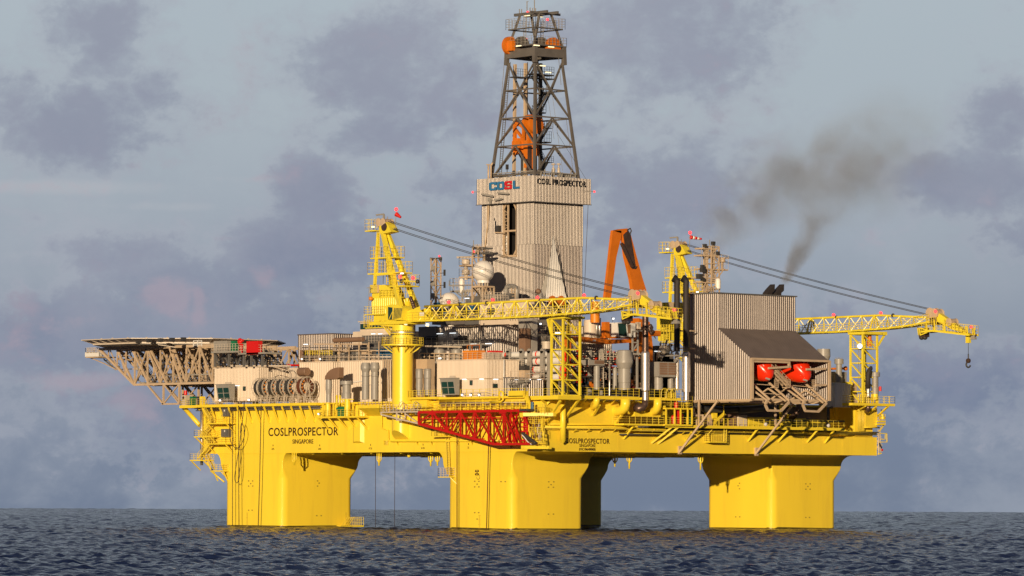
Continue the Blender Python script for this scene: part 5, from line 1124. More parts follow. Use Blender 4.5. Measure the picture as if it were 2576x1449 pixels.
for k in range(12): a = k * math.pi / 6; b = MB(); b.bar((rw * .9 * math.cos(a), PY + rw * .9 * math.sin(a), zw - .25), (pr_ * math.cos(a), PY + pr_ * math.sin(a), zw - 1.4), .12); b.build('bracket', YC, wk)
# turntable and machinery house
def cr(cx, cy, x=0.0, n=14): return W(n, cx, cy, x=x)
b = MB(); b.prism([(-2.2, cr(250, 1290).y, zped), (-2.2, cr(660, 1290).y, zped), (2.2, cr(660, 1290).y, zped), (2.2, cr(250, 1290).y, zped)], (0, 0, .55)); b.build('turntable', YC, t)
b = MB(); b.prism([cr(250, 1275, -1.9), cr(250, 1330, -1.9), cr(400, 1345, -1.9), cr(420, 1275, -1.9)], (3.6, 0, 0)); b.build('counter_deck', YC, t)
yA, yB = cr(160, 1100, -1.9).y, cr(440, 1100, -1.9).y; z0 = cr(300, 1195, -1.9).z; z1 = cr(300, 1020, -1.9).z
b = MB(); b.wall((-1.9, yA), (-1.9, yB), z0, z1, (-1, 0, 0), .55, .14); b.wall((-1.9, yB), (2.0, yB), z0, z1, (0, -1, 0), .55, .14); b.box((-1.89, yB + .01, z0), (2.0, yA, z1)); b.build('machinery_house', YC, t)
b = MB(); z2 = cr(300, 870, -1.2).z; yC, yD = cr(165, 1000, -1.2).y, cr(410, 1000, -1.2).y
pf = [(yC, z1), (yC, z2), (yC - (yC - yD) * .6, z2), (yC - (yC - yD) * .8, z2 - .5), (yC - (yC - yD) * .93, z2 - 1.3), (yD, z2 - 2.3), (yD, z1)]
b.prism([(-1.2, y_, z_) for (y_, z_) in pf], (2.6, 0, 0)); b.build('engine_hood', YC, t)
b = MB(); p = cr(155, 872, -1.35); q = cr(242, 960, -1.35)
b.box((-1.6, q.y, q.z), (-1.22, p.y, p.z)); o = b.build('louvre', M['beige_steel'], t)
b = MB()
for k in range(8): z_ = q.z + (p.z - q.z) * (k + .5) / 8; b.box((-1.68, q.y + .1, z_ - .05), (-1.602, p.y - .1, z_ + .07))
b.build('blade', YC, o)
b = MB(); b.box((-1.9, yB - .1, cr(300, 1290).z), (1.8, yA - .6, z0 - .02)); b.build('lower_house', YC, t)
for (c0, c1, cy, x) in ((75, 290, 1205, -2.6), (90, 270, 1355, -2.0), (250, 470, 1015, -1.9)):
    p = cr(c0, cy, x); q = cr(c1, cy, x); b = MB(); b.box((x, q.y, p.z - .16), (x + 1.2, p.y, p.z)); o = b.build('side_platform', YC, t)
    b = MB(); b.rail([(x + 1.1, p.y, p.z), (x + .05, p.y, p.z), (x + .05, q.y, p.z)], 1.35, .9, t=.08); b.build('railing', YR, o)
b = MB(); b.ladder(cr(95, 1355, -2.2), cr(95, 1210, -2.4), .9, t=.09); b.ladder(cr(150, 1355, -2.2), cr(150, 1210, -2.4), .7, t=.09); b.build('ladder', YR, t)
b = MB(); b.stair(cr(395, 1440, -1.5), cr(300, 1320, -1.5), .9); b.build('access_stair', YR, t)
b = MB(); b.bar(cr(130, 1150, -2.6), cr(133, 890, -2.6), .08); b.bar(cr(105, 905, -2.6), cr(155, 900, -2.6), .1); b.build('mast_pole', M['grey_paint'], t)
b = MB(); b.sphere(cr(152, 1025, -2.6), .38, 12, 8); b.build('orange_buoy', M['orange_bright'], t)
# cab
b = MB(); P = [cr(312, 1110, -2.3), cr(345, 1262, -2.3), cr(500, 1270, -2.3), cr(515, 1135, -2.3), cr(500, 1110, -2.3), cr(385, 1090, -2.3)]
b.prism(P, (2.2, 0, 0)); cab = b.build('cab', YC, t)
b = MB(); b.prism([cr(347, 1120, -2.35), cr(347, 1262, -2.35), cr(405, 1262, -2.35), cr(405, 1128, -2.35)], (.04, 0, 0)); b.build('cab_window', M['window_glass'], cab)
b = MB(); b.prism([cr(418, 1130, -2.35), cr(405, 1262, -2.35), cr(492, 1240, -2.35), cr(512, 1135, -2.35)], (.04, 0, 0)); b.build('cab_window', M['window_glass'], cab)
b = MB()
for k in range(7): f = k / 6; b.bar(cr(418 + 94 * f, 1130, -2.42), cr(405 + 87 * f, 1262 - 20 * f, -2.42), .07)
b.bar(cr(358, 1262, -2.42), cr(410, 1150, -2.42), .1); b.bar(cr(400, 1262, -2.42), cr(405, 1120, -2.42), .14); b.build('window_guard', YR, cab)
# A frame
def post(a, c, xa, xc, w, w2=None, name='mast_leg'):
    b = MB(); b.bar(cr(*a, xa), cr(*c, xc), w, w, w2 or w, w2 or w); return b.build(name, YC, t)
for s in (-1, 1):
    xb_ = 1.9 * s; xt_ = .5 * s
    pa = cr(315, 285, 0); pb = cr(583, 1128, 0)
    b = MB(); b.bar(pa + Vector((xt_, 0, 0)), pb + Vector((xb_, 0, 0)), .66, .72, .72, .8); b.build('mast_leg', YC, t)
    pa = cr(262, 280, 0); pb = cr(292, 872, 0)
    b = MB(); b.bar(pa + Vector((xt_, 0, 0)), pb + Vector((xb_, 0, 0)), .42, .42, .45, .45); b.build('mast_back_leg', YC, t)
b = MB(); b.prism([cr(245, 150, -.9), cr(250, 290, -.9), cr(300, 290, -.9), cr(385, 270, -.9), cr(345, 190, -.9), cr(300, 140, -.9)], (1.8, 0, 0)); b.build('mast_head', YC, t)
for k, (cx, cy) in enumerate(((285, 165), (335, 165), (350, 215))):
    p = cr(cx, cy, 0); b = MB(); b.lathe(p - Vector((.95 + .1, 0, 0)), [(.3, 0), (.75, .05), (.62, .4), (.62, 1.7), (.75, 2.05), (.3, 2.1)], 16, axis=(1, 0, 0)); b.build('head_sheave', M['beige_steel'] if k < 2 else M['steel_burnt'], t)
b = MB(); p = cr(300, 140, 0); q = cr(300, 70, 0); b.bar(p, q, .28); r_ = cr(215, 80, 0); b.bar(q, r_, .25); b.bar(cr(343, 140, 0), cr(343, 98, 0), .1); b.build('head_davit', M['grey_paint'], t)
b = MB(); b.path([cr(375, 225, 0), cr(430, 238, 0), cr(436, 100, 0), cr(440, 20, 0)], .06, 6); pole = b.build('windsock_pole', M['grey_paint'], t)
b = MB(); b.sphere(cr(440, 15, 0), .33, 10, 8); b.build('red_light', M['lamp_red'], pole)
SOCK = cr(440, 70, 0)
def plat(c0, c1, cy, xw, h=1.35, rl=True):
    p = cr(c0, cy, 0); q = cr(c1, cy, 0); b = MB(); b.box((-xw, q.y, p.z - .22), (xw, p.y, p.z)); o = b.build('mast_platform', YC, t)
    b = MB(); b.rail([(-xw, q.y, p.z), (-xw, p.y, p.z), (xw, p.y, p.z), (xw, q.y, p.z)], h, .9, close=True, t=.075); b.build('railing', YR, o)
plat(135, 245, 258, 1.0, 1.9); plat(210, 470, 568, 1.3, 1.9); plat(195, 545, 745, 1.6, 1.9); plat(450, 610, 885, 1.9, 1.9)
lamp(t, 14, 185, 214, x=-1.1, w=.6, h=.25, m='lamp_warm'); lamp(t, 14, 512, 741, x=-1.7, w=.6, h=.2)
b = MB(); b.ladder(cr(235, 560, -.9), cr(240, 270, -.9), .6, t=.08); b.ladder(cr(345, 860, -.5), cr(345, 580, -.5), .7, t=.09); b.build('mast_ladder', YR, t)
b = MB(); b.bar(cr(440, 822, -1.5), cr(680, 832, -1.5), .22); b.bar(cr(190, 762, -1.7), cr(380, 745, -1.7), .3); b.bar(cr(490, 860, -1.5), cr(510, 850, -1.5), .15); b.build('stop_beam', YC, t)
for (cx, cy) in ((500, 826), (682, 833)): b = MB(); b.sphere(cr(cx, cy, -1.6), .38, 10, 6); b.build('rubber_stop', M['dark_steel'], t)
for (cx, cy) in ((484, 780), (630, 792)): b = MB(); b.sphere(cr(cx, cy, -1.6), .34, 10, 6); b.build('red_light', M['lamp_red'], t); b = MB(); b.bar(cr(cx, cy + 20, -1.6), cr(cx, cy + 45, -1.6), .12); b.build('light_post', M['grey_paint'], t)
b = MB(); b.tube(cr(292, 860, -.3), cr(298, 300, -.3), .05, 5); b.build('hoist_wire', M['dark_steel'], t)
for k in range(5): b = MB(); b.sphere(cr(605 + k * 9, 1020 + k * 26, -1), .36, 8, 6); b.build('winch_part', M['steel_burnt'], t)
b = MB(); b.box((.2, cr(575, 1050, 0).y, cr(500, 1180, 0).z), (1.4, cr(500, 1050, 0).y, cr(500, 1060, 0).z)); b.build('winch_house', M['yellow_steel'], t)
b = MB(); b.rail([cr(470, 1010, -1.9), cr(590, 1010, -1.9)], 1.8, .7, t=.08); b.build('winch_railing', YR, t)
# boom: survey points along the boom in plane x=0
def B5(cx, cy, x=0.0): return W(5, cx, cy, x=x)
def B7(cx, cy, x=0.0): return W(7, cx, cy, x=x)
topc = [B5(785, 1152), B5(1500, 1112), B5(2380, 1065), B7(160, 858), B7(480, 872)]
botc = [B5(600, 1306), B5(1500, 1275), B5(2050, 1248), B5(2490, 1210), B7(260, 970), B7(500, 925)]
def interp(pl, y):
    for a, c in zip(pl[:-1], pl[1:]):
        if (a.y - y) * (c.y - y) <= 0 and abs(a.y - c.y) > 1e-6: return a.lerp(c, (y - a.y) / (c.y - a.y))
    return pl[0].copy() if abs(pl[0].y - y) < abs(pl[-1].y - y) else pl[-1].copy()
HW = 1.3
b = MB(); b.path(topc, .21, 10); b.build('boom_top_chord', YC, t)
for s in (-1, 1):
    b = MB()
    for a, c in zip(botc[:-1], botc[1:]): b.bar(a + Vector((HW * s, 0, 0)), c + Vector((HW * s, 0, 0)), .24)
    b.build('boom_bottom_chord', YC, t)
b = MB(); q = botc[0]; b.prism([topc[0], topc[0] + Vector((0, 0, -.5)), botc[0] + Vector((0, -7.5, .25)), botc[0] + Vector((0, 0, -.1)), B5(570, 1260), B5(620, 1215)], (.06, 0, 0))
pl_ = b.v[:]; b = MB(); b.prism([p + Vector((-1.1, 0, 0)) for p in pl_[:6]], (.08, 0, 0)); b.build('boom_foot_plate', YC, t); b = MB(); b.prism([p + Vector((1.1, 0, 0)) for p in pl_[:6]], (.08, 0, 0)); b.build('boom_foot_plate', YC, t)
p = B5(735, 1208, -1.15); q = B5(782, 1245, -1.15); b = MB(); b.box((-1.16, q.y, q.z), (-1.13, p.y, p.z)); b.build('rating_plate', M['white_paint'], t)
ya_, yb_ = topc[0].y, B7(500, 900).y; nb = 17
for s in (-1, 1):
    b = MB()
    for k in range(nb):
        y0_ = ya_ + (yb_ - ya_) * k / nb; y1_ = ya_ + (yb_ - ya_) * (k + 1) / nb; ym = (y0_ + y1_) / 2
        T0 = interp(topc, ym); a = interp(botc, y0_) + Vector((HW * s, 0, 0)); c = interp(botc, y1_) + Vector((HW * s, 0, 0))
        b.bar(T0 + Vector((.15 * s, 0, 0)), a, .13); b.bar(T0 + Vector((.15 * s, 0, 0)), c, .13)
        if k % 5 == 2: b.bar(T0 + Vector((.2 * s, 0, 0)), interp(botc, ym) + Vector((HW * s, 0, 0)), .22)
    b.build('boom_lacing', YC, t)
b = MB()
for k in range(nb * 2 + 1):
    y_ = ya_ + (yb_ - ya_) * k / (nb * 2); p = interp(botc, y_); b.bar(p + Vector((-HW, 0, 0)), p + Vector((HW, 0, 0)), .14)
    if k % 2 == 0 and k < nb * 2: q = interp(botc, ya_ + (yb_ - ya_) * (k + 2) / (nb * 2)); b.bar(p + Vector((-HW, 0, 0)), q + Vector((HW, 0, 0)), .1)
b.build('boom_cross_tie', YC, t)
b = MB()
for a, c in zip(botc[:-1], botc[1:]): b.bar(a + Vector((-.75, 0, .2)), c + Vector((-.75, 0, .2)), .9, .05)
b.build('boom_walkway', M['yellow_steel'], t)
for s in (-1.25, -.3):
    b = MB(); b.rail([p + Vector((s, 0, .2)) for p in botc], 1.3, 1.6, t=.075); b.build('boom_railing', YR, t)
for (pt) in (B5(1145, 1130), B5(1410, 1115), B5(1948, 1090), B5(2513, 1063), B7(95, 852)):
    b = MB(); b.lathe(pt - Vector((0, .15, 0)), [(.3, 0), (.34, .1), (.34, .25), (.3, .3)], 10, axis=(0, 1, 0)); b.build('chord_collar', M['dark_steel'], t)
for pt in (B5(1027, 1108), B5(1470, 1085), B5(1920, 1062), B5(2390, 1040)):
    b = MB(); b.sphere(pt, .3, 8, 6); lo = b.build('red_light', M['lamp_red'], t); b = MB(); b.bar(pt + Vector((0, 0, -.25)), pt + Vector((0, 0, -.75)), .2); b.build('light_base', M['grey_paint'], lo)
for pt in (B5(598, 1312, -1.2), B5(815, 1325, -1.2)): b = MB(); b.bar(pt, pt + Vector((-.1, 0, -.45)), .4); b.build('floodlight', M['lamp_warm'], t)
# boom head
b = MB(); b.prism([B7(475, 870, -.5), B7(495, 800, -.5), B7(540, 815, -.5), B7(600, 860, -.5), B7(700, 935, -.5), B7(800, 1010, -.5), B7(820, 1045, -.5), B7(700, 1010, -.5), B7(560, 930, -.5), B7(510, 900, -.5)], (1.0, 0, 0)); b.build('boom_head', YC, t)
for k, (cx, cy, r) in enumerate(((498, 822, .95), (540, 830, .95), (690, 920, .7), (530, 910, .75))):
    p = B7(cx, cy, 0); b = MB(); b.lathe(p - Vector((1.0, 0, 0)), [(.2, 0), (r, .05), (r * .85, .3), (r * .85, 1.6), (r, 1.9), (.2, 2.0)], 16, axis=(1, 0, 0)); b.build('head_sheave', M['beige_steel'] if k != 3 else M['steel_burnt'], t)
b = MB(); b.sphere(B7(514, 803, -1.1), .28, 8, 6); b.build('red_light', M['lamp_red'], t)
TP = [B7(425, 1030), B7(540, 1018), B7(905, 1062)]
b = MB()
for a, c in zip(TP[:-1], TP[1:]):
    for s in (-1.2, 1.2): b.bar(a + Vector((s, 0, 0)), c + Vector((s, 0, 0)), .28, .35)
    b.bar(a, c, 2.2, .06)
b.build('head_platform', YC, t)
b = MB()
for s in (-1.2, 1.2): b.rail([p + Vector((s, 0, .1)) for p in TP], 1.6, .9, t=.085)
p = TP[2] + Vector((0, 0, .1)); b.rail([p + Vector((-1.2, 0, 0)), p + Vector((1.2, 0, 0))], 1.6, .8, t=.085); b.rail([B7(425, 965, -1.2), B7(520, 940, -1.2)], 1.3, .6, t=.085); b.build('head_railing', YR, t)
b = MB()
for s in (-1.1, 1.1):
    for (a, c) in (((352, 980), (362, 1065)), ((362, 1065), (430, 1035)), ((352, 985), (430, 1010)), ((425, 930), (430, 1030)), ((500, 900), (510, 1020)), ((600, 890), (610, 1025)), ((830, 965), (835, 1050)), ((900, 985), (905, 1060))): b.bar(B7(*a, s), B7(*c, s), .2)
b.each('head_frame', YC, t)
b = MB(); b.tube(B7(520, 870, 0), B7(800, 1000, 0), .05, 5); b.tube(B7(620, 880, 0), B7(700, 895, 0), .05, 5); b.tube(B7(700, 895, 0), B7(780, 990, 0), .05, 5); b.build('head_wire', DD, t)
b = MB(); b.sphere(B7(882, 972, 0), .3, 8, 6); b.build('red_light', M['lamp_red'], t)
p = B7(405, 1050, 0); b = MB(); b.box(p + Vector((-.6, -.8, -.6)), p + Vector((.6, .7, 1.1))); b.build('main_block', M['steel_burnt'], t)
p = B7(395, 1075, 0); b = MB(); b.sphere(p + Vector((0, .3, -.2)), .5, 10, 8); b.sphere(p + Vector((0, -.5, -.2)), .5, 10, 8); b.build('main_hook', M['dark_steel'], t)
b = MB(); p = B7(885, 1085, 0); b.prism([p + Vector((0, .4, .4)), p + Vector((0, .9, -.4)), p + Vector((0, -.7, -.4)), p + Vector((0, -.4, .4))], (.6, 0, 0)); b.build('limit_weight', M['grey_paint'], t)
# luffing ropes
hA = [cr(350, 148, 0), cr(345, 215, 0)]; hB = [B7(500, 797, 0), B7(478, 858, 0)]
ropes = []
for k in range(2):
    dx = (k - .5) * .5
    for j, (dz) in enumerate((0.0, -.0)):
        a = hA[j] + Vector((dx, 0, (k % 2) * .12)); c = hB[j] + Vector((dx * 1.4, 0, .1 + (k % 2) * .1)); m_ = (a + c) / 2 + Vector((0, 0, -.9 if j == 0 else -1.0)); b = MB()
        P = [a * (1 - f) ** 2 + m_ * 2 * f * (1 - f) + c * f * f for f in np.linspace(0, 1, 13)]; b.path(P, .055, 5); b.build('luffing_rope', DD, t)
# twin crane on the far side, swung out slightly
crane2 = copy_tree(crane); crane2.location = (84.3, 49.6, ZT); crane2.rotation_euler = (0, 0, math.radians(1.5))
crane2['label'] = 'far yellow pedestal crane behind the ribbed lifeboat house, boom reaching right past the platform'
def to2(p):
    return Matrix.Translation((84.3, 49.6, ZT)) @ Matrix.Rotation(math.radians(1.5), 4, 'Z') @ (Vector(p) - CR_O)
# hook hanging from the far boom
t = thing('crane_hook', to2(B7(870, 1150, 0)), 'dark hook block hanging on a thin wire from the tip of the far crane boom', 'hook')
tp = to2(B7(850, 1075, 0)); zt_ = W(8, 2157, 990, x=tp.x).z; zb_ = W(8, 2157, 1145, x=tp.x).z
b = MB(); b.box(tp + Vector((-.3, -.4, -1.2)), tp + Vector((.3, .4, .6))); b.build('guide_block', YC, t)
b = MB(); b.tube(tp, (tp.x, tp.y, zt_), .05, 6); b.build('wire', DD, t)
b = MB(); b.lathe((tp.x, tp.y, zt_ - 1.3), [(.08, 0), (.12, 1.2), (.25, .9)][0:2] + [(.05, 1.35)], 8); b.build('swivel', DD, t)
b = MB(); b.lathe((tp.x - .25, tp.y, zt_ - 1.2), [(.05, 0), (.42, .05), (.42, .45), (.05, .5)], 12, axis=(1, 0, 0)); b.build('sheave_block', M['steel_burnt'], t)
b = MB(); hc = Vector((tp.x, tp.y, zb_ + .55)); b.path([hc + Vector((0, 0, 1.1)), hc + Vector((0, 0, .6))] + [hc + Vector((0, .5 * math.sin(a), .5 * math.cos(a))) for a in np.linspace(0, 4.4, 12)], .15, 8); b.build('hook', DD, t)
# windsocks: one seen end on, one streaming out
for i, (P_, lab) in enumerate(((SOCK, 'limp red windsock on the mast head of the near crane'), (to2(SOCK), 'red and white striped windsock streaming right from the far crane mast head'))):
    t = thing('windsock', P_, lab, 'windsock', 'windsocks on the crane masts'); d = Vector((.95, -.35, -.12)).normalized() if i else Vector((.1, -.6, -.35)).normalized()
    L_ = 2.4 if i else 1.2; r0 = .4 if i else .42; k = 5
    for j in range(k):
        a = P_ + d * (L_ * j / k); c = P_ + d * (L_ * (j + 1) / k); b = MB(); b.path([a, c], [r0 * (1 - .11 * j), r0 * (1 - .11 * (j + 1))], 10); b.build('band', M['red_paint'] if j % 2 == 0 or i == 0 else M['white_paint'], t)
# ---- boom rest towers
def rest(pts, label, n, zc, zfoot, k):
    """pts: near left, centre and right leg foot/top in sheet coords"""
    pass
RO = W(3, 565, 755, x=0.4); rx0 = .4; ry0 = RO.y; ry1 = W(3, 450, 750, x=rx0).y; rx1 = W(3, 735, 745, y=ry0).x
zf = RO.z; ztp = W(12, 1710, 165, x=rx0).z
def rest_tower(ox, oy, label, lv, nlev, platf=True, wx=None, wy=None, zt=None):
    x0, x1 = ox, ox + (wx or (rx1 - rx0)); y0, y1 = oy, oy + (wy or (ry1 - ry0)); zt = zt or ztp
    t = thing('boom_rest', (x0, y0, lv), label, 'boom rest', 'boom rest towers')
    for (x, y) in ((x0, y0), (x0, y1), (x1, y0), (x1, y1)): b = MB(); b.bar((x, y, lv), (x, y, zt), .32); b.build('leg', YC, t)
    H = (zt - lv) / nlev
    for k in range(nlev + 1):
        z = lv + H * k; b = MB()
        for (a, c) in (((x0, y0), (x1, y0)), ((x1, y0), (x1, y1)), ((x1, y1), (x0, y1)), ((x0, y1), (x0, y0))): b.bar((*a, z), (*c, z), .19)
        b.build('ring_beam', YC, t)
        if k < nlev:
            b = MB(); b.bar((x0, y1, z + H), (x0, y0, z), .17); b.bar((x0, y0, z + H), (x1, y0, z), .17); b.bar((x0, y1, z + H), (x1, y1, z), .16); b.bar((x1, y1, z + H), (x1, y0, z), .16); b.build('diagonal', YC, t)
    b = MB(); b.box((x0 - .4, y0 - .8, zt), (x1 + .4, y1 + .3, zt + .4)); b.build('saddle', YC, t)
    z = lv + H * (nlev - 1); b = MB(); b.box((x0 + .25, y0 + .25, z), (x1 - .25, y1 - .25, z + .1)); b.rail([(x0, y1, z), (x0, y0, z), (x1, y0, z), (x1, y1, z)], 1.3, .8, t=.07); b.build('rest_platform', YR, t)
    b = MB(); b.ladder((x0 + .5, y0 + 1.2, lv), (x0 + .5, y0 + 1.2, z), .6, t=.08); b.build('ladder', M['grey_paint'], t)
    return t
t = rest_tower(rx0, ry0, 'near yellow lattice tower holding up the near crane boom at the hull corner', zf, 5)
b = MB(); b.bar((rx0, ry1, W(12, 1545, 380, x=rx0).z), (rx0, W(12, 1505, 165, x=rx0).y, ztp), .4); b.build('raker', YC, t)
lamp(t, 12, 1648, 366, x=rx0 - .1, w=1.0, h=.15)
r2 = W(8, 1012, 1420, y=-1.5)
z2b = W(8, 1012, 1420, y=-1.5).z; z2t = W(8, 1012, 765, y=-1.5).z
t = rest_tower(r2.x, -1.5, 'far yellow lattice tower under the far crane boom at the right end of the deck', ZT, 5, wx=W(8, 1175, 1000, y=-1.5).x - r2.x, wy=3.0, zt=z2t)
b = MB(); b.bar(W(8, 1185, 895, y=-1.5), W(8, 1260, 770, y=-1.5), .3); b.bar(W(8, 1010, 755, y=-1.7), W(8, 1280, 757, y=-1.7), .4, .6); b.build('raker', YC, t)
b = MB(); b.sphere(W(8, 980, 900, y=-1.8), .45, 8, 6); b.build('floodlight', M['lamp_white'], t)
p = W(8, 1090, 900, y=-.8); b = MB(); b.lathe(p, [(.5, 0), (.55, 1.0), (.35, 1.1), (.4, 1.6), (.3, 2.3)], 10); b.build('winch', M['orange_paint'], t)
# ================================================================ right hand side (plane y = 0)
SS = M['steel_shiny']; BKS = M['black_soot']
def W3(cx, cy, y): return W(3, cx, cy, y=y)
def W4(cx, cy, y): return W(4, cx, cy, y=y)
def plat_y(root, n, cl, cr, cy, y0, y1=-.02, th=.35, h=1.15, name='deck', dm=YS, rm=YR, sides=True, rail=True, sp=1.3, t_=.075):
    p = W(n, cl, cy, y=y0); q = W(n, cr, cy, y=y0); zz = (p.z + q.z) / 2; b = MB(); b.box((p.x, y0, zz - th), (q.x, y1, zz)); o = b.build(name, dm, root)
    if rail:
        b = MB(); P = [(p.x, y0 + .05, zz), (q.x, y0 + .05, zz)]
        if sides: P = [(p.x, y1, zz)] + P + [(q.x, y1, zz)]
        b.rail(P, h, sp, t=t_); b.build('railing', rm, o)
    return p.x, q.x, zz
t = thing('rest_platform', (2, -2, ZT - 1), 'yellow corner platform with slanted braces under the near boom rest tower', 'platform')
p = W3(340, 760, -.5); zc = RO.z
b = MB(); xk = W3(750, 765, ry0 - .6).x
b.prism([(-1.2, ry1 + 5, zc - .1), (-1.2, ry0 - .6, zc - .1), (xk, ry0 - .6, zc - .1), (xk, .5, zc - .1)], (0, 0, -.65)); b.build('deck', YS, t)
b = MB(); b.rail([(-1.1, ry1 + 5, zc - .1), (-1.1, ry0 - .5, zc - .1)], 1.2, .9); b.build('railing', YR, t)
b = MB()
for (a, c, y_) in (((540, 812), (402, 1028), ry0 - .2), ((725, 802), (592, 985), ry0 - .2)):
    A_ = W3(*a, ry0 - .2); C_ = W3(*c, -.05); o = MB(); o.bar(A_, C_, .36); o.build('brace', YS, t)
A_ = W3(340, 790, -.6); o = MB(); o.bar(A_, W3(405, 850, -.05), .3); o.bar(W3(450, 800, -.8), W3(402, 850, -.05), .3); o.build('brace', YS, t)
b = MB(); P_ = W3(567, 790, -.9); Q_ = W3(567, 1215, -.9); b.tube(Q_, P_, .5, 12); b.lathe(Q_ + Vector((0, 0, -.5)), [(.05, 0), (.5, .5)], 12); b.build('support_column', YS, t)
t = thing('right_edge_platform', (10, -2, ZT), 'yellow railed deck edge platform right of the near boom rest tower', 'platform')
plat_y(t, 3, 752, 1335, 766, -2.6, th=.55, h=1.35, sides=False)
for k in range(6): cx = 800 + k * 100; b = MB(); b.bar(W3(cx, 790, -2.4), W3(cx - 52, 850, -.1), .22); b.build('brace', YS, t)
t = thing('stack_platform', (18, -2, ZT), 'short yellow railed platform with a hooped ladder top between the two big exhaust stacks', 'platform')
plat_y(t, 3, 1435, 1755, 780, -2.6, th=.5, h=1.35, sides=False)
b = MB(); 
for cx in (1590, 1640, 1690): b.path([W3(cx - 35, 785, -2.9), W3(cx - 35, 720, -2.9), W3(cx - 15, 690, -2.9), W3(cx + 15, 690, -2.9), W3(cx + 35, 720, -2.9)], .07, 4)
b.build('ladder_hoop', YR, t)
p = W3(1625, 735, -2.9); q = W3(1700, 785, -2.9); b = MB(); b.rail([(p.x, -2.9, q.z), (q.x, -2.9, q.z)], p.z - q.z, .5, t=.14); b.build('gate', YS, t)
# big elbow ducts
def elbow(n, cx, hw, ctop, cmid, cxe, cye, y, m, label, name='duct_elbow', cat='duct', y2=-.1):
    X0, Y0, z0, z1, r = cyl_at(n, cx, hw, ctop, cmid, y=y); e = W(n, cxe, cye, y=y2); b = MB()
    P = [(X0, y, z1), (X0, y, z0)] ; ex = Vector((e.x, y2, e.z)); A_ = Vector((X0, y, z0)); mid = Vector((X0, y, e.z))
    for f in (.25, .5, .75): P.append(A_ * (1 - f) ** 2 + mid * 2 * f * (1 - f) + ex * f * f)
    P.append(ex); P.append(ex + (ex - Vector(P[-2])).normalized() * .5); b.path(P, [r] * (len(P) - 3) + [r * 1.02, r * 1.05, r * 1.05], 16)
    return b.build(name, M[m], label=label, cat=cat)
elbow(3, 905, 33, 788, 815, 862, 872, -2.4, 'yellow_hull', 'small yellow elbow duct under the right deck edge, nearest the boom rest tower')
elbow(3, 1195, 50, 800, 850, 1105, 915, -2.8, 'yellow_hull', 'large yellow elbow duct under the right deck edge left of the brown steel elbow')
elbow(3, 1520, 42, 800, 850, 1445, 925, -2.6, 'yellow_hull', 'yellow elbow duct curving in right beside the brown steel elbow')
b = MB(); b.box(tuple(W3(1290, 925, -1.2)), tuple(W3(1500, 975, 0)) ); b.build('duct_saddle', YS, label='yellow saddle block under the brown steel elbow', cat='saddle')
for (a, c) in (((935, 855), (870, 960)), ((1200, 900), (1100, 1035)), ((1590, 870), (1500, 965))):
    b = MB(); b.bar(W3(*a, -2.6), W3(*c, -.02), .4, .25); b.build('duct_strut', YS, label={935: 'slanted strut under the small yellow elbow duct', 1200: 'slanted strut under the large yellow elbow duct', 1590: 'slanted strut just left of the red drums stand'}[a[0]], cat='strut')
# exhaust stacks
def stack(cs, n, y, label, cowl=None, elbow_=False, group='exhaust stacks with shiny steel lower halves'):
    """cs: (cx, halfwidth, top, bottom, material)"""
    t = None
    for (cx, hw, ct, cb, m) in cs:
        X0, Y0, z0, z1, r = cyl_at(n, cx, hw, ct, cb, y=y)
        if t is None: t = thing('exhaust_stack', (X0, y, z0), label, 'exhaust stack', group); X_ = X0
        b = MB(); H = z1 - z0; prof = [(r, 0)]
        if m == 'steel_shiny' and H > 3:
            k = int(H / 1.6)
            for i in range(1, k): prof += [(r, H * i / k), (r * 1.03, H * i / k + .02), (r * 1.03, H * i / k + .12), (r, H * i / k + .14)]
        prof += [(r, H - .25), (r * (.75 if m == 'steel_shiny' else 1), H)]
        b.lathe((X_, y, z0), prof, 20); b.build('lower_jacket' if m == 'steel_shiny' else 'stack_pipe', M[m], t)
    return t, X_
t, sx1 = stack(((493, 40, 1112, 1250, 'steel_shiny'), (495, 58, 597, 1112, 'steel_shiny'), (484, 42, 120, 600, 'steel_burnt')), 13, -2.6, 'lone left exhaust stack, brown above and shiny steel below, rising beside the orange crane')
P_ = [W(13, 493, 1240, y=-2.6), W(13, 490, 1300, y=-2.6), W(13, 465, 1335, y=-2.5), W(13, 415, 1350, y=-2.2), W(13, 385, 1335, y=-1.6)]
for p in P_[:1]: p.x = sx1
b = MB(); b.path(P_, [.52, .56, .62, .72, .85], 14); b.build('bottom_elbow', M['steel_burnt'], t)
b = MB(); b.bar(W(13, 320, 325, y=-1.8), W(13, 450, 318, y=-2.4), .2); b.bar(W(13, 330, 625, y=-1.8), W(13, 440, 632, y=-2.4), .2); b.bar(W(13, 360, 1083, y=-1.8), W(13, 450, 1083, y=-2.4), .2); b.build('stack_bracket', M['grey_paint'], t)
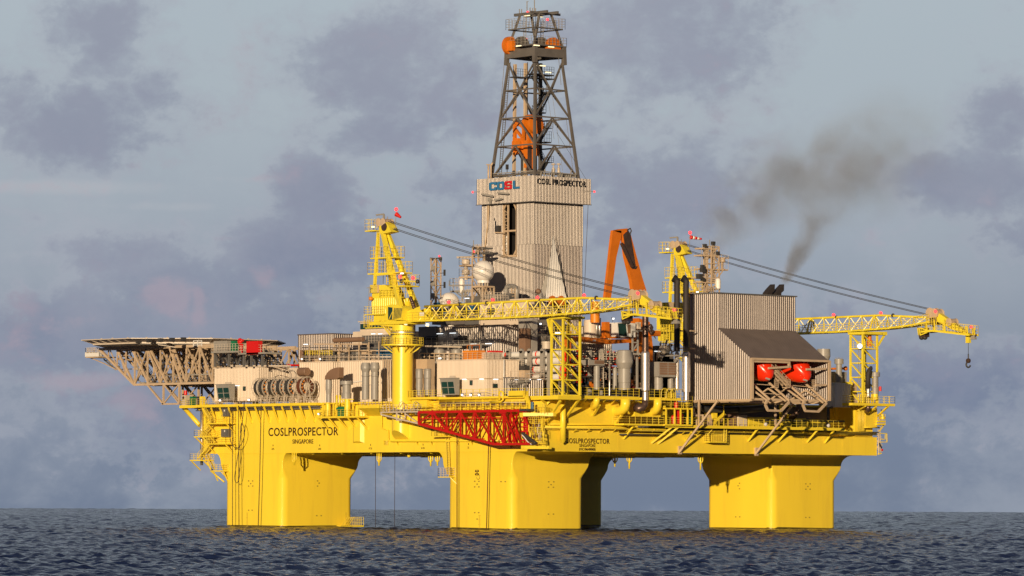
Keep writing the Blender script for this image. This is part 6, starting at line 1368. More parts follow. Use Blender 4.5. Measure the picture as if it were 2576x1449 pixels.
for i, (cx7, hw7, c13, hw13, yy, lab) in enumerate(((910, 30, 918, 30, -1.2, 'middle exhaust stack, black cowled twin pipe on the left, partly behind the louvred box'), (1000, 30, 1042, 56, -2.6, 'right exhaust stack, black cowled twin pipe right beside the ribbed lifeboat house wall'))):
    ct, cb = 700, 1390; X0, Y0, z0, z1, r = cyl_at(7, cx7, hw7, ct, cb, y=yy); t = thing('exhaust_stack', (X0, yy, ZT), lab, 'exhaust stack', 'exhaust stacks with shiny steel lower halves')
    b = MB(); b.lathe((X0, yy, z0), [(r, 0), (r, z1 - z0)], 18); b.build('stack_pipe', M['black_soot'], t)
    b = MB(); tz = W(7, cx7, 655, y=yy).z; b.path([(X0, yy, z1), (X0, yy, z1 + .4), (X0, yy + .35, z1 + .9), (X0, yy + .9, tz - r * .9)], [r, r, r * .98, r * .8], 16); b.build('cowl', M['void_dark'], t)
    b = MB(); b.lathe((X0, yy - .05, z1 - .2), [(r * .98, 0), (r * .98, tz - z1 - r * .3), (r * .8, tz - z1), (0, tz - z1 + r * .35)], 16); b.build('cowl_back', M['black_soot'], t)
    X1, Y1, zz0, zz1, rr = cyl_at(13, c13, hw13, 597, 1130 if i else 1100, y=yy); H = zz1 - zz0
    b = MB(); b.lathe((X0 + (0 if not i else .1), yy, zz0), [(rr, 0)] + sum([[(rr, H * f), (rr * 1.03, H * f + .02), (rr * 1.03, H * f + .1), (rr, H * f + .12)] for f in (.25, .5, .75)], []) + [(rr, H - .35), (rr * .65, H)], 20); b.build('lower_jacket', SS, t)
    if i:
        X1, Y1, zz0, zz1, rr = cyl_at(13, 1035, 36, 1130, 1240, y=yy); b = MB(); b.lathe((X0 + .1, yy, zz0), [(rr, 0), (rr, zz1 - zz0)], 16); b.build('stack_foot', SS, t)
    for cy in (320, 552): b = MB(); A_ = W(13, 960 if i == 0 else 1085, cy, y=yy); b.bar(A_, A_ + Vector((1.6, .4, 0)), .22); b.build('stack_bracket', M['beige_steel'], t)
b = MB(); b.bar(W(13, 690, 652, y=-2), W(13, 985, 645, y=-2.4), .25); b.bar(W(13, 940, 655, y=-2), W(13, 880, 740, y=-2), .22); b.bar(W(13, 880, 1100, y=-2), W(13, 1000, 1097, y=-2), .22); b.build('pipe_support', M['grey_paint'], label='grey horizontal steel support beams tying the twin black cowled stacks', cat='beam')
# vents on the right hand deck
vent('big', 13, 218, 92, 575, 1105, 'big bulging grey vent beside the lone left exhaust stack', y=-.6, group=G_)
tv, X0, Y0, z0, z1, r = vent('plain', 3, 907, 32, 460, 700, 'slim grey vent topped by a rectangular grey intake box', y=-.6, group=G_)
e0 = W3(830, 400, -1.3); e1 = W3(985, 458, -1.3); b = MB(); b.box((e0.x, -1.3, e1.z), (e1.x, 1.2, e0.z)); b.build('intake_box', GP, tv)
e0 = W3(885, 405, -1.35); e1 = W3(983, 443, -1.35); b = MB(); b.box((e0.x, -1.36, e1.z), (e1.x, -1.302, e0.z)); b.build('intake_grille', M['wood_brown'], tv)
t = thing('louvred_box', (18, -1, 26), 'grey box with a brown louvred face standing on two round legs between the exhaust stacks', 'air intake')
e = blk(13, 575, 672, 900, 730, 928, y=-1.9); b = MB(); b.box((e[0], e[2], e[4]), (e[1], e[2] + 3.0, e[5])); b.build('box', GP, t)
p = W(13, 685, 742, y=-1.9); q = W(13, 895, 905, y=-1.9); b = MB(); b.box((p.x, -1.98, q.z), (q.x, -1.902, p.z)); b.build('louvre', M['wood_brown'], t)
b = MB(); m_ = (p.x + q.x) / 2; b.box((m_ - .05, -2.02, q.z), (m_ + .05, -1.982, p.z))
for k in range(1, 5): z_ = q.z + (p.z - q.z) * k / 5; b.box((p.x, -2.01, z_ - .03), (q.x, -1.985, z_ + .03))
b.build('louvre_bar', M['grey_paint'], t)
for (cx, hw) in ((663, 65), (828, 38)): X0, Y0, z0, z1, r = cyl_at(13, cx, hw, 930, 1105, y=-.6); b = MB(); H = z1 - z0; b.lathe((X0, -.6, z0), [(r, 0), (r, H * .4), (r * 1.04, H * .41), (r * 1.04, H * .5), (r, H * .51), (r, H)], 18); b.build('round_leg', GP, t)
t = thing('ladder_tower', (13, 0, 26), 'tall grey pipe frame with a ladder between the big vent and the lone exhaust stack', 'frame')
for (a, c, w) in (((325, 330), (325, 620), .25), ((395, 325), (395, 640), .25), ((325, 330), (400, 328), .25), ((325, 475), (400, 475), .22), ((330, 580), (385, 500), .2), ((385, 650), (385, 1090), .3), ((20, 720), (20, 1000), .2), ((330, 620), (345, 700), .2)):
    b = MB(); b.bar(W(13, *a, y=-.4), W(13, *c, y=-.4), w); b.build('bar', GP, t)
b = MB(); b.ladder(W(3, 955, 690, y=-.2), W(3, 955, 335, y=-.2), .9, side=(1, 0, 0), t=.1); b.rail([W3(930, 400, -.2), W3(1110, 400, -.2)], 1.6, .8, t=.1); b.rail([W3(940, 600, -.2), W3(1000, 600, -.2)], 1.2, .6, t=.1); b.build('ladder', M['pale_steel'], t)
b = MB(); X0, Y0, z0, z1, r = cyl_at(3, 1035, 10, 610, 760, y=-2.9); b.lathe((X0, Y0, z0), [(r, 0), (r, z1 - z0 - .4), (r * .6, z1 - z0)], 12); b.build('relief_pipe', SS, label='thin bright steel pipe standing at the deck edge left of the big bulging vent', cat='pipe')
X0, Y0, z0, z1, r = cyl_at(3, 1090, 24, 480, 700, y=.6); b = MB(); b.lathe((X0, Y0, z0), [(r, 0), (r, z1 - z0 - .5), (r * .7, z1 - z0)], 14); b.build('filter_vessel', GP, label='slim grey vessel in a cage left of the big bulging vent', cat='vessel')
# ---- riser rack
rk_y = 5.5
t = thing('pipe_rack', (12, 15, ZT), 'grey steel rack with tall rounded posts holding the red and white riser pipes', 'rack')
px0 = W(3, 655, 410, y=rk_y).x
sp_ = W(3, 780, 410, y=rk_y).x - W(3, 655, 410, y=rk_y).x; sp_ /= 2
zr_ = [W(3, 780, c, y=rk_y).z for c in (340, 410, 492, 575)]
for i, cx in enumerate((930, 1115, 1225, 1405, 1500)):
    p = W(12, cx + 22, 585, x=px0 - 1.1); b = MB(); w_ = .42; b.box((p.x - .2, p.y - w_, ZT), (p.x + .2, p.y + w_, p.z - .4)); b.lathe((p.x - .2, p.y, p.z - .4), [(w_, 0), (w_, .4)], 14, axis=(1, 0, 0)); b.build('rack_post', GP, t)
for cx in (838, 955):
    p = W(3, cx, 290, y=rk_y - .8); b = MB(); b.box((p.x - .2, p.y - .3, ZT), (p.x + .2, p.y + .3, p.z)); b.build('rack_post', GP, t)
b = MB(); p = W(12, 940, 715, x=px0 - 1.15); q = W(12, 1540, 690, x=px0 - 1.15); b.bar(p, q, .25); b.build('rack_rail', GP, t)
yL = {0: W(12, 1110, 660, x=px0 - .7).y, 1: W(12, 1240, 770, x=px0 - .7).y, 2: W(12, 1380, 860, x=px0 - .7).y, 3: W(12, 1500, 950, x=px0 - .7).y}
t0 = None; rr = .58
for r_i in range(4):
    for c_i in range(9):
        x = px0 + sp_ * c_i - (0 if r_i else .1); z = zr_[r_i]; Ln = 24.0 if r_i == 0 else 22.0
        if t0 is None:
            t0 = thing('riser_pipe', (x, rk_y, z), 'thick white riser pipe with red ends and black flange lying in the grey rack', 'riser pipe', 'riser pipes in the rack')
            b = MB(); b.lathe((x, rk_y + 1.6, z), [(rr, 0), (rr, 7.0), (rr * 1.05, 7.05), (rr * 1.05, 8.2), (rr, 8.25), (rr, Ln - 1.6)], 14, axis=(0, 1, 0)); b.build('body', M['white_paint'], t0)
            for (ya_, yb_) in ((0, 1.6), (8.3, 9.2), (15.5, 16.5)): b = MB(); b.lathe((x, rk_y + ya_, z), [(rr * 1.02, 0), (rr * 1.02, yb_ - ya_)], 14, axis=(0, 1, 0)); b.build('red_band', M['lifeboat_red'], t0)
            b = MB(); b.lathe((x, rk_y - .75, z), [(.12, 0), (.3, 0), (.3, .1), (rr * .95, .1), (rr * .95, .4), (rr * .6, .42), (rr * .6, .75)], 14, axis=(0, 1, 0)); b.build('flange', M['dark_steel'], t0)
            b = MB()
            for k in range(6): a = k * math.pi / 3; b.tube((x + rr * .78 * math.cos(a), rk_y - .86, z + rr * .78 * math.sin(a)), (x + rr * .78 * math.cos(a), rk_y - .651, z + rr * .78 * math.sin(a)), .1, 6)
            b.build('choke_line', M['pale_steel'], t0)
        else:
            c = copy_tree(t0); c.location = (x, rk_y + (0, 0, .6, 1.0)[r_i] + rg.uniform(-.2, .2), z)
# ribbed block behind the rack, bright vertical pipes
e = (W3(750, 70, 20).x, W3(1060, 70, 20).x, 20, 30, ZT, W3(800, 70, 20).z); t = thing('rear_house', (e[0], e[2], ZT), 'ribbed metal block behind the riser pipes and the orange beam', 'deckhouse')
house(t, e, CL, .5, .14)
b = MB()
for (cx, r) in ((905, .18), (935, .18), (870, .1)): b.tube(W3(cx, 185, 17), W3(cx, -20, 17), r * 1.4, 8)
b.build('bright_pipes', SS, label='pair of bright upright steel pipes left of the white crane cabin', cat='pipes')
X0, Y0, z0, z1, r = cyl_at(3, 845, 70, 0, 70, y=18); b = MB(); b.lathe((X0, Y0, z0 - 3), [(r, 0), (r, z1 - z0 + 2.6), (r * .9, z1 - z0 + 3)], 18); b.build('mud_tank', M['beige_wall'], label='cream round tank above the ribbed block behind the orange beam', cat='tank')
t = thing('deck_clutter', (8, 12, ZT), 'dark tangle of valves, pipes and rails in the shade before the ribbed hall', 'machinery')
for k in range(26):
    cx = 345 + rg.uniform(0, 100) + (k % 3) * 20; cy = 80 + rg.uniform(0, 180); p = W3(cx, cy, 13); b = MB(); b.box(p, p + Vector((rg.uniform(.3, 1.2), rg.uniform(.3, 1), rg.uniform(.2, 1.0)))); b.build('valve', M[rg.choice(['dark_grey', 'dark_steel', 'grey_paint', 'beige_steel'])], t)
for k in range(7): b = MB(); b.rail([W3(350, 130 + k * 30, 12.5), W3(470, 130 + k * 30, 12.5)], 1.0, .8, t=.08); b.build('railing', M['dark_grey'] if k % 2 else M['pale_steel'], t)
flood(t, 3, 340, 38, y=12, d=(-.3, -1, -.3))
X0, Y0, z0, z1, r = cyl_at(3, 400, 44, 235, 290, y=9); b = MB(); b.lathe((X0, Y0, z0), [(r, 0), (r, z1 - z0), (r * 1.1, z1 - z0), (r * 1.1, z1 - z0 + .3)], 18); b.build('round_tank', M['pale_steel'], t)
t = thing('lower_clutter', (16, 3, ZT), 'dark machinery with red and orange bits packed behind the big vent and stacks', 'machinery')
for k in range(60):
    cx = 600 + rg.uniform(0, 760); cy = 590 + rg.uniform(0, 110); p = W3(cx, cy, 3.6); b = MB(); b.box(p, p + Vector((rg.uniform(.3, 1.6), 1.0, rg.uniform(.3, 1.3)))); b.build('unit', M[rg.choice(['dark_grey', 'dark_steel', 'void_dark', 'blue_paint', 'red_paint', 'dark_steel', 'steel_burnt', 'beige_steel', 'orange_paint'])], t)
for k in range(7):
    b = MB(); p = W3(1260 + k * 14, 330, 4.5); b.bar((p.x, p.y, ZT), p, .2); b.build('post', M[rg.choice(['dark_grey', 'steel_burnt', 'grey_paint', 'dark_steel'])], t)
for k in range(26):
    cx = 1275 + rg.uniform(0, 60); cy = 330 + rg.uniform(0, 350); p = W3(cx, cy, 4.2); b = MB(); b.box(p, p + Vector((rg.uniform(.3, .9), .6, rg.uniform(.2, .6)))); b.build('unit', M[rg.choice(['dark_grey', 'orange_paint', 'beige_steel', 'dark_steel', 'red_paint', 'void_dark', 'steel_burnt'])], t)
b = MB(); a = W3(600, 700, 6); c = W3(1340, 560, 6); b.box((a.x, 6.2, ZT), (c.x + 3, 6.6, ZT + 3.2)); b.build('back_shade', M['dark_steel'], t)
b = MB(); b.box((4, 2.5, ZT), (W3(1340, 700, 2.5).x, 2.7, ZT + .9)); b.build('coaming', M['dark_grey'], t)
# ---- orange knuckle crane
OY = 15.0; OP = M['orange_paint']
t = thing('knuckle_crane', W(3, 1420, 400, y=OY), 'big orange folding crane whose two boom legs meet in a peak behind the lattice boom', 'crane')
def o7(cx, cy, y=OY): return W(7, cx, cy, y=y)
b = MB(); b.prism([o7(185, 860), o7(245, 860), o7(252, 800), o7(300, 440), o7(350, 235), o7(350, 175), o7(265, 172), o7(255, 240), o7(215, 600)], (0, .6, 0)); b.build('outer_boom', OP, t)
b = MB(); b.prism([o7(265, 172), o7(350, 200), o7(365, 225), o7(430, 160), o7(408, 152), o7(330, 158)], (0, .5, 0)); b.build('knuckle', OP, t)
b = MB(); b.prism([o7(368, 215, OY - .2), o7(420, 170, OY - .2), o7(445, 215, OY - .2), o7(490, 380, OY - .2), o7(560, 640, OY - .2), o7(600, 770, OY - .2), o7(600, 860, OY - .2), o7(480, 860, OY - .2), o7(450, 660, OY - .2), o7(395, 430, OY - .2)], (0, .8, 0)); b.build('inner_boom', OP, t)
b = MB(); b.prism([o7(368, 215, OY - .25), o7(420, 170, OY - .25), o7(443, 215, OY - .25), o7(500, 560, OY - .25), o7(460, 560, OY - .25), o7(400, 420, OY - .25)], (0, .045, 0)); b.build('dark_panel', M['steel_burnt'], t)
b = MB(); b.bar(o7(350, 300, OY - .5), o7(460, 540, OY - .5), .45); b.build('cylinder', M['steel_burnt'], t)
b = MB(); b.path([o7(405, 170, OY - .4), o7(440, 150, OY - .4), o7(450, 175, OY - .4), o7(435, 215, OY - .4)], .12, 5); b.path([o7(450, 540, OY - .5), o7(490, 555, OY - .5), o7(505, 530, OY - .5)], .06, 5); b.build('hydraulic_hose', M['dark_steel'], t)
b = MB(); b.prism([o7(560, 790, OY - .3), o7(580, 765, OY - .3), o7(597, 860, OY - .3), o7(570, 850, OY - .3)], (0, -.04, 0)); b.build('sign_plate', M['white_paint'], t)
b = MB(); p = o7(582, 832, OY - .4); b.lathe(p, [(0, -.06), (.4, -.05), (.4, 0)], 12, axis=(0, 1, 0)); b.build('sign_disc', M['red_paint'], t)
def o3(cx, cy, y=OY): return W(3, cx, cy, y=y)
X0, Y0, z0, z1, r = cyl_at(3, 1412, 64, 250, 440, y=OY); b = MB(); b.lathe((X0, OY + 1, ZT), [(r, 0), (r, z1 - ZT), (r * 1.1, z1 - ZT + .1), (r * 1.1, z1 - ZT + .6)], 20); b.build('pedestal', OP, t)
b = MB(); b.prism([o3(1325, 120), o3(1325, 300), o3(1360, 420), o3(1470, 420), o3(1470, 250), o3(1440, 20), o3(1330, -20)], (0, 2.4, 0)); b.build('slew_column', OP, t)
b = MB(); b.box(o3(1445, 105, OY - .4), o3(1495, 165, OY + 1)); b.build('hydraulic_motor', OP, t)
b = MB()
for k in range(10): b.sphere(o3(1430 + rg.uniform(0, 40), 60 + k * 8, OY - .5), .38, 8, 5)
b.path([o3(1480, 160, OY - .5), o3(1500, 185, OY - .5)], .08, 5); b.build('fittings', M['steel_burnt'], t)
b = MB(); b.prism([o3(600, 170, 12), o3(600, 230, 12), o3(760, 215, 12), o3(1000, 245, 12), o3(1260, 228, 12), o3(1300, 190, 12), o3(1000, 195, 12), o3(800, 170, 12), o3(700, 165, 12)], (0, 1.2, 0)); b.build('lower_arm', OP, t)
b = MB(); b.prism([o3(868, 198, 11.9), o3(868, 216, 11.9), o3(895, 216, 11.9), o3(895, 198, 11.9)], (0, -.03, 0)); b.build('sign_plate', M['white_paint'], t)
for (cx, c0, c1) in ((995, 20, 185), (620, 110, 290), (605, 180, 280)): b = MB(); b.bar(o3(cx, c0, 12.5), o3(cx, c1, 12.5), 1.0 if cx > 900 else .7); b.build('arm_post', OP, t)
b = MB(); b.bar(o3(960, 170, 12.4), o3(990, 60, 12.4), .3); b.bar(o3(1035, 170, 12.4), o3(1000, 60, 12.4), .3); b.bar(o3(950, 175, 12.4), o3(1260, 182, 12.4), .3); b.build('arm_frame', OP, t)
e0 = W(13, 120, 210, y=11.5); e1 = W(13, 380, 405, y=11.5); b = MB(); b.box((e0.x, 11.5, e1.z), (e1.x - .3, 13.8, e0.z)); cb_ = b.build('cabin', M['white_paint'], t)
b = MB(); b.prism([W(13, 133, 226, y=11.46), W(13, 145, 382, y=11.46), W(13, 255, 388, y=11.46), W(13, 240, 224, y=11.46)], (0, -.05, 0)); b.build('cabin_window', M['window_glass'], cb_)
b = MB(); b.bar(W(13, 122, 215, y=11.4), W(13, 138, 395, y=11.4), .16); b.bar(W(13, 243, 215, y=11.4), W(13, 260, 400, y=11.4), .16); b.bar(W(13, 122, 215, y=11.4), W(13, 243, 215, y=11.4), .16); b.bar(W(13, 138, 398, y=11.4), W(13, 260, 400, y=11.4), .16); b.build('window_frame', M['white_paint'], cb_)
b = MB(); b.box(W(13, 262, 235, y=11.45), W(13, 298, 355, y=11.48)); b.build('side_window', M['wood_brown'], cb_)
b = MB(); b.box(W(13, 395, 205, y=11.8), W(13, 405, 300, y=12.4)); b.build('cabin_panel', M['beige_wall'], cb_)
flood(t, 13, 68, 158, y=11, d=(-.3, -1, -.3))
X0, Y0, z0, z1, r = cyl_at(5, 2500, 48, 1100, 1200, y=16); b = MB(); b.lathe((X0, 16, z0 - 2), [(r, 0), (r, z1 - z0 + 1.6), (r * .6, z1 - z0 + 2)], 18); b.build('orange_drum', M['orange_bright'], label='bright orange drum seen through the near lattice boom below the folding crane', cat='drum')
# ---- lifeboat house
cH = W4(232, 800, .8).x
def LH(n, cx, cy): return W(n, cx, cy, x=cH)
pBL = W(4, 232, 797, x=cH); pBR = LH(4, 852, 795); pOT = LH(4, 838, 388); pUT = LH(7, 1322, 805); pUB = LH(7, 1322, 1155); pTL = LH(7, 1045, 822)
yo, yu, yi = pBR.y, pUT.y, pBL.y; zbot = pBR.z; zo = pOT.z; zub = pUB.z; ztop_ = pUT.z
xE = W4(1622, 430, yo).x; xE2 = W(7, 2112, 848, y=yu).x; xE = (xE + xE2) / 2
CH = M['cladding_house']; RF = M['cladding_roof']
t = thing('lifeboat_house', (cH, yi, zbot), 'big overhanging ribbed metal house with a sloped roof sheltering two red lifeboats', 'lifeboat station')
b = MB()
def topz(tt):
    y_ = yi - tt
    if y_ >= yu: return ztop_
    f = (yu - y_) / (yu - yo); return zub + (zo - zub) * f
L1_ = yi - yu; L2_ = yu - yo
b.corr((cH, yi, 0), (0, -1, 0), L1_, (0, 0, 1), lambda s_: zbot, lambda s_: ztop_, (-1, 0, 0), .5, .15)
b.corr((cH, yu, 0), (0, -1, 0), L2_, (0, 0, 1), lambda s_: zbot, lambda s_: zub + (zo - zub) * s_ / L2_, (-1, 0, 0), .5, .15)
b.build('left_wall', CH, t)
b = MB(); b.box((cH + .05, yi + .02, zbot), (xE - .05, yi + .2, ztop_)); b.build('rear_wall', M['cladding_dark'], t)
b = MB(); b.corr((xE, yi, 0), (0, -1, 0), L1_, (0, 0, 1), lambda s_: zbot, lambda s_: ztop_, (-1, 0, 0), .5, .15); b.corr((xE, yu, 0), (0, -1, 0), L2_, (0, 0, 1), lambda s_: zbot, lambda s_: zub + (zo - zub) * s_ / L2_, (-1, 0, 0), .5, .15); b.build('right_wall', CH, t)
b = MB(); b.wall((cH, yu), (xE, yu), zub, ztop_, (0, -1, 0), .5, .15); b.build('upper_wall', CH, t)
b = MB(); sl_ = Vector((0, yo - yu, zo - zub)); sn = Vector((0, zo - zub, -(yo - yu))).normalized()
b.corr((cH, yu, zub), (1, 0, 0), xE - cH, sl_, lambda s_: 0.0, lambda s_: sl_.length, (0, -abs(sn.y), abs(sn.z)), .42, .1); b.build('sloped_roof', RF, t)
b = MB(); b.box((cH - .25, yu - .28, ztop_ - .02), (xE + .2, yi + .2, ztop_ + .18)); b.build('flat_roof', M['dark_grey'], t)
b = MB(); b.box((cH - .28, yi, zbot - .35), (cH + .1, yo - .15, zbot)); b.build('sill_beam', BS, t)
b = MB(); b.box((cH - .25, yo - .3, zbot), (cH + .3, yo + .05, zo + .1)); b.build('corner_post', BS, t); b = MB(); b.box((xE - .25, yo - .3, zbot), (xE + .25, yo + .05, zo + .05)); b.build('corner_post', BS, t)
b = MB(); b.box((cH, yo - .32, zo - .22), (xE, yo, zo + .14)); b.build('front_beam', BS, t)
for (a, c) in (((1025, 485), (1245, 470)), ((1230, 415), (1232, 480)), ((1405, 497), (1600, 490)), ((1500, 655), (1600, 655)), ((860, 415), (1225, 425))): b = MB(); b.bar(W4(*a, yo + .1), W4(*c, yo + .1), .36); b.build('frame_bar', BS, t)
b = MB(); b.box((cH + .3, yo + .1, zbot - .2), (xE - .3, yo + .5, zbot + .2)); b.box((cH, yo + 5, zbot - .5), (xE, yo + 5.4, zbot)); b.box((cH, -1.5, zbot - .5), (xE, -1.0, zbot)); b.each('floor_beam', BS, t)
b = MB()
for x_ in (cH, (cH + xE) / 2, xE - .3): b.box((x_, yo + .5, zbot - .5), (x_ + .3, yi, zbot - .05))
b.each('floor_beam', BS, t)
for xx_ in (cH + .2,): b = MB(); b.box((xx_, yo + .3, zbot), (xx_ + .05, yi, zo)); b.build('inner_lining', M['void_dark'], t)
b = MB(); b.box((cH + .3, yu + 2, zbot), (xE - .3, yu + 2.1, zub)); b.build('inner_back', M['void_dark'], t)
for (a, c, b2) in (((515, 810), (130, 1330), 0), ((1275, 845), (900, 1345), 1)):
    C_ = W4(*c, -.35); A_ = W4(a[0], a[1], yo + 6.5) ; b = MB(); b.bar(A_, C_, .32); b.build('main_brace', BS, t)
    b = MB(); q = W4(c[0] - 3, c[1] - 20, -.02); b.box((q.x - .35, -.35, q.z - .7), (q.x + .35, -.02, q.z + .7)); b.build('brace_pad', BS, t)
for cx in (325, 1095): b = MB(); b.bar(W4(cx, 800, -2.3), W4(cx, 1060, -2.3), .3); b.build('hanger_post', BS, t)
# funnels above the house
for i, (c0, lab) in enumerate(((0, 'left one of two short black bent funnels on the lifeboat house roof'), (93, 'right one of two short black bent funnels on the lifeboat house roof'))):
    y_ = yu + 5; P_ = [W(7, 1812 + c0, 850, y=y_), W(7, 1820 + c0, 800, y=y_), W(7, 1850 + c0, 762, y=y_), W(7, 1895 + c0, 713, y=y_), W(7, 1893 + c0, 778, y=y_), W(7, 1868 + c0, 800, y=y_), W(7, 1865 + c0, 850, y=y_)]
    t = thing('funnel', (P_[0].x + .6, y_, ztop_), lab, 'funnel', 'bent funnels'); b = MB(); b.prism(P_, (0, 1.2, 0)); b.build('pipe', M['black_soot'], t); b = MB(); b.prism([P_[3] + Vector((-.04, .15, -.15)), P_[3] + Vector((-.04, 1.0, -.15)), P_[4] + Vector((.02, 1.0, .1)), P_[4] + Vector((.02, .15, .1))], (.04, 0, 0)); b.build('mouth', M['void_dark'], t)
# ---- lifeboats
RDn = math.radians(33)
ax_ = Vector((0, -math.cos(RDn), -math.sin(RDn))); upn = Vector((0, -math.sin(RDn), math.cos(RDn)))
def lifeboat(nose, label):
    t = thing('lifeboat', nose + Vector((0, 6, -1)), label, 'lifeboat', 'red lifeboats in the house')
    Ln = 11.5; n = 24
    prof = [(0.0, .12), (.2, .45), (.7, .85), (1.5, 1.25), (2.5, 1.6), (3.7, 1.88), (5.2, 2.05), (8, 2.05), (9.8, 1.85), (10.9, 1.4), (11.5, .5)]
    vs = []
    for (d, r) in prof:
        for j in range(n):
            a = 2 * math.pi * j / n; ca, sa = math.cos(a), math.sin(a)
            cxx = 1.2 * r * (abs(ca) ** .85) * (1 if ca > 0 else -1); czz = r * (abs(sa) ** .85) * (1.0 if sa > 0 else -1.6)
            shift = -.0 + .35 * (1 - r / 1.75)
            vs.append(nose - ax_ * d + Vector((cxx, 0, 0)) + upn * (czz - shift * 1.2))
    k = len(prof); b = MB(); b.add(vs, [(i * n + j, i * n + (j + 1) % n, (i + 1) * n + (j + 1) % n, (i + 1) * n + j) for i in range(k - 1) for j in range(n)], True)
    b.f.append(list(range(n))[::-1]); b.sm.append(True); b.f.append(list(range((k - 1) * n, k * n))); b.sm.append(True); b.build('hull', M['lifeboat_red'], t)
    b = MB()
    for side in (-1, 1):
        for d in (1.6, 2.6, 3.8, 5.0): 
            rr_ = np.interp(d, [q[0] for q in prof], [q[1] for q in prof]); p = nose - ax_ * d + Vector((side * rr_ * .86, 0, 0)) + upn * (rr_ * .68 + .02); b.bar(p, p - ax_ * .45 + Vector((side * .06, 0, 0)) + upn * .08, .1, .14)
    b.build('reflective_tape', M['white_paint'], t)
    b = MB(); b.prism([nose + Vector((-.75, 0, 0)) - ax_ * .3 + upn * -.9, nose + Vector((-.25, 0, 0)) - ax_ * -.1 + upn * -.85, nose + Vector((-.25, 0, 0)) - ax_ * .9 + upn * -1.0, nose + Vector((-.75, 0, 0)) - ax_ * 1.2 + upn * -1.1], upn * .3); b.build('bow_plate', GP, t)
    b = MB()
    for d in (2.2, 4.2): p = nose - ax_ * d + upn * (1.5 if d < 3 else 1.85); b.path([p + Vector((-.5, 0, 0)), p + Vector((-.4, 0, 0)) + upn * .3, p + Vector((.4, 0, 0)) + upn * .3, p + Vector((.5, 0, 0))], .05, 5)
    b.build('grab_rail', M['pale_steel'], t)
    return t
yN = yo + .4
n1 = W4(1062, 560, yN - .5); n2 = W4(1440, 575, yN - .5)
lifeboat(n1, 'left red free-fall lifeboat, half hidden behind the corner post of the house')
lifeboat(n2, 'right red free-fall lifeboat, fully showing its bow in the house opening')
# launching ramps
for i, (rl, rrr, fr, lab) in enumerate((((1040, 800, 868, 640), (1235, 812, 1040, 630), ((1015, 800), (992, 850), (1018, 910), (1150, 915), (1232, 825)), 'left launching ramp with a bent end frame below the left lifeboat'),
                                    ((1412, 812, 1215, 640), (1612, 828, 1415, 640), ((1390, 805), (1370, 850), (1395, 915), (1525, 922), (1608, 835)), 'right launching ramp with a bent end frame below the right lifeboat'))):
    ye = yo - 2.6
    A_ = W4(rl[0], rl[1], ye); B_ = W4(rrr[0], rrr[1], ye); t = thing('launch_ramp', A_, lab, 'launching ramp', 'launching ramps')
    for E in (A_, B_):
        b = MB(); b.bar(E, E - ax_ * 13 , .22, .34); b.build('rail', BS, t)
        b = MB(); b.bar(E - ax_ * 1.0 + Vector((0, 0, -.6)), E - ax_ * 6 + Vector((0, 0, -1.1)), .18, .3); b.bar(E - ax_ * 6 + Vector((0, 0, -1.1)), (E.x, yo + 6.5, zbot), .25); b.build('lower_rail', BS, t)
    b = MB()
    for k in range(3): b.bar(A_ - ax_ * (2 + k * 3.0), B_ - ax_ * (2 + k * 3.0), .12)
    b.build('cross_bar', BS, t)
    b = MB(); P_ = [W4(*q, ye) for q in fr]
    for a, c in zip(P_[:-1], P_[1:]): b.bar(a, c, .36)
    b.build('end_frame', BS, t)
b = MB(); A_ = W4(1075, 505, yo + .5); C_ = W4(1225, 665, yo + .5); b.stair(A_, C_, .9); b.stair(A_ + Vector((0, .9, 0)), C_ + Vector((0, .9, 0)), .9); b.build('embarkation_stair', BS, label='slanted embarkation stair between the two lifeboats', cat='stairs')
for (cx, lab) in ((1085, 'small cream railed landing between the left lifeboat and the stair'), (1205, 'small cream railed landing at the foot of the stair between the lifeboats'), (1465, 'small cream railed landing right of the right lifeboat')):
    t = thing('boarding_landing', W4(cx, 680, yo + .3), lab, 'landing', 'small landings beside the lifeboats'); p = W4(cx, 675, yo + .3); q = W4(cx + 40, 680, yo + .3); b = MB(); b.box((p.x, p.y, p.z - .15), (q.x, p.y + 1, p.z)); b.build('deck', BS, t)
    b = MB(); b.rail([p, (q.x, p.y, p.z)], 1.3, .35, t=.09, mid=3); b.build('railing', BS, t)
# ---- belt walkway, pipes, braces on the right hand side
t = thing('belt_walkway', (40, -2, 18), 'long yellow railed walkway along the right hull side under the lifeboat house', 'walkway')
wl = W4(-20, 1066, -2.2); wr = W4(1782, 1085, -2.2); zz = (wl.z + wr.z) / 2 + .1
xs_ = [W3(1870, 1000, -2.2).x, W4(520, 1066, -2.2).x, W4(610, 1066, -2.2).x, W4(975, 1066, -2.2).x, wr.x]
b = MB(); b.box((W3(1590, 1050, -2.2).x, -2.3, zz - .45), (wr.x, 4.5, zz - .15)); b.build('deck', M['grating'], t)
b = MB(); b.box((W3(1590, 1050, -2.2).x, -2.45, zz - .5), (wr.x, -2.31, zz)); b.build('edge_plate', YS, t)
for a, c in zip(xs_[:-1], xs_[1:]): b = MB(); b.rail([(a + .1, -2.35, zz), (c - .1, -2.35, zz)], 1.25, 1.3, t=.075); b.build('railing', YR, t)
t = thing('lower_side_platform', (14, -2, 18), 'yellow railed platform under the brown steel elbow on the right hull side', 'platform')
plat_y(t, 3, 1180, 1645, 1045, -2.8, th=.3, h=1.2)
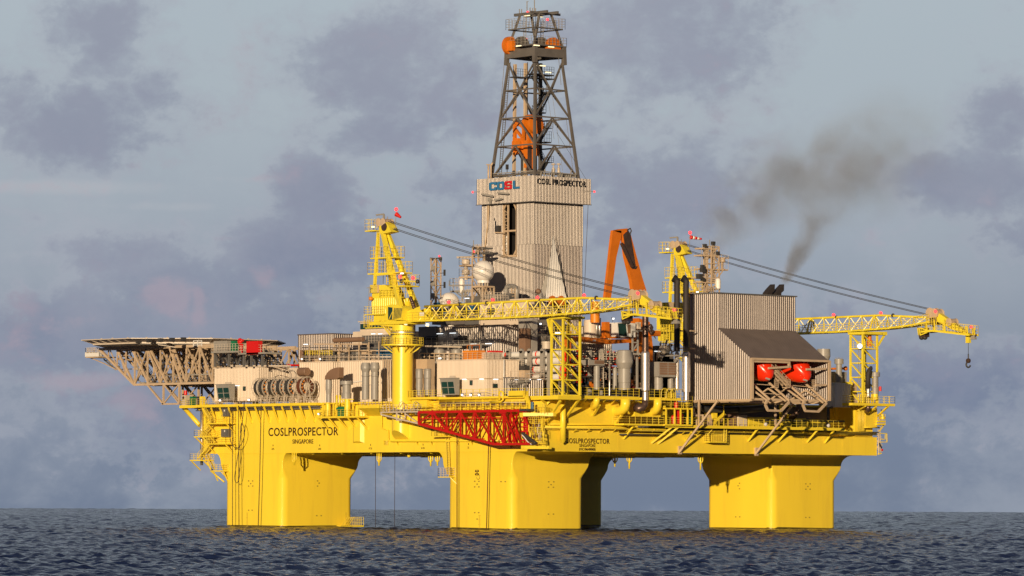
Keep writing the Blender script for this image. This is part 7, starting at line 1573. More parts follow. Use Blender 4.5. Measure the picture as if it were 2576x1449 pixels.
for (n, a, c) in ((3, (1285, 1055), (1180, 1195)), (3, (1670, 1070), (1455, 1240)), (3, (1730, 1075), (1520, 1245)), (3, (1860, 1130), (1805, 1215)), (4, (925, 1085), (820, 1220)), (4, (1235, 1095), (1125, 1225)), (4, (1525, 1100), (1415, 1230)), (4, (1695, 1095), (1595, 1235))):
    b = MB(); b.bar(W(n, *a, y=-2.2), W(n, *c, y=-.02), .3); b.build('belt_brace', YS, bpy.data.objects['belt_walkway'])
t = thing('drum_stand', (23, -2, 18), 'two storey yellow railed stand holding red drums left of the lifeboat house', 'stand')
plat_y(t, 3, 1590, 1870, 1050, -3.0, th=.25, h=1.2); a = plat_y(t, 3, 1605, 1868, 885, -3.0, th=.25, h=1.3)
for cx in (1605, 1690, 1750, 1822, 1865): b = MB(); b.bar(W3(cx, 1050, -2.95), W3(cx, 885, -2.95), .22); b.build('post', YS, t)
b = MB(); b.rail([W3(1600, 885, -1.0), W3(1868, 885, -1.0)], 2.0, 1.0, t=.08); b.build('railing', YR, t)
for k, (cx, ct, r) in enumerate(((1680, 960, .45), (1712, 890, .55), (1750, 940, .5), (1705, 815, .4))): p = W3(cx, ct, -1.6); q = W3(cx, 1045 if k < 3 else 885, -1.6); b = MB(); b.lathe((p.x, -1.6, q.z), [(r, 0), (r, p.z - q.z - .2), (r * .7, p.z - q.z)], 14); b.build('red_drum', M['red_paint'], t)
# pipe runs
t = thing('pipe_run', (35, -.8, 17), 'bundle of yellow and dark pipes running level along the right hull side', 'pipes')
for k, (yy, c0, c1, r, m) in enumerate(((-.5, 1048, 1052, .12, 'yellow_steel'), (-.8, 1070, 1080, .16, 'yellow_steel'), (-1.1, 1082, 1096, .1, 'yellow_rail'), (-.6, 1095, 1100, .09, 'yellow_rail'))):
    A_ = W3(370 if k else 430, c0, yy); C_ = W3(1210, c1, yy); b = MB()
    xe = W4(2110, 1130, yy).x; P = [A_, C_]
    if k in (1, 2): P.append(Vector((C_.x + 3, yy, C_.z - .25))); P.append(Vector((xe, yy, C_.z - .25)))
    else: P.append(Vector((xe - 20, yy, C_.z)))
    b.path(P, r, 7); b.build('pipe', M[m], t)
for (yy, n, a, c, r, m) in ((-.7, 3, (1140, 1152), (1560, 1158), .16, 'dark_steel'), (-1.0, 4, (0, 1100), (1700, 1118), .14, 'dark_steel'), (-.5, 4, (0, 1115), (1380, 1140), .2, 'steel_burnt'), (-.4, 4, (0, 1130), (1380, 1155), .14, 'dark_steel'), (-2.0, 4, (985, 1005), (1785, 1020), .16, 'dark_steel'), (-.6, 4, (1600, 1122), (2130, 1130), .1, 'yellow_steel'), (-.6, 4, (1990, 1080), (2140, 1082), .12, 'yellow_steel')):
    A_ = W(n, *a, y=yy); C_ = W(n, *c, y=yy); b = MB(); b.tube(A_, (C_.x, C_.y, C_.z), r, 7); b.build('pipe', M[m], t)
for k in range(20):
    n = 3 if k < 8 else 4; cx = 700 + 132 * k if k < 8 else 30 + (k - 8) * 150; cy = 1100 if k < 8 else 1125
    b = MB(); b.bar(W(n, cx, cy, y=-1.2), W(n, cx - 28, cy + 28, y=-.03), .1, .14); b.build('pipe_bracket', YS, t)
for (cx, cy) in ((1035, 1085), (470, 1090)): p = W(3, cx, cy, y=-1); 
t = thing('hanging_cage', (33, -1, 15), 'square yellow cage with a ladder hanging below the walkway under the lifeboat house', 'cage')
p = W4(438, 1222, -1.6); q = W4(605, 1222, -1.6); zt_ = W4(438, 1142, -1.6).z
b = MB(); b.box((p.x, -1.6, p.z - .2), (q.x, -.05, p.z)); b.build('deck', YS, t); b = MB(); b.rail([(p.x, -.1, p.z), (p.x, -1.55, p.z), (q.x, -1.55, p.z), (q.x, -.1, p.z)], zt_ - p.z, .4, mid=3, t=.08); b.build('railing', YR, t)
b = MB(); b.ladder(W4(590, 1222, -1.65), W4(590, 1070, -1.65), .55, side=(1, 0, 0), t=.14); b.build('ladder', YR, t)
b = MB(); b.bar(W4(440, 1085, -1.6), W4(560, 1080, -1.6), .1); b.bar(W4(410, 1155, -1), W4(470, 1090, -1.6), .1); b.build('stay', YR, t)
# recess behind the walkway: dark machinery, big pipes, yellow bits
t = thing('engine_recess', (38, 4, 18), 'shadowy recess full of big dark pipes and machine boxes under the lifeboat house', 'machinery space')
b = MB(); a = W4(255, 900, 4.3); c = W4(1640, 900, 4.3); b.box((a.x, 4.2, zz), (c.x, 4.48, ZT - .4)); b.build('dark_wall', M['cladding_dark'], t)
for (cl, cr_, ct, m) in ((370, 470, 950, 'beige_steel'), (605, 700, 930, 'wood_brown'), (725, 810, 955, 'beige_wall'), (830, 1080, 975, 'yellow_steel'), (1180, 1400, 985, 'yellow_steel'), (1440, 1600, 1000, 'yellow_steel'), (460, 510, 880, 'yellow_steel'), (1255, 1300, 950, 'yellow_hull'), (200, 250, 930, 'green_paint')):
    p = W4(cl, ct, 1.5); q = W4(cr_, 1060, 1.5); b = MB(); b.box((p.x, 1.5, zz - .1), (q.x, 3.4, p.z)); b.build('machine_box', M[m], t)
b = MB(); b.path([W4(250, 855, .5), W4(340, 865, .5), W4(380, 900, .5), W4(600, 905, .8), W4(900, 890, .8), W4(1090, 865, 1), W4(1150, 830, 1)], .55, 12); b.build('big_pipe', M['dark_steel'], t)
b = MB(); b.path([W4(1330, 830, 0), W4(1325, 900, 0), W4(1295, 960, .5), W4(1240, 990, 1.5)], .5, 12); b.build('big_pipe', M['steel_burnt'], t)
b = MB(); b.path([W4(730, 908, .4), W4(960, 888, .4)], .6, 12); b.build('pipe_jacket', M['dark_grey'], t)
b = MB(); b.bar(W4(580, 945, 0), W4(500, 1020, 0), .5); b.prism([W4(455, 890, .8), W4(510, 890, .8), W4(510, 1040, .8), W4(470, 990, .8)], (0, .4, 0)); b.build('arm', M['yellow_steel'], t)
b = MB(); b.path([W4(1665, 880, -.5), W4(1625, 885, -.5), W4(1622, 1050, -.5)], .22, 8); b.build('blue_pipe', M['dark_steel'], t)
for cx in (575, 1140, 1160): b = MB(); b.bar(W4(cx, 810, -.5), W4(cx, 1060, -.5), .14 if cx < 600 else .2); b.build('post', M['yellow_steel'], t)
for (cx, cy) in ((998, 1050), (1628, 1062)):
    p = W4(cx, cy, -2.6); b = MB(); b.lathe(p, [(.28, -.2), (.32, -.1), (.32, .1), (.1, .2)], 10, axis=(0, -1, 0)); b.build('horn', M['white_paint'], t)
b = MB(); b.ladder(W4(1690, 1060, 3.9), W4(1690, 870, 3.9), .6, side=(1, 0, 0), t=.09); b.build('ladder', YR, t)
# ---- right end of the deck
t = thing('right_end_platform', (80, -2, ZT), 'yellow railed platform jutting past the far right corner of the hull', 'platform')
pe = plat_y(t, 4, 1870, 2298, 838, -2.9, th=.45, h=1.3, sides=True)
for (a, c) in (((2110, 870), (2005, 965)), ((2230, 868), (2120, 970)), ((2000, 865), (1915, 915))): b = MB(); b.bar(W4(*a, -2.7), W4(*c, .5), .3); b.build('brace', YS, t)
for k in range(8): cx = 1930 + k * 22; b = MB(); p = W4(cx, 745 + (k % 3) * 15, -1.5); b.path([(p.x, -1.5, pe[2]), p, p + Vector((.5, 0, 0)), (p.x + .5, -1.5, pe[2])], .12, 5); b.build('pipe_bend', YR, t)
b = MB()
for k in range(5): cx = 1928 + k * 14; b.tube(W4(cx, 1118, -.4), W4(cx, 868 + k * 4, -.4), .1, 6)
b.build('upright_pipes', M['yellow_rail'], label='row of thin upright yellow pipes at the far right end of the hull', cat='pipes')
b = MB(); p = W4(2000, 1085, -.5); q = W4(2118, 870, -.5); b.box((p.x, -.5, p.z), (q.x, .58, ZT - .4)); b.build('end_block', YH, rig)
t = thing('end_fittings', (82, 0, 17), 'small platforms, loops of pipe and a winch on the far right edge of the hull', 'fittings')
for (a, c, w, m) in (((2125, 1140), (2215, 1142), .14, 'yellow_rail'), ((2215, 1142), (2218, 1225), .14, 'yellow_rail'), ((2218, 1228), (2140, 1228), .14, 'yellow_rail'), ((2200, 1150), (2200, 1200), .12, 'yellow_rail'), ((2200, 1200), (2150, 1200), .12, 'yellow_rail'), ((2130, 1350), (2160, 1340), .2, 'yellow_steel'), ((2130, 1100), (2135, 1350), .16, 'pale_steel'), ((2150, 1040), (2150, 1330), .1, 'pale_steel'), ((2140, 1120), (2195, 1040), .18, 'yellow_steel'), ((2160, 900), (2160, 1010), .14, 'dark_steel'), ((2135, 1240), (2160, 1290), .3, 'dark_steel'), ((2160, 1305), (2172, 1310), .35, 'red_paint')):
    b = MB(); b.bar(W4(*a, -.3), W4(*c, -.3), w); b.build('rod', M[m], t)
for (c0, c1, cy) in ((2115, 2200, 1040), (2120, 2200, 1012)): p = W4(c0, cy, -.8); q = W4(c1, cy, -.8); b = MB(); b.box((p.x, -.9, p.z - .3), (q.x, .6, p.z)); b.rail([p, (q.x, -.8, p.z)], 1.2, .5); b.build('small_platform', YS, t)
b = MB(); b.lathe(W4(2170, 1000, -.5), [(.5, 0), (.5, .5), (.3, .6), (.3, 1.0)], 10); b.build('winch', YS, t)
for k in range(9): b = MB(); p = W4(2132 + (k % 3) * 10, 1165 + k * 20, -.3); b.box(p, p + Vector((.5, .5, .25))); b.build('step', M['pale_steel'], t)
vent('mush', 4, 1734, 30, 388, 640, 'mushroom capped grey vent right of the lifeboat house', y=2.5, group=G_)
tv, X0, Y0, z0, z1, r = vent('mush', 8, 1152, 36, 1192, 1440, 'mushroom capped grey vent at the foot of the far boom rest tower', y=-1.6, group=G_)
X0, Y0, z0, z1, r = cyl_at(4, 2093, 28, 716, 775, y=-1.6); b = MB(); b.lathe((tv.location.x, -1.6, z0 - .5), [(r * 1.1, 0), (r * 1.1, z1 - z0 + .5)], 16); b.build('yellow_base', YS, tv)
b = MB(); X0, Y0, z0, z1, r = cyl_at(4, 1580, 66, 292, 420, y=6); b.lathe((X0, 6, ZT), [(r * .75, 0), (r * .75, z0 - ZT), (r * 1.05, z0 - ZT + 1.0), (r, z1 - ZT)], 22); b.build('large_vent', GP, label='big tapered grey vent head showing behind the right end of the sloped roof', cat='vent')
p = W(8, 1075, 1375, y=-2.2); t = thing('exhaust_pipe', (p.x, -2.2, ZT), 'thin black bent exhaust pipe with a shiny foot inside the far boom rest tower', 'exhaust stack')
b = MB(); b.path([W(8, 1072, 1380, y=-2.2), W(8, 1072, 1230, y=-2.2), W(8, 1082, 1180, y=-2.2), W(8, 1105, 1150, y=-2.2), W(8, 1108, 1128, y=-2.2)], [.5, .46, .42, .36, .2], 12); b.build('pipe', M['black_soot'], t)
b = MB(); X0, Y0, z0, z1, r = cyl_at(4, 2028, 18, 685, 775, y=-2.2); b.lathe((X0, -2.2, z0), [(r * .8, 0), (r * .8, .6), (r, .7), (r, z1 - z0 - .3), (r * .8, z1 - z0)], 14); b.build('shiny_foot', SS, t)
b = MB(); b.path([W4(2028, 850, -2.2), W4(2028, 895, -2.2), W4(2015, 925, -1.2)], .45, 12); b.build('elbow', M['steel_burnt'], t)
for i, (cl, cc, cr_, ct, y_, m, lab) in enumerate(((1632, 1700, 1795, 640, -.3, 'white_paint', 'larger white ribbed container right of the lifeboat house'), (1796, 1802, 1850, 655, -.1, 'white_paint', 'narrow white ribbed container at the right, touching the larger one'))):
    p = W4(cc, ct, y_); e = (p.x, W4(cr_, ct, y_).x, y_, W4(cl, ct, None) .y if 0 else y_ + (3.2 if i == 0 else 2.5), ZT - .3, p.z)
    t = thing('container', (e[0], e[2], ZT), lab, 'container', 'white containers at the right'); house(t, e, M[m], .6, .12)
e0 = W4(1850, 622, 2); e1 = W4(1916, 740, 2); b = MB(); b.box((e0.x, 2, ZT), (e1.x, 4.5, e0.z)); b.build('brown_box', M['beige_steel'], label='plain brown box right of the narrow white container', cat='machine box')
e0 = W4(1632, 518, 4); e1 = W4(1812, 640, 4); b = MB(); b.box((e0.x, 4, ZT), (e1.x, 6.5, e0.z)); b.build('grey_tank', GP, label='square grey tank behind the mushroom vent right of the lifeboat house', cat='tank')
b = MB(); p = W4(1790, 622, 1.5); q = W4(1845, 655, 1.5); b.box((p.x, .8, q.z), (q.x, 2.2, p.z)); b.build('yellow_cover', YC, label='small bright yellow cover behind the narrow white container', cat='cover')
b = MB(); b.tube(W4(1635, 492, 4.5), W4(1805, 487, 4.5), .2, 8); b.sphere(W4(1800, 487, 4.5), .42, 10, 6); b.build('davit', M['orange_paint'], label='small orange arm above the square grey tank', cat='arm')
for k, (n, cx, cy) in enumerate(((8, 1210, 1390), )): b = MB(); p = W(n, cx, cy, y=-2.2); b.lathe((p.x, -2.2, p.z - .3), [(.25, 0), (.25, .8), (.15, .85)], 10); b.build('red_lamp', M['red_paint'], label='small red lamp beside the vent at the far boom rest tower', cat='lamp')
for (cx, cy) in ((1200, 1100), (1200, 1250)): pass
# ================================================================ helicopter deck at the far left
HC = Vector((13.0, 115.0, 0)); HZ = W(1, 1100, 212, x=13).z; HR = 17.6
t = heli = thing('helideck', (13, 115, HZ - 8), 'octagonal helicopter deck on a dense cream lattice of trusses overhanging the left end', 'helicopter deck')
def octo(r, z, off=22.5): return [Vector((HC.x + r * math.cos(math.radians(a + off)), HC.y + r * math.sin(math.radians(a + off)), z)) for a in range(0, 360, 45)]
b = MB(); b.prism(octo(HR, HZ - .45), (0, 0, .45)); b.build('deck_plate', M['white_paint'], t)
b = MB(); b.prism(octo(HR - .6, HZ - 1.15), (0, 0, .7)); b.build('deck_girders', M['dark_grey'], t)
oi = octo(HR + .02, HZ - .75); oo = octo(HR + 2.3, HZ - .1)
for k in range(8):
    a, c = oi[k], oi[(k + 1) % 8]; d, e = oo[k], oo[(k + 1) % 8]
    b = MB(); b.add([a, c, e, d, a + Vector((0, 0, .06)), c + Vector((0, 0, .06)), e + Vector((0, 0, .06)), d + Vector((0, 0, .06))], [(0, 1, 2, 3), (7, 6, 5, 4), (0, 4, 5, 1), (2, 6, 7, 3), (1, 5, 6, 2), (0, 3, 7, 4)]); b.build('safety_net', M['cladding_house'], t)
    b = MB(); b.bar(d, e, .16); b.bar(a, c, .2, .5)
    for i in range(7): f = i / 6; b.bar(a.lerp(c, f) - Vector((0, 0, .05)), d.lerp(e, f), .12)
    b.build('net_frame', M['pale_steel'], t)
def h1(cx, cy, x): return W(1, cx, cy, x=x)
XR = 3.0
ytip, zup = h1(215, 285, XR).y, HZ - 1.5
nodes_t = [h1(c, 270, XR).y for c in (200, 370, 520, 700, 900, 1085, 1300)]
zb1 = h1(800, 645, XR).z; yb1 = h1(550, 645, XR).y; yb2 = h1(1335, 640, XR).y
zb2 = h1(900, 845, XR).z; yl1, yl2 = h1(840, 845, XR).y, h1(1000, 835, XR).y
for x in (3.0, 7.5, 12.0, 16.5, 21.0, 25.5):
    cut = 0 if x < 20 else 1
    b = MB(); b.bar((x, nodes_t[cut], zup), (x, nodes_t[-1] - 3, zup), .4, .5); b.build('top_chord', BS, t)
    b = MB(); b.bar((x, yb1, zb1), (x, yb2 - 2, zb1), .4); b.build('bottom_chord', BS, t)
    b = MB(); b.bar((x, nodes_t[0], zup), (x, yb1, zb1), .42); b.build('end_raker', BS, t)
    b = MB()
    ys = np.linspace(yb1, yb2, 7)
    for k, y_ in enumerate(ys):
        ft = y_ ; b.bar((x, y_, zb1), (x, y_, zup), .26)
        if k < 6: b.bar((x, ys[k], zup), (x, ys[k + 1], zb1), .26) if k % 2 else b.bar((x, ys[k], zb1), (x, ys[k + 1], zup), .22)
    for k in range(1, 4):
        f = k / 4; y_ = nodes_t[0] + (yb1 - nodes_t[0]) * f; b.bar((x, y_, zup + (zb1 - zup) * f), (x, y_, zup), .2); b.bar((x, y_, zup + (zb1 - zup) * f), (x, y_ + (nodes_t[0] - yb1) * .22, zup), .16)
    b.build('web_members', BS, t)
    b = MB()
    for k in range(1, 5): b.bar((x, nodes_t[k], zup), (x, nodes_t[k] - (nodes_t[1] - yb1) * .98 * (1 if k < 4 else .7), zb1), .34)
    b.build('long_diagonal', BS, t)
    b = MB(); b.bar((x, yl1 + 5.0, zb1), (x, yl1, zb2), .3); b.bar((x, yl1, zb1), (x, yl1, zb2), .3); b.bar((x, yl2, zb1), (x, yl2, zb2 + .2), .34); b.bar((x, yl1, zb1), (x, yl2, zb2), .2); b.bar((x, yl2, zb1), (x, yl1, zb2), .2); b.bar((x, yl1 + .4, zb2), (x, yl2, zb2), .3); b.build('lower_bracket', BS, t)
    if x < 25:
        b = MB()
        for k, y_ in enumerate(list(ys) + [nodes_t[1]]):
            z0_, z1_ = (zb1, zup) if k < 7 else (zup - 2, zup)
            b.bar((x, y_, z0_), (x + 4.5, y_, z0_), .26); b.bar((x, y_, z0_), (x + 4.5, y_, z1_), .2); b.bar((x, y_, z1_), (x + 4.5, y_, z0_), .2)
            if k < 6: b.bar((x, ys[k], zb1), (x + 4.5, ys[k + 1], zb1), .16)
        b.build('cross_bracing', BS, t)
b = MB(); b.box((3, yb2, zb1 + .2), (25, yb1 - 3, zb1 + .35)); b.build('inspection_deck', M['dark_grey'], t)
b = MB(); b.rail([(3, yb1 - 3, zb1 + .35), (3, yb2, zb1 + .35)], 1.1, 1.4, t=.06); b.tube((3.3, yb1 - 2, zb1 + 1.6), (3.3, yb2, zb1 + 1.6), .1, 6); b.tube((8, yb1 - 2, zb1 + 2.0), (8, yb2, zb1 + 2.0), .18, 6); b.build('inspection_railing', M['grey_paint'], t)
b = MB(); b.path([h1(585, 350, 4), h1(585, 600, 4), h1(610, 632, 4), h1(700, 635, 4)], .14, 8); b.tube(h1(845, 350, 5), h1(843, 600, 5), .18, 8); b.build('drain_pipe', M['grey_paint'], t)
b = MB(); b.stair(h1(260, 395, 8), h1(380, 500, 8), 1.0, side=(1, 0, 0)); b.build('catwalk_stair', M['dark_grey'], t); b = MB(); b.stair(h1(620, 450, 8), h1(720, 600, 8), 1.0, side=(1, 0, 0)); b.build('catwalk_stair', M['dark_grey'], t)
p = h1(98, 372, 5); q = h1(235, 372, 5); b = MB(); b.box((4, q.y, p.z - .2), (8, p.y, p.z)); o = b.build('end_platform', BS, t)
b = MB(); b.rail([(4, q.y, p.z), (4, p.y, p.z), (8, p.y, p.z)], 1.7, .5, mid=3, t=.1); b.build('railing', M['pale_steel'], o)
b = MB(); b.box((3.9, p.y - .1, p.z), (8, p.y, p.z + .9)); b.box((3.85, h1(190, 350, 3.9).y, p.z), (3.95, p.y, p.z + .7)); b.build('windbreak', M['white_paint'], o)
b = MB(); b.bar(h1(100, 378, 5), h1(250, 440, 5), .16); b.bar(h1(250, 440, 5), h1(370, 500, 5), .16); b.bar(h1(350, 498, 6), h1(640, 490, 6), .14); b.build('catwalk', BS, t)
for cx in (595, 705, 820, 935, 1050): b = MB(); p = h1(cx, 228, HC.x - HR * .92); b.box((p.x - .6, p.y - .35, HZ - .9), (p.x + .2, p.y + .35, HZ - .2)); b.build('drain_box', M['dark_steel'], t)
b = MB(); b.path([h1(782, 232, -4), h1(790, 250, -4), h1(960, 274, -4)], .1, 6); b.build('drain_pipe', M['pale_steel'], t)
b = MB(); p = h1(1142, 268, -4); q = h1(1226, 205, -4); b.rail([(-4, p.y, p.z), (-4, q.y, p.z)], q.z - p.z, 1.0, mid=3, t=.16); b.build('access_gate', M['white_paint'], t)
b = MB()
for k in range(26): a = k * 2 * math.pi / 26; p = HC + Vector((HR * .96 * math.cos(a), HR * .96 * math.sin(a), HZ)); b.box(p - Vector((.12, .12, 0)), p + Vector((.12, .12, .22)))
b.build('deck_light', M['pale_steel'], t)
# monitor platforms with the red and grey boxes
t = thing('fire_platform', (-2, 104, HZ - 3), 'grey railed platforms on posts below the right edge of the helicopter deck', 'platform')
PX = -1.0
def pxl(cl, cr, cy, x=PX, dx=3.5, m=GP, rm='pale_steel', h=1.3):
    p = h1(cl, cy, x); q = h1(cr, cy, x); b = MB(); b.box((x, q.y, p.z - .3), (x + dx, p.y, p.z)); o = b.build('deck', m, t)
    b = MB(); b.rail([(x + .05, p.y, p.z), (x + .05, q.y, p.z), (x + dx, q.y, p.z)], h, .8, t=.08); b.build('railing', M[rm], o); return p.y, q.y, p.z
a1 = pxl(1318, 1588, 318); a2 = pxl(1590, 1872, 332)
for cx in (1360, 1500, 1650, 1725, 1835): b = MB(); b.bar(h1(cx, 335, PX + 1), h1(cx, 470, PX + 1), .35); b.build('post', M['dark_grey'], t)
for k in range(12):
    b = MB(); cx = 1360 + k * 46; b.bar(h1(cx, 340 + (k % 2) * 110, 3), h1(cx + 40, 450 - (k % 2) * 110, 3), .24); b.bar(h1(cx, 340, 6), h1(cx, 460, 6), .2); b.build('under_brace', M['dark_grey'], t)
b = MB()
for k in range(5): b.bar(h1(1340, 370 + k * 22, 3.5), h1(2000, 375 + k * 22, 3.5), .16)
b.bar(h1(1850, 290, 8), h1(2040, 470, 8), .3); b.bar(h1(1900, 290, 8), h1(1990, 470, 8), .2); b.build('under_pipe', M['dark_steel'], t)
b = MB(); b.rail([h1(1850, 440, 4), h1(2030, 460, 4)], 1.1, .8, t=.08); b.bar(h1(1500, 462, 3), h1(2110, 462, 3), .5, .3); b.build('lower_railing', M['pale_steel'], t)
p = h1(1675, 215, PX); q = h1(1795, 343, PX); b = MB(); b.box((PX, q.y, q.z), (PX + .9, p.y, p.z)); b.build('red_cabinet', M['red_paint'], label='large bright red cabinet beside the right edge of the helicopter deck', cat='cabinet')
p = h1(1345, 212, 2); q = h1(1480, 315, 2); b = MB(); b.box((2, q.y, q.z), (2.9, p.y, p.z)); b.build('grey_cabinet', GP, label='wide grey cabinet left of the green box under the helicopter deck edge', cat='cabinet')
p = h1(1518, 210, 2); q = h1(1560, 312, 2); b = MB(); b.box((2, q.y, q.z), (2.8, p.y, p.z)); b.build('green_box', M['green_paint'], label='green box between the grey cabinet and the red fire nozzles', cat='box')
t = thing('fire_monitor', h1(1620, 330, 0), 'red fire nozzle and pipes between the green box and the red cabinet', 'fire nozzle')
b = MB(); b.path([h1(1615, 330, 0), h1(1615, 225, 0), h1(1600, 210, 0), h1(1640, 205, 0)], .25, 8); b.build('nozzle', M['red_paint'], t); b = MB(); b.path([h1(1630, 330, 0), h1(1635, 240, 0)], .2, 8); b.lathe(h1(1610, 215, 0), [(.6, -.1), (.6, .1)], 12, axis=(1, 0, 0)); b.build('valve', M['red_paint'], t)
b = MB(); p = h1(2040, 448, 8); q = h1(2140, 462, 8); b.box((8, q.y, q.z), (10, p.y, p.z)); b.build('red_hatch', M['red_paint'], label='flat red hatch right of the helicopter deck posts, left of the ribbed grey house', cat='hatch')
# small things on the foredeck
t = thing('foredeck_winch', (0, 97, ZT), 'pale round faced winch box at the far left tip of the deck edge', 'winch')
p = h1(1022, 757, -.6); q = h1(1060, 808, -.6); b = MB(); b.box((-.6, q.y, ZT), (.6, p.y, p.z)); b.build('box', M['pale_steel'], t); b = MB(); m_ = (p + q) / 2; b.lathe((-.62, m_.y, m_.z), [(.3, -.05), (.3, .0)], 12, axis=(1, 0, 0)); b.build('drum_face', M['steel_burnt'], t)
b = MB(); p = h1(1062, 715, 0); b.lathe((0, p.y, p.z - .9), [(.2, 0), (.35, .3), (.3, 1.0)], 10); b.bar((0, p.y, ZT), (0, p.y, p.z - .9), .15); b.build('red_lantern', M['red_paint'], label='small red lantern on a post near the left tip of the deck', cat='lantern')
for (cx, cw, m, lab) in ((1185, 28, 'dark_steel', 'small black box on the left deck edge'), (1215, 24, 'yellow_steel', 'small yellow locker next to the black box on the left deck edge'), (1120, 34, 'green_paint', 'low teal machine on the left deck edge')):
    p = h1(cx - cw / 2, 770, -.4); q = h1(cx + cw / 2, 815, -.4); b = MB(); b.box((-.4, q.y, ZT), (.4, p.y, p.z)); b.build('deck_box', M[m], label=lab, cat='box')

# ================================================================ radomes, masts, roof equipment
def radome(n, cx, cy, rr, x, label, legs=None, flat=False):
    p = W(n, cx, cy, x=x); r = rr / SH[n][2] / (FOC / (p - CP).dot(cF)); t = thing('radome', (p.x, p.y, p.z - r), label, 'radome', 'white radomes')
    b = MB(); b.sphere(p, r, 36, 20, lo=-.85); b.build('dome', M['radome'], t)
    b = MB(); b.lathe((p.x, p.y, p.z - r * 1.05), [(r * .56, 0), (r * .56, r * .25)], 24); b.build('collar', M['radome'], t)
    b = MB(); ring = [p + Vector((r * 1.004 * math.cos(a), r * 1.004 * math.sin(a), .12 * r)) for a in np.linspace(0, 2 * math.pi, 37)]; b.path(ring, .025, 4)
    for a0 in (0, 1.05, 2.1): b.path([p + Vector((r * 1.003 * math.cos(e_) * math.cos(a0), r * 1.003 * math.cos(e_) * math.sin(a0), r * 1.003 * math.sin(e_))) for e_ in np.linspace(-.9, math.pi + .9, 30)], .015, 4)
    b.build('seam', M['pale_steel'], t); return t, p, r
rx = 22.0
t, p, r = radome(5, 1375, 800, 111, rx, 'big round white radome standing in front of the ribbed wind wall tower')
zt_ = p.z - r * 1.05; zb_ = W(5, 1375, 955, x=rx).z
b = MB()
for k in range(10): a = k * .628; b.bar((p.x + r * .45 * math.cos(a), p.y + r * .45 * math.sin(a), zt_), (p.x + r * .42 * math.cos(a), p.y + r * .42 * math.sin(a), zb_ - 2.5), .18)
b.build('pedestal_frame', M['pale_steel'], t)
hw_ = 110 / 4 / 14.2 * .7; b = MB(); zc_ = W(5, 1375, 1075, x=rx).z
for sx in (-1, 1):
    for sy in (-1, 1):
        a = Vector((p.x + sx * hw_, p.y + sy * hw_, zb_)); b.bar(a, (a.x, a.y, zc_ - 3), .24); b.bar((p.x + sx * hw_ * .3, p.y + sy * hw_, zb_ - .2), (a.x, a.y, zb_ - 2.6), .16)
for z in (zb_,):
    for s in (-1, 1): b.bar((p.x - hw_, p.y + s * hw_, z), (p.x + hw_, p.y + s * hw_, z), .3); b.bar((p.x + s * hw_, p.y - hw_, z), (p.x + s * hw_, p.y + hw_, z), .3)
for s in (-1, 1): b.bar((p.x - hw_, p.y + s * hw_, zb_), (p.x + hw_, p.y + s * hw_, zc_), .18); b.bar((p.x - hw_, p.y + hw_, zb_), (p.x - hw_, p.y - hw_, zc_), .18)
b.build('support_frame', BS, t)
t, p, r = radome(5, 1030, 1118, 106, 22, 'smaller white radome half hidden behind the near lattice boom'); b = MB(); b.lathe((p.x, p.y, p.z - r * 2.4), [(r * .8, 0), (r * .8, r * 1.4)], 20); b.build('base', M['radome'], t)
def lattice(t, p0, p1, w, w1=None, m='beige_steel', bay=1.6, th=.12):
    w1 = w1 or w; p0 = Vector(p0); p1 = Vector(p1); k = max(3, int((p1 - p0).length / bay)); L_ = []
    for (sx, sy) in QS: b = MB(); b.bar(p0 + Vector((sx * w / 2, sy * w / 2, 0)), p1 + Vector((sx * w1 / 2, sy * w1 / 2, 0)), th * 1.5); b.build('corner_post', M[m], t)
    b = MB()
    for i in range(k):
        f0, f1 = i / k, (i + 1) / k; a, c = p0.lerp(p1, f0), p0.lerp(p1, f1); wa, wc = w + (w1 - w) * f0, w + (w1 - w) * f1
        for j in range(4):
            q0, q1 = QS[j], QS[(j + 1) % 4]
            A_ = a + Vector((q0[0] * wa / 2, q0[1] * wa / 2, 0)); B_ = a + Vector((q1[0] * wa / 2, q1[1] * wa / 2, 0)); C_ = c + Vector((q1[0] * wc / 2, q1[1] * wc / 2, 0)); D_ = c + Vector((q0[0] * wc / 2, q0[1] * wc / 2, 0))
            b.bar(D_, C_, th); b.bar(A_, C_, th) if (i + j) % 2 else b.bar(B_, D_, th)
    b.build('lacing', M[m], t)
a = W(5, 897, 1140, x=20); c = W(5, 897, 668, x=20); t = thing('lattice_mast', a, 'slender cream lattice mast between the near crane and the radomes', 'mast')
lattice(t, (20, a.y, a.z - 3), (20, a.y, c.z), 1.25); b = MB(); b.ladder((20, a.y, a.z), (20, a.y, c.z), .5, t=.08); b.build('ladder', BS, t)
for (cy) in (815, 938): b = MB(); A_ = W(5, 938, cy + 2, x=19.5); C_ = W(5, 985, cy, x=19.5); b.bar(A_, C_, .1); b.bar(C_ - Vector((0, 0, .5)), C_ + Vector((0, 0, .6)), .28); b.build('side_aerial', M['dark_steel'], t)
b = MB(); b.bar(W(5, 845, 672, x=19.4), W(5, 950, 665, x=19.4), .2); b.box(W(5, 850, 690, x=19.4), W(5, 862, 662, x=20)); b.box(W(5, 935, 690, x=19.4), W(5, 950, 655, x=20)); b.build('head', M['dark_grey'], t); b = MB(); b.sphere(W(5, 932, 645, x=20), .18, 8, 6); b.build('red_light', M['lamp_red'], t)
for (cx, cy, s) in ((870, 770, .5), (870, 920, .5), (868, 1045, .5)): b = MB(); q = W(5, cx, cy, x=19.2); b.box(q - Vector((.1, s, s)), q + Vector((.2, s, s))); b.build('panel', M['grey_paint'], t)
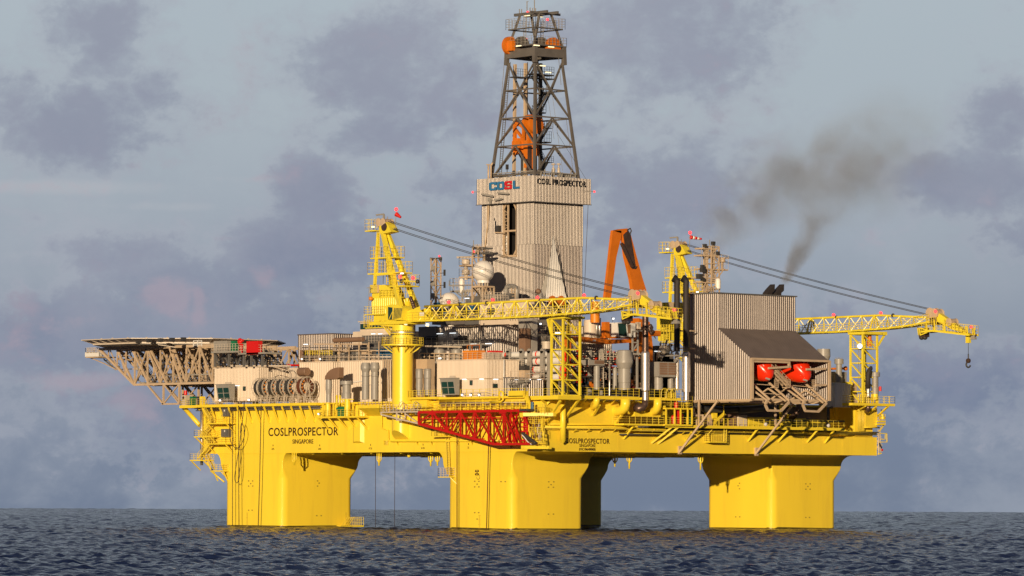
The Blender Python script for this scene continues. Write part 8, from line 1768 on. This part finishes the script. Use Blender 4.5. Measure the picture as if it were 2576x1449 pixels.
# radar mast
a = W(5, 1325, 1060, x=25); t = thing('radar_mast', a, 'grey radar mast with stacked side platforms left of the wind wall tower', 'mast')
lattice(t, (25, a.y, a.z - 4), (25, a.y, W(5, 1325, 555, x=25).z), 1.7, 1.5, m='beige_steel', bay=1.8)
def rplat(cl, cr_, cy, x=25, m='beige_steel', h=1.5, dx=2.5):
    p = W(5, cl, cy, x=x); q = W(5, cr_, cy, x=x); b = MB(); b.box((x, q.y, p.z - .3), (x + dx, p.y, p.z)); o = b.build('side_platform', M[m], t); b = MB(); b.rail([(x + dx, p.y, p.z), (x, p.y, p.z), (x, q.y, p.z)], h, .8, t=.07); b.build('railing', M['pale_steel'], o)
rplat(1132, 1288, 735); rplat(1132, 1275, 852); rplat(1040, 1300, 993, m='grey_paint', h=2.2); rplat(1270, 1370, 560, h=.5, m='dark_grey'); rplat(1280, 1370, 610, h=.6, m='dark_grey')
for (cx, cy, hwd) in ((1200, 690, 88), (1200, 795, 0)):
    q = W(5, cx, cy, x=25.5); b = MB(); b.lathe((q.x, q.y, q.z - 1.6), [(.35, 0), (.35, .8), (.75, 1.0), (.75, 1.7), (.4, 1.9)], 12)
    if hwd: b.bar(W(5, 1112, 658, x=25.5), W(5, 1290, 655, x=25.5), .25, .35)
    b.build('radar_scanner', M['pale_steel'], t)
b = MB()
for k in range(6): cx = 1090 + k * 30; b.bar(W(5, cx, 1000, x=25), W(5, 1165 + (k % 2) * 30, 1060, x=25), .16)
b.bar(W(5, 1165, 1000, x=25), W(5, 1165, 1100, x=25), .25); b.bar(W(5, 1200, 1000, x=26), W(5, 1200, 1100, x=26), .25); b.bar(W(5, 1030, 940, x=24.8), W(5, 1290, 935, x=24.8), .2); b.build('knee_brace', M['grey_paint'], t)
q = W(5, 1157, 935, x=25.2); b = MB(); b.lathe((25.2, q.y, q.z - 1.5), [(.3, 0), (.45, 1.2), (.5, 2.2), (.3, 2.6)], 10); b.build('dome_aerial', M['radome'], t)
b = MB()
for (cx, c0, c1) in ((1277, 485, 640), (1315, 525, 600), (1032, 890, 940)): b.bar(W(5, cx, c1, x=25), W(5, cx, c0, x=25), .1)
b.build('whip_aerial', M['grey_paint'], t)
for (cx, cy) in ((1280, 600),): b = MB(); b.sphere(W(5, cx, cy, x=24.8), .18, 8, 6); b.build('red_light', M['lamp_red'], t)
# accommodation roof behind the boom
t = thing('upper_deckhouse', (22, 40, 30), 'beige upper deckhouse roofs with dark machines under the radomes behind the near boom', 'deckhouse')
for (cl, cr_, ct, cb, x, m) in ((1190, 1340, 1050, 1330, 21, 'dark_grey'), (1340, 1640, 1110, 1330, 19, 'beige_wall'), (1640, 1810, 1078, 1330, 18, 'beige_wall'), (1000, 1190, 1150, 1330, 21, 'cladding_house'), (860, 1010, 1185, 1330, 20, 'dark_grey'), (1410, 1640, 1030, 1110, 22, 'dark_grey'), (1850, 2050, 1290, 1340, 20, 'dark_grey')):
    p = W(5, cl, ct, x=x); q = W(5, cr_, cb, x=x); b = MB(); b.box((x, q.y, q.z), (x + 3, p.y, p.z)); b.build('block', M[m], t)
for (cl, cr_, cy, x) in ((1345, 1625, 1112, 18.8), (1200, 1345, 1050, 20.9), (1345, 1480, 1075, 18.8), (1490, 1600, 1080, 18.8), (1640, 1900, 1290, 17.5), (980, 1200, 1145, 20.5)):
    b = MB(); b.rail([W(5, cl, cy, x=x), W(5, cr_, cy, x=x)], 1.2, .7, t=.09); b.build('railing', M['pale_steel'], t)
for k in range(24):
    cx = 820 + k * 50; cy = 1150 + rg.uniform(-20, 120); q = W(5, cx, cy, x=18.5); b = MB(); b.box(q, q + Vector((.6, rg.uniform(.3, 1.6), rg.uniform(.3, 1.1)))); b.build('roof_unit', M[rg.choice(['grey_paint', 'dark_grey', 'beige_steel', 'pale_steel', 'dark_steel', 'blue_paint'])], t)
lamp(t, 5, 1218, 1070, x=20.8, w=1.0); flood(t, 5, 1950, 1322, x=17, d=(-1, -.3, -.2))
t = thing('goose_pipe', W(5, 1610, 1080, x=23), 'large grey inverted U shaped pipe at the foot of the wind wall tower', 'pipe')
b = MB(); b.path([W(5, 1605, 1110, x=23), W(5, 1605, 985, x=23), W(5, 1612, 960, x=23), W(5, 1635, 948, x=23), W(5, 1680, 948, x=23), W(5, 1705, 965, x=23), W(5, 1712, 990, x=23), W(5, 1712, 1080, x=23)], .42, 12); b.build('pipe', M['grey_paint'], t)
b = MB(); b.ladder(W(5, 1678, 1075, x=22.6), W(5, 1678, 965, x=22.6), 1.0, t=.14); b.build('ladder', BS, t)
t = thing('vent_horn', W(5, 1940, 1080, x=24), 'grey horn shaped vent with a brown mouth before the right face of the tower', 'vent')
b = MB(); b.path([W(5, 1955, 1100, x=24), W(5, 1950, 1030, x=24), W(5, 1930, 1000, x=24)], [.45, .45, .5], 12); b.build('horn', GP, t); b = MB(); b.sphere(W(5, 1928, 1000, x=23.6), .52, 10, 8); b.build('mouth', M['wood_brown'], t)
# bracing wires right of the tower
rope('guy_wire', [W(5, 2430, 130, x=37), W(5, 2392, 1010, x=37)], 'thin guy wire hanging right of the wind wall tower', .04)
# far service mast behind the lifeboat house
a = W(7, 1255, 800, y=22); t = thing('service_mast', a, 'brownish lattice mast with side platforms between the far crane and the lifeboat house roof', 'mast')
lattice(t, (a.x, 22, a.z - 4), (a.x, 22, W(7, 1255, 335, y=22).z), 2.1, 1.9, bay=1.5, th=.14)
b = MB(); b.bar(W(7, 1205, 800, y=21.5), W(7, 1205, 330, y=21.5), .5, .4); b.bar(W(7, 1275, 700, y=21.5), W(7, 1275, 300, y=21.5), .4); b.build('cable_duct', BS, t)
for (cl, cr_, cy, h) in ((1165, 1310, 345, .5), (1155, 1330, 415, 1.0), (1155, 1425, 550, 2.6), (1130, 1300, 640, .8), (1150, 1310, 685, .9)):
    p = W(7, cl, cy, y=21); q = W(7, cr_, cy, y=21); b = MB(); b.box((p.x, 21, p.z - .25), (q.x, 23, p.z)); o = b.build('side_platform', BS, t); b = MB(); b.rail([p, (q.x, 21, p.z)], h, .9, t=.07); b.build('railing', M['pale_steel'], o)
b = MB(); b.bar(W(7, 1310, 660, y=21), W(7, 1385, 558, y=21), .16); b.bar(W(7, 1290, 640, y=21), W(7, 1330, 560, y=21), .14); b.bar(W(7, 1160, 770, y=21), W(7, 1200, 700, y=21), .14); b.build('knee_brace', BS, t)
q = W(7, 1363, 470, y=21.5); b = MB(); b.lathe((q.x, 21.5, q.z - 1.9), [(.25, 0), (.3, 1.4), (.6, 1.6), (.6, 2.2)], 10); b.bar(W(7, 1300, 445, y=21.5), W(7, 1432, 452, y=21.5), .22); b.build('radar_scanner', BS, t)
q = W(7, 1322, 770, y=20.8); b = MB(); b.lathe((q.x, 20.8, q.z), [(.15, 0), (.5, .25), (.52, 1.6), (.4, 2.0), (.1, 2.15)], 14); b.build('dome_aerial', M['radome'], t)
for (cx, cy, s) in ((1135, 635, .45), (1168, 570, .4), (1165, 535, .3), (1168, 665, .3), (1273, 300, .3), (1318, 400, .3), (1188, 325, .3)): b = MB(); q = W(7, cx, cy, y=20.8); b.box(q - Vector((s, s, s)), q + Vector((s, s, s))); b.build('instrument', M['dark_steel'], t)
b = MB(); b.bar(W(7, 1237, 330, y=22), W(7, 1237, 265, y=22), .12); b.build('whip_aerial', M['grey_paint'], t)
b = MB(); b.rail([W(7, 1130, 780, y=20), W(7, 1300, 800, y=20)], 1.1, .6, t=.1); b.rail([W(7, 1040, 800, y=12), W(7, 1130, 805, y=12)], 2.0, .7, t=.08); b.build('base_railing', BS, t)
# lower access tower seen left of the far crane pedestal
t = thing('access_tower', W(7, 800, 1400, y=28), 'yellow machinery block and stair tower below the far crane, left of the black stacks', 'access tower')
for (cl, cr_, ct, cb, m) in ((820, 900, 895, 1170, 'yellow_crane'), (832, 880, 1190, 1280, 'yellow_crane')):
    p = W(7, cl, ct, y=30); q = W(7, cr_, cb, y=30); b = MB(); b.box((p.x, 30, q.z), (q.x, 33, p.z)); b.build('column', M[m], t)
p = W(7, 822, 895, y=29.8); q = W(7, 872, 965, y=29.8); b = MB(); b.box((p.x, 29.7, q.z), (q.x, 29.98, p.z)); b.build('louvre', BS, t)
for (cl, cr_, cy) in ((752, 880, 1175), (748, 830, 1330)): p = W(7, cl, cy, y=29.5); q = W(7, cr_, cy, y=29.5); b = MB(); b.box((p.x, 29.5, p.z - .2), (q.x, 31, p.z)); b.rail([p, (q.x, 29.5, p.z)], 1.8, .6, mid=3, t=.1); b.build('platform', YC, t)
for cx in (760, 790, 820): b = MB(); b.ladder(W(7, cx, 1400, y=29.4), W(7, cx, 1100, y=29.4), .8, side=(1, 0, 0), t=.1); b.build('ladder', YR, t)
for k in range(14): cx = 750 + rg.uniform(0, 110); cy = 1290 + rg.uniform(0, 110); p = W(7, cx, cy, y=26); b = MB(); b.bar(p, p + Vector((rg.uniform(-1.5, 1.5), 0, rg.uniform(-1.5, 1.5))), .2); b.build('tangle', M[rg.choice(['beige_steel', 'yellow_rail', 'dark_grey', 'pale_steel'])], t)
t = thing('rear_block', W(3, 1500, 400, y=20), 'grey blocks and stairs on the deck between the orange crane and the louvred box', 'deckhouse')
for (cl, cr_, ct, m) in ((1470, 1680, 330, 'cladding_house'), (1490, 1640, 260, 'dark_grey'), (1600, 1700, 390, 'pale_steel')): p = W(3, cl, ct, y=20); q = W(3, cr_, ct, y=20); b = MB(); b.box((p.x, 20, ZT), (q.x, 23, p.z)); b.build('block', M[m], t)
b = MB(); b.stair(W(3, 1530, 405, y=12), W(3, 1570, 320, y=12), 1.2, side=(0, 1, 0)); b.rail([W(3, 1560, 320, y=12), W(3, 1680, 325, y=12)], 1.3, .6); b.build('stair', M['pale_steel'], t); lamp(t, 3, 1512, 315, y=19.8, w=1.4)
# ================================================================ drifting exhaust smoke
def smoke(name, pts, rad, dens, label):
    P = [W(0, a, c, y=yy) for (a, c, yy) in pts]; b = MB(); b.path(P, rad, 12); 
    m = bpy.data.materials.new(name); m.use_nodes = True; n = m.node_tree.nodes; l = m.node_tree.links; n.clear(); o = n.new('ShaderNodeOutputMaterial'); v = n.new('ShaderNodeVolumePrincipled'); l.new(v.outputs[0], o.inputs['Volume'])
    v.inputs['Color'].default_value = (.6, .58, .55, 1); g = n.new('ShaderNodeNewGeometry'); ns = n.new('ShaderNodeTexNoise'); ns.inputs['Scale'].default_value = .15; ns.inputs['Detail'].default_value = 6; ns.inputs['Distortion'].default_value = .6; l.new(g.outputs['Position'], ns.inputs['Vector'])
    # density: noise, thinning out towards the edge of the plume (distance from its axis)
    tot = None
    for i in range(len(P) - 1):
        A_, B_ = P[i], P[i + 1]; d = B_ - A_; L2 = d.length_squared
        def vm(op, a, c=None, sc=None):
            q = n.new('ShaderNodeVectorMath'); q.operation = op
            for k, s_ in enumerate((a, c)):
                if s_ is None: continue
                if isinstance(s_, bpy.types.NodeSocket): l.new(s_, q.inputs[k])
                else: q.inputs[k].default_value = s_
            if sc is not None: l.new(sc, q.inputs['Scale'])
            return q
        def mm(op, a, c=0.0, clamp=False):
            q = n.new('ShaderNodeMath'); q.operation = op; q.use_clamp = clamp
            for k, s_ in enumerate((a, c)):
                if isinstance(s_, bpy.types.NodeSocket): l.new(s_, q.inputs[k])
                else: q.inputs[k].default_value = s_
            return q.outputs[0]
        rel = vm('SUBTRACT', g.outputs['Position'], tuple(A_)).outputs[0]; tt = mm('MULTIPLY', vm('DOT_PRODUCT', rel, tuple(d)).outputs['Value'], 1 / L2, True)
        ax2 = vm('SCALE', tuple(d), sc=tt); dist = vm('LENGTH', vm('SUBTRACT', rel, ax2.outputs[0]).outputs[0]).outputs['Value']
        r_ = mm('ADD', mm('MULTIPLY', tt, rad[i + 1] - rad[i]), rad[i]); q = mm('SUBTRACT', 1.0, mm('DIVIDE', dist, r_), True)
        de = mm('MULTIPLY', mm('POWER', q, 1.2), mm('ADD', mm('MULTIPLY', tt, dens[i + 1] - dens[i]), dens[i]))
        tot = de if tot is None else mm('MAXIMUM', tot, de)
    mr = n.new('ShaderNodeMapRange'); l.new(ns.outputs['Fac'], mr.inputs[0]); mr.inputs[1].default_value = .4; mr.inputs[2].default_value = .62; mr.inputs[4].default_value = 1.35
    l.new(mm('MULTIPLY', tot, mr.outputs[0]), v.inputs['Density'])
    M[name] = m; o_ = b.build(name, m, label=label, cat='smoke', kind='stuff')
smoke('exhaust_smoke', [(1972, 712, 0), (2030, 600, 2), (2075, 520, 4), (2130, 440, 8), (2230, 380, 12), (2360, 350, 16)], [1.0, 3.0, 6.5, 11.0, 14.0, 13.0], [1.4, .17, .075, .048, .036, .0], 'grey brown smoke rising from the bent funnels and drifting right')
smoke('exhaust_smoke', [(1742, 655, 30), (1800, 590, 30), (1870, 500, 30), (1960, 450, 30), (2080, 420, 30), (2200, 400, 30)], [1.5, 4.5, 8.5, 10.0, 10.5, 10.0], [.10, .13, .11, .085, .06, .0], 'grey brown smoke drifting up right behind the far crane ropes')
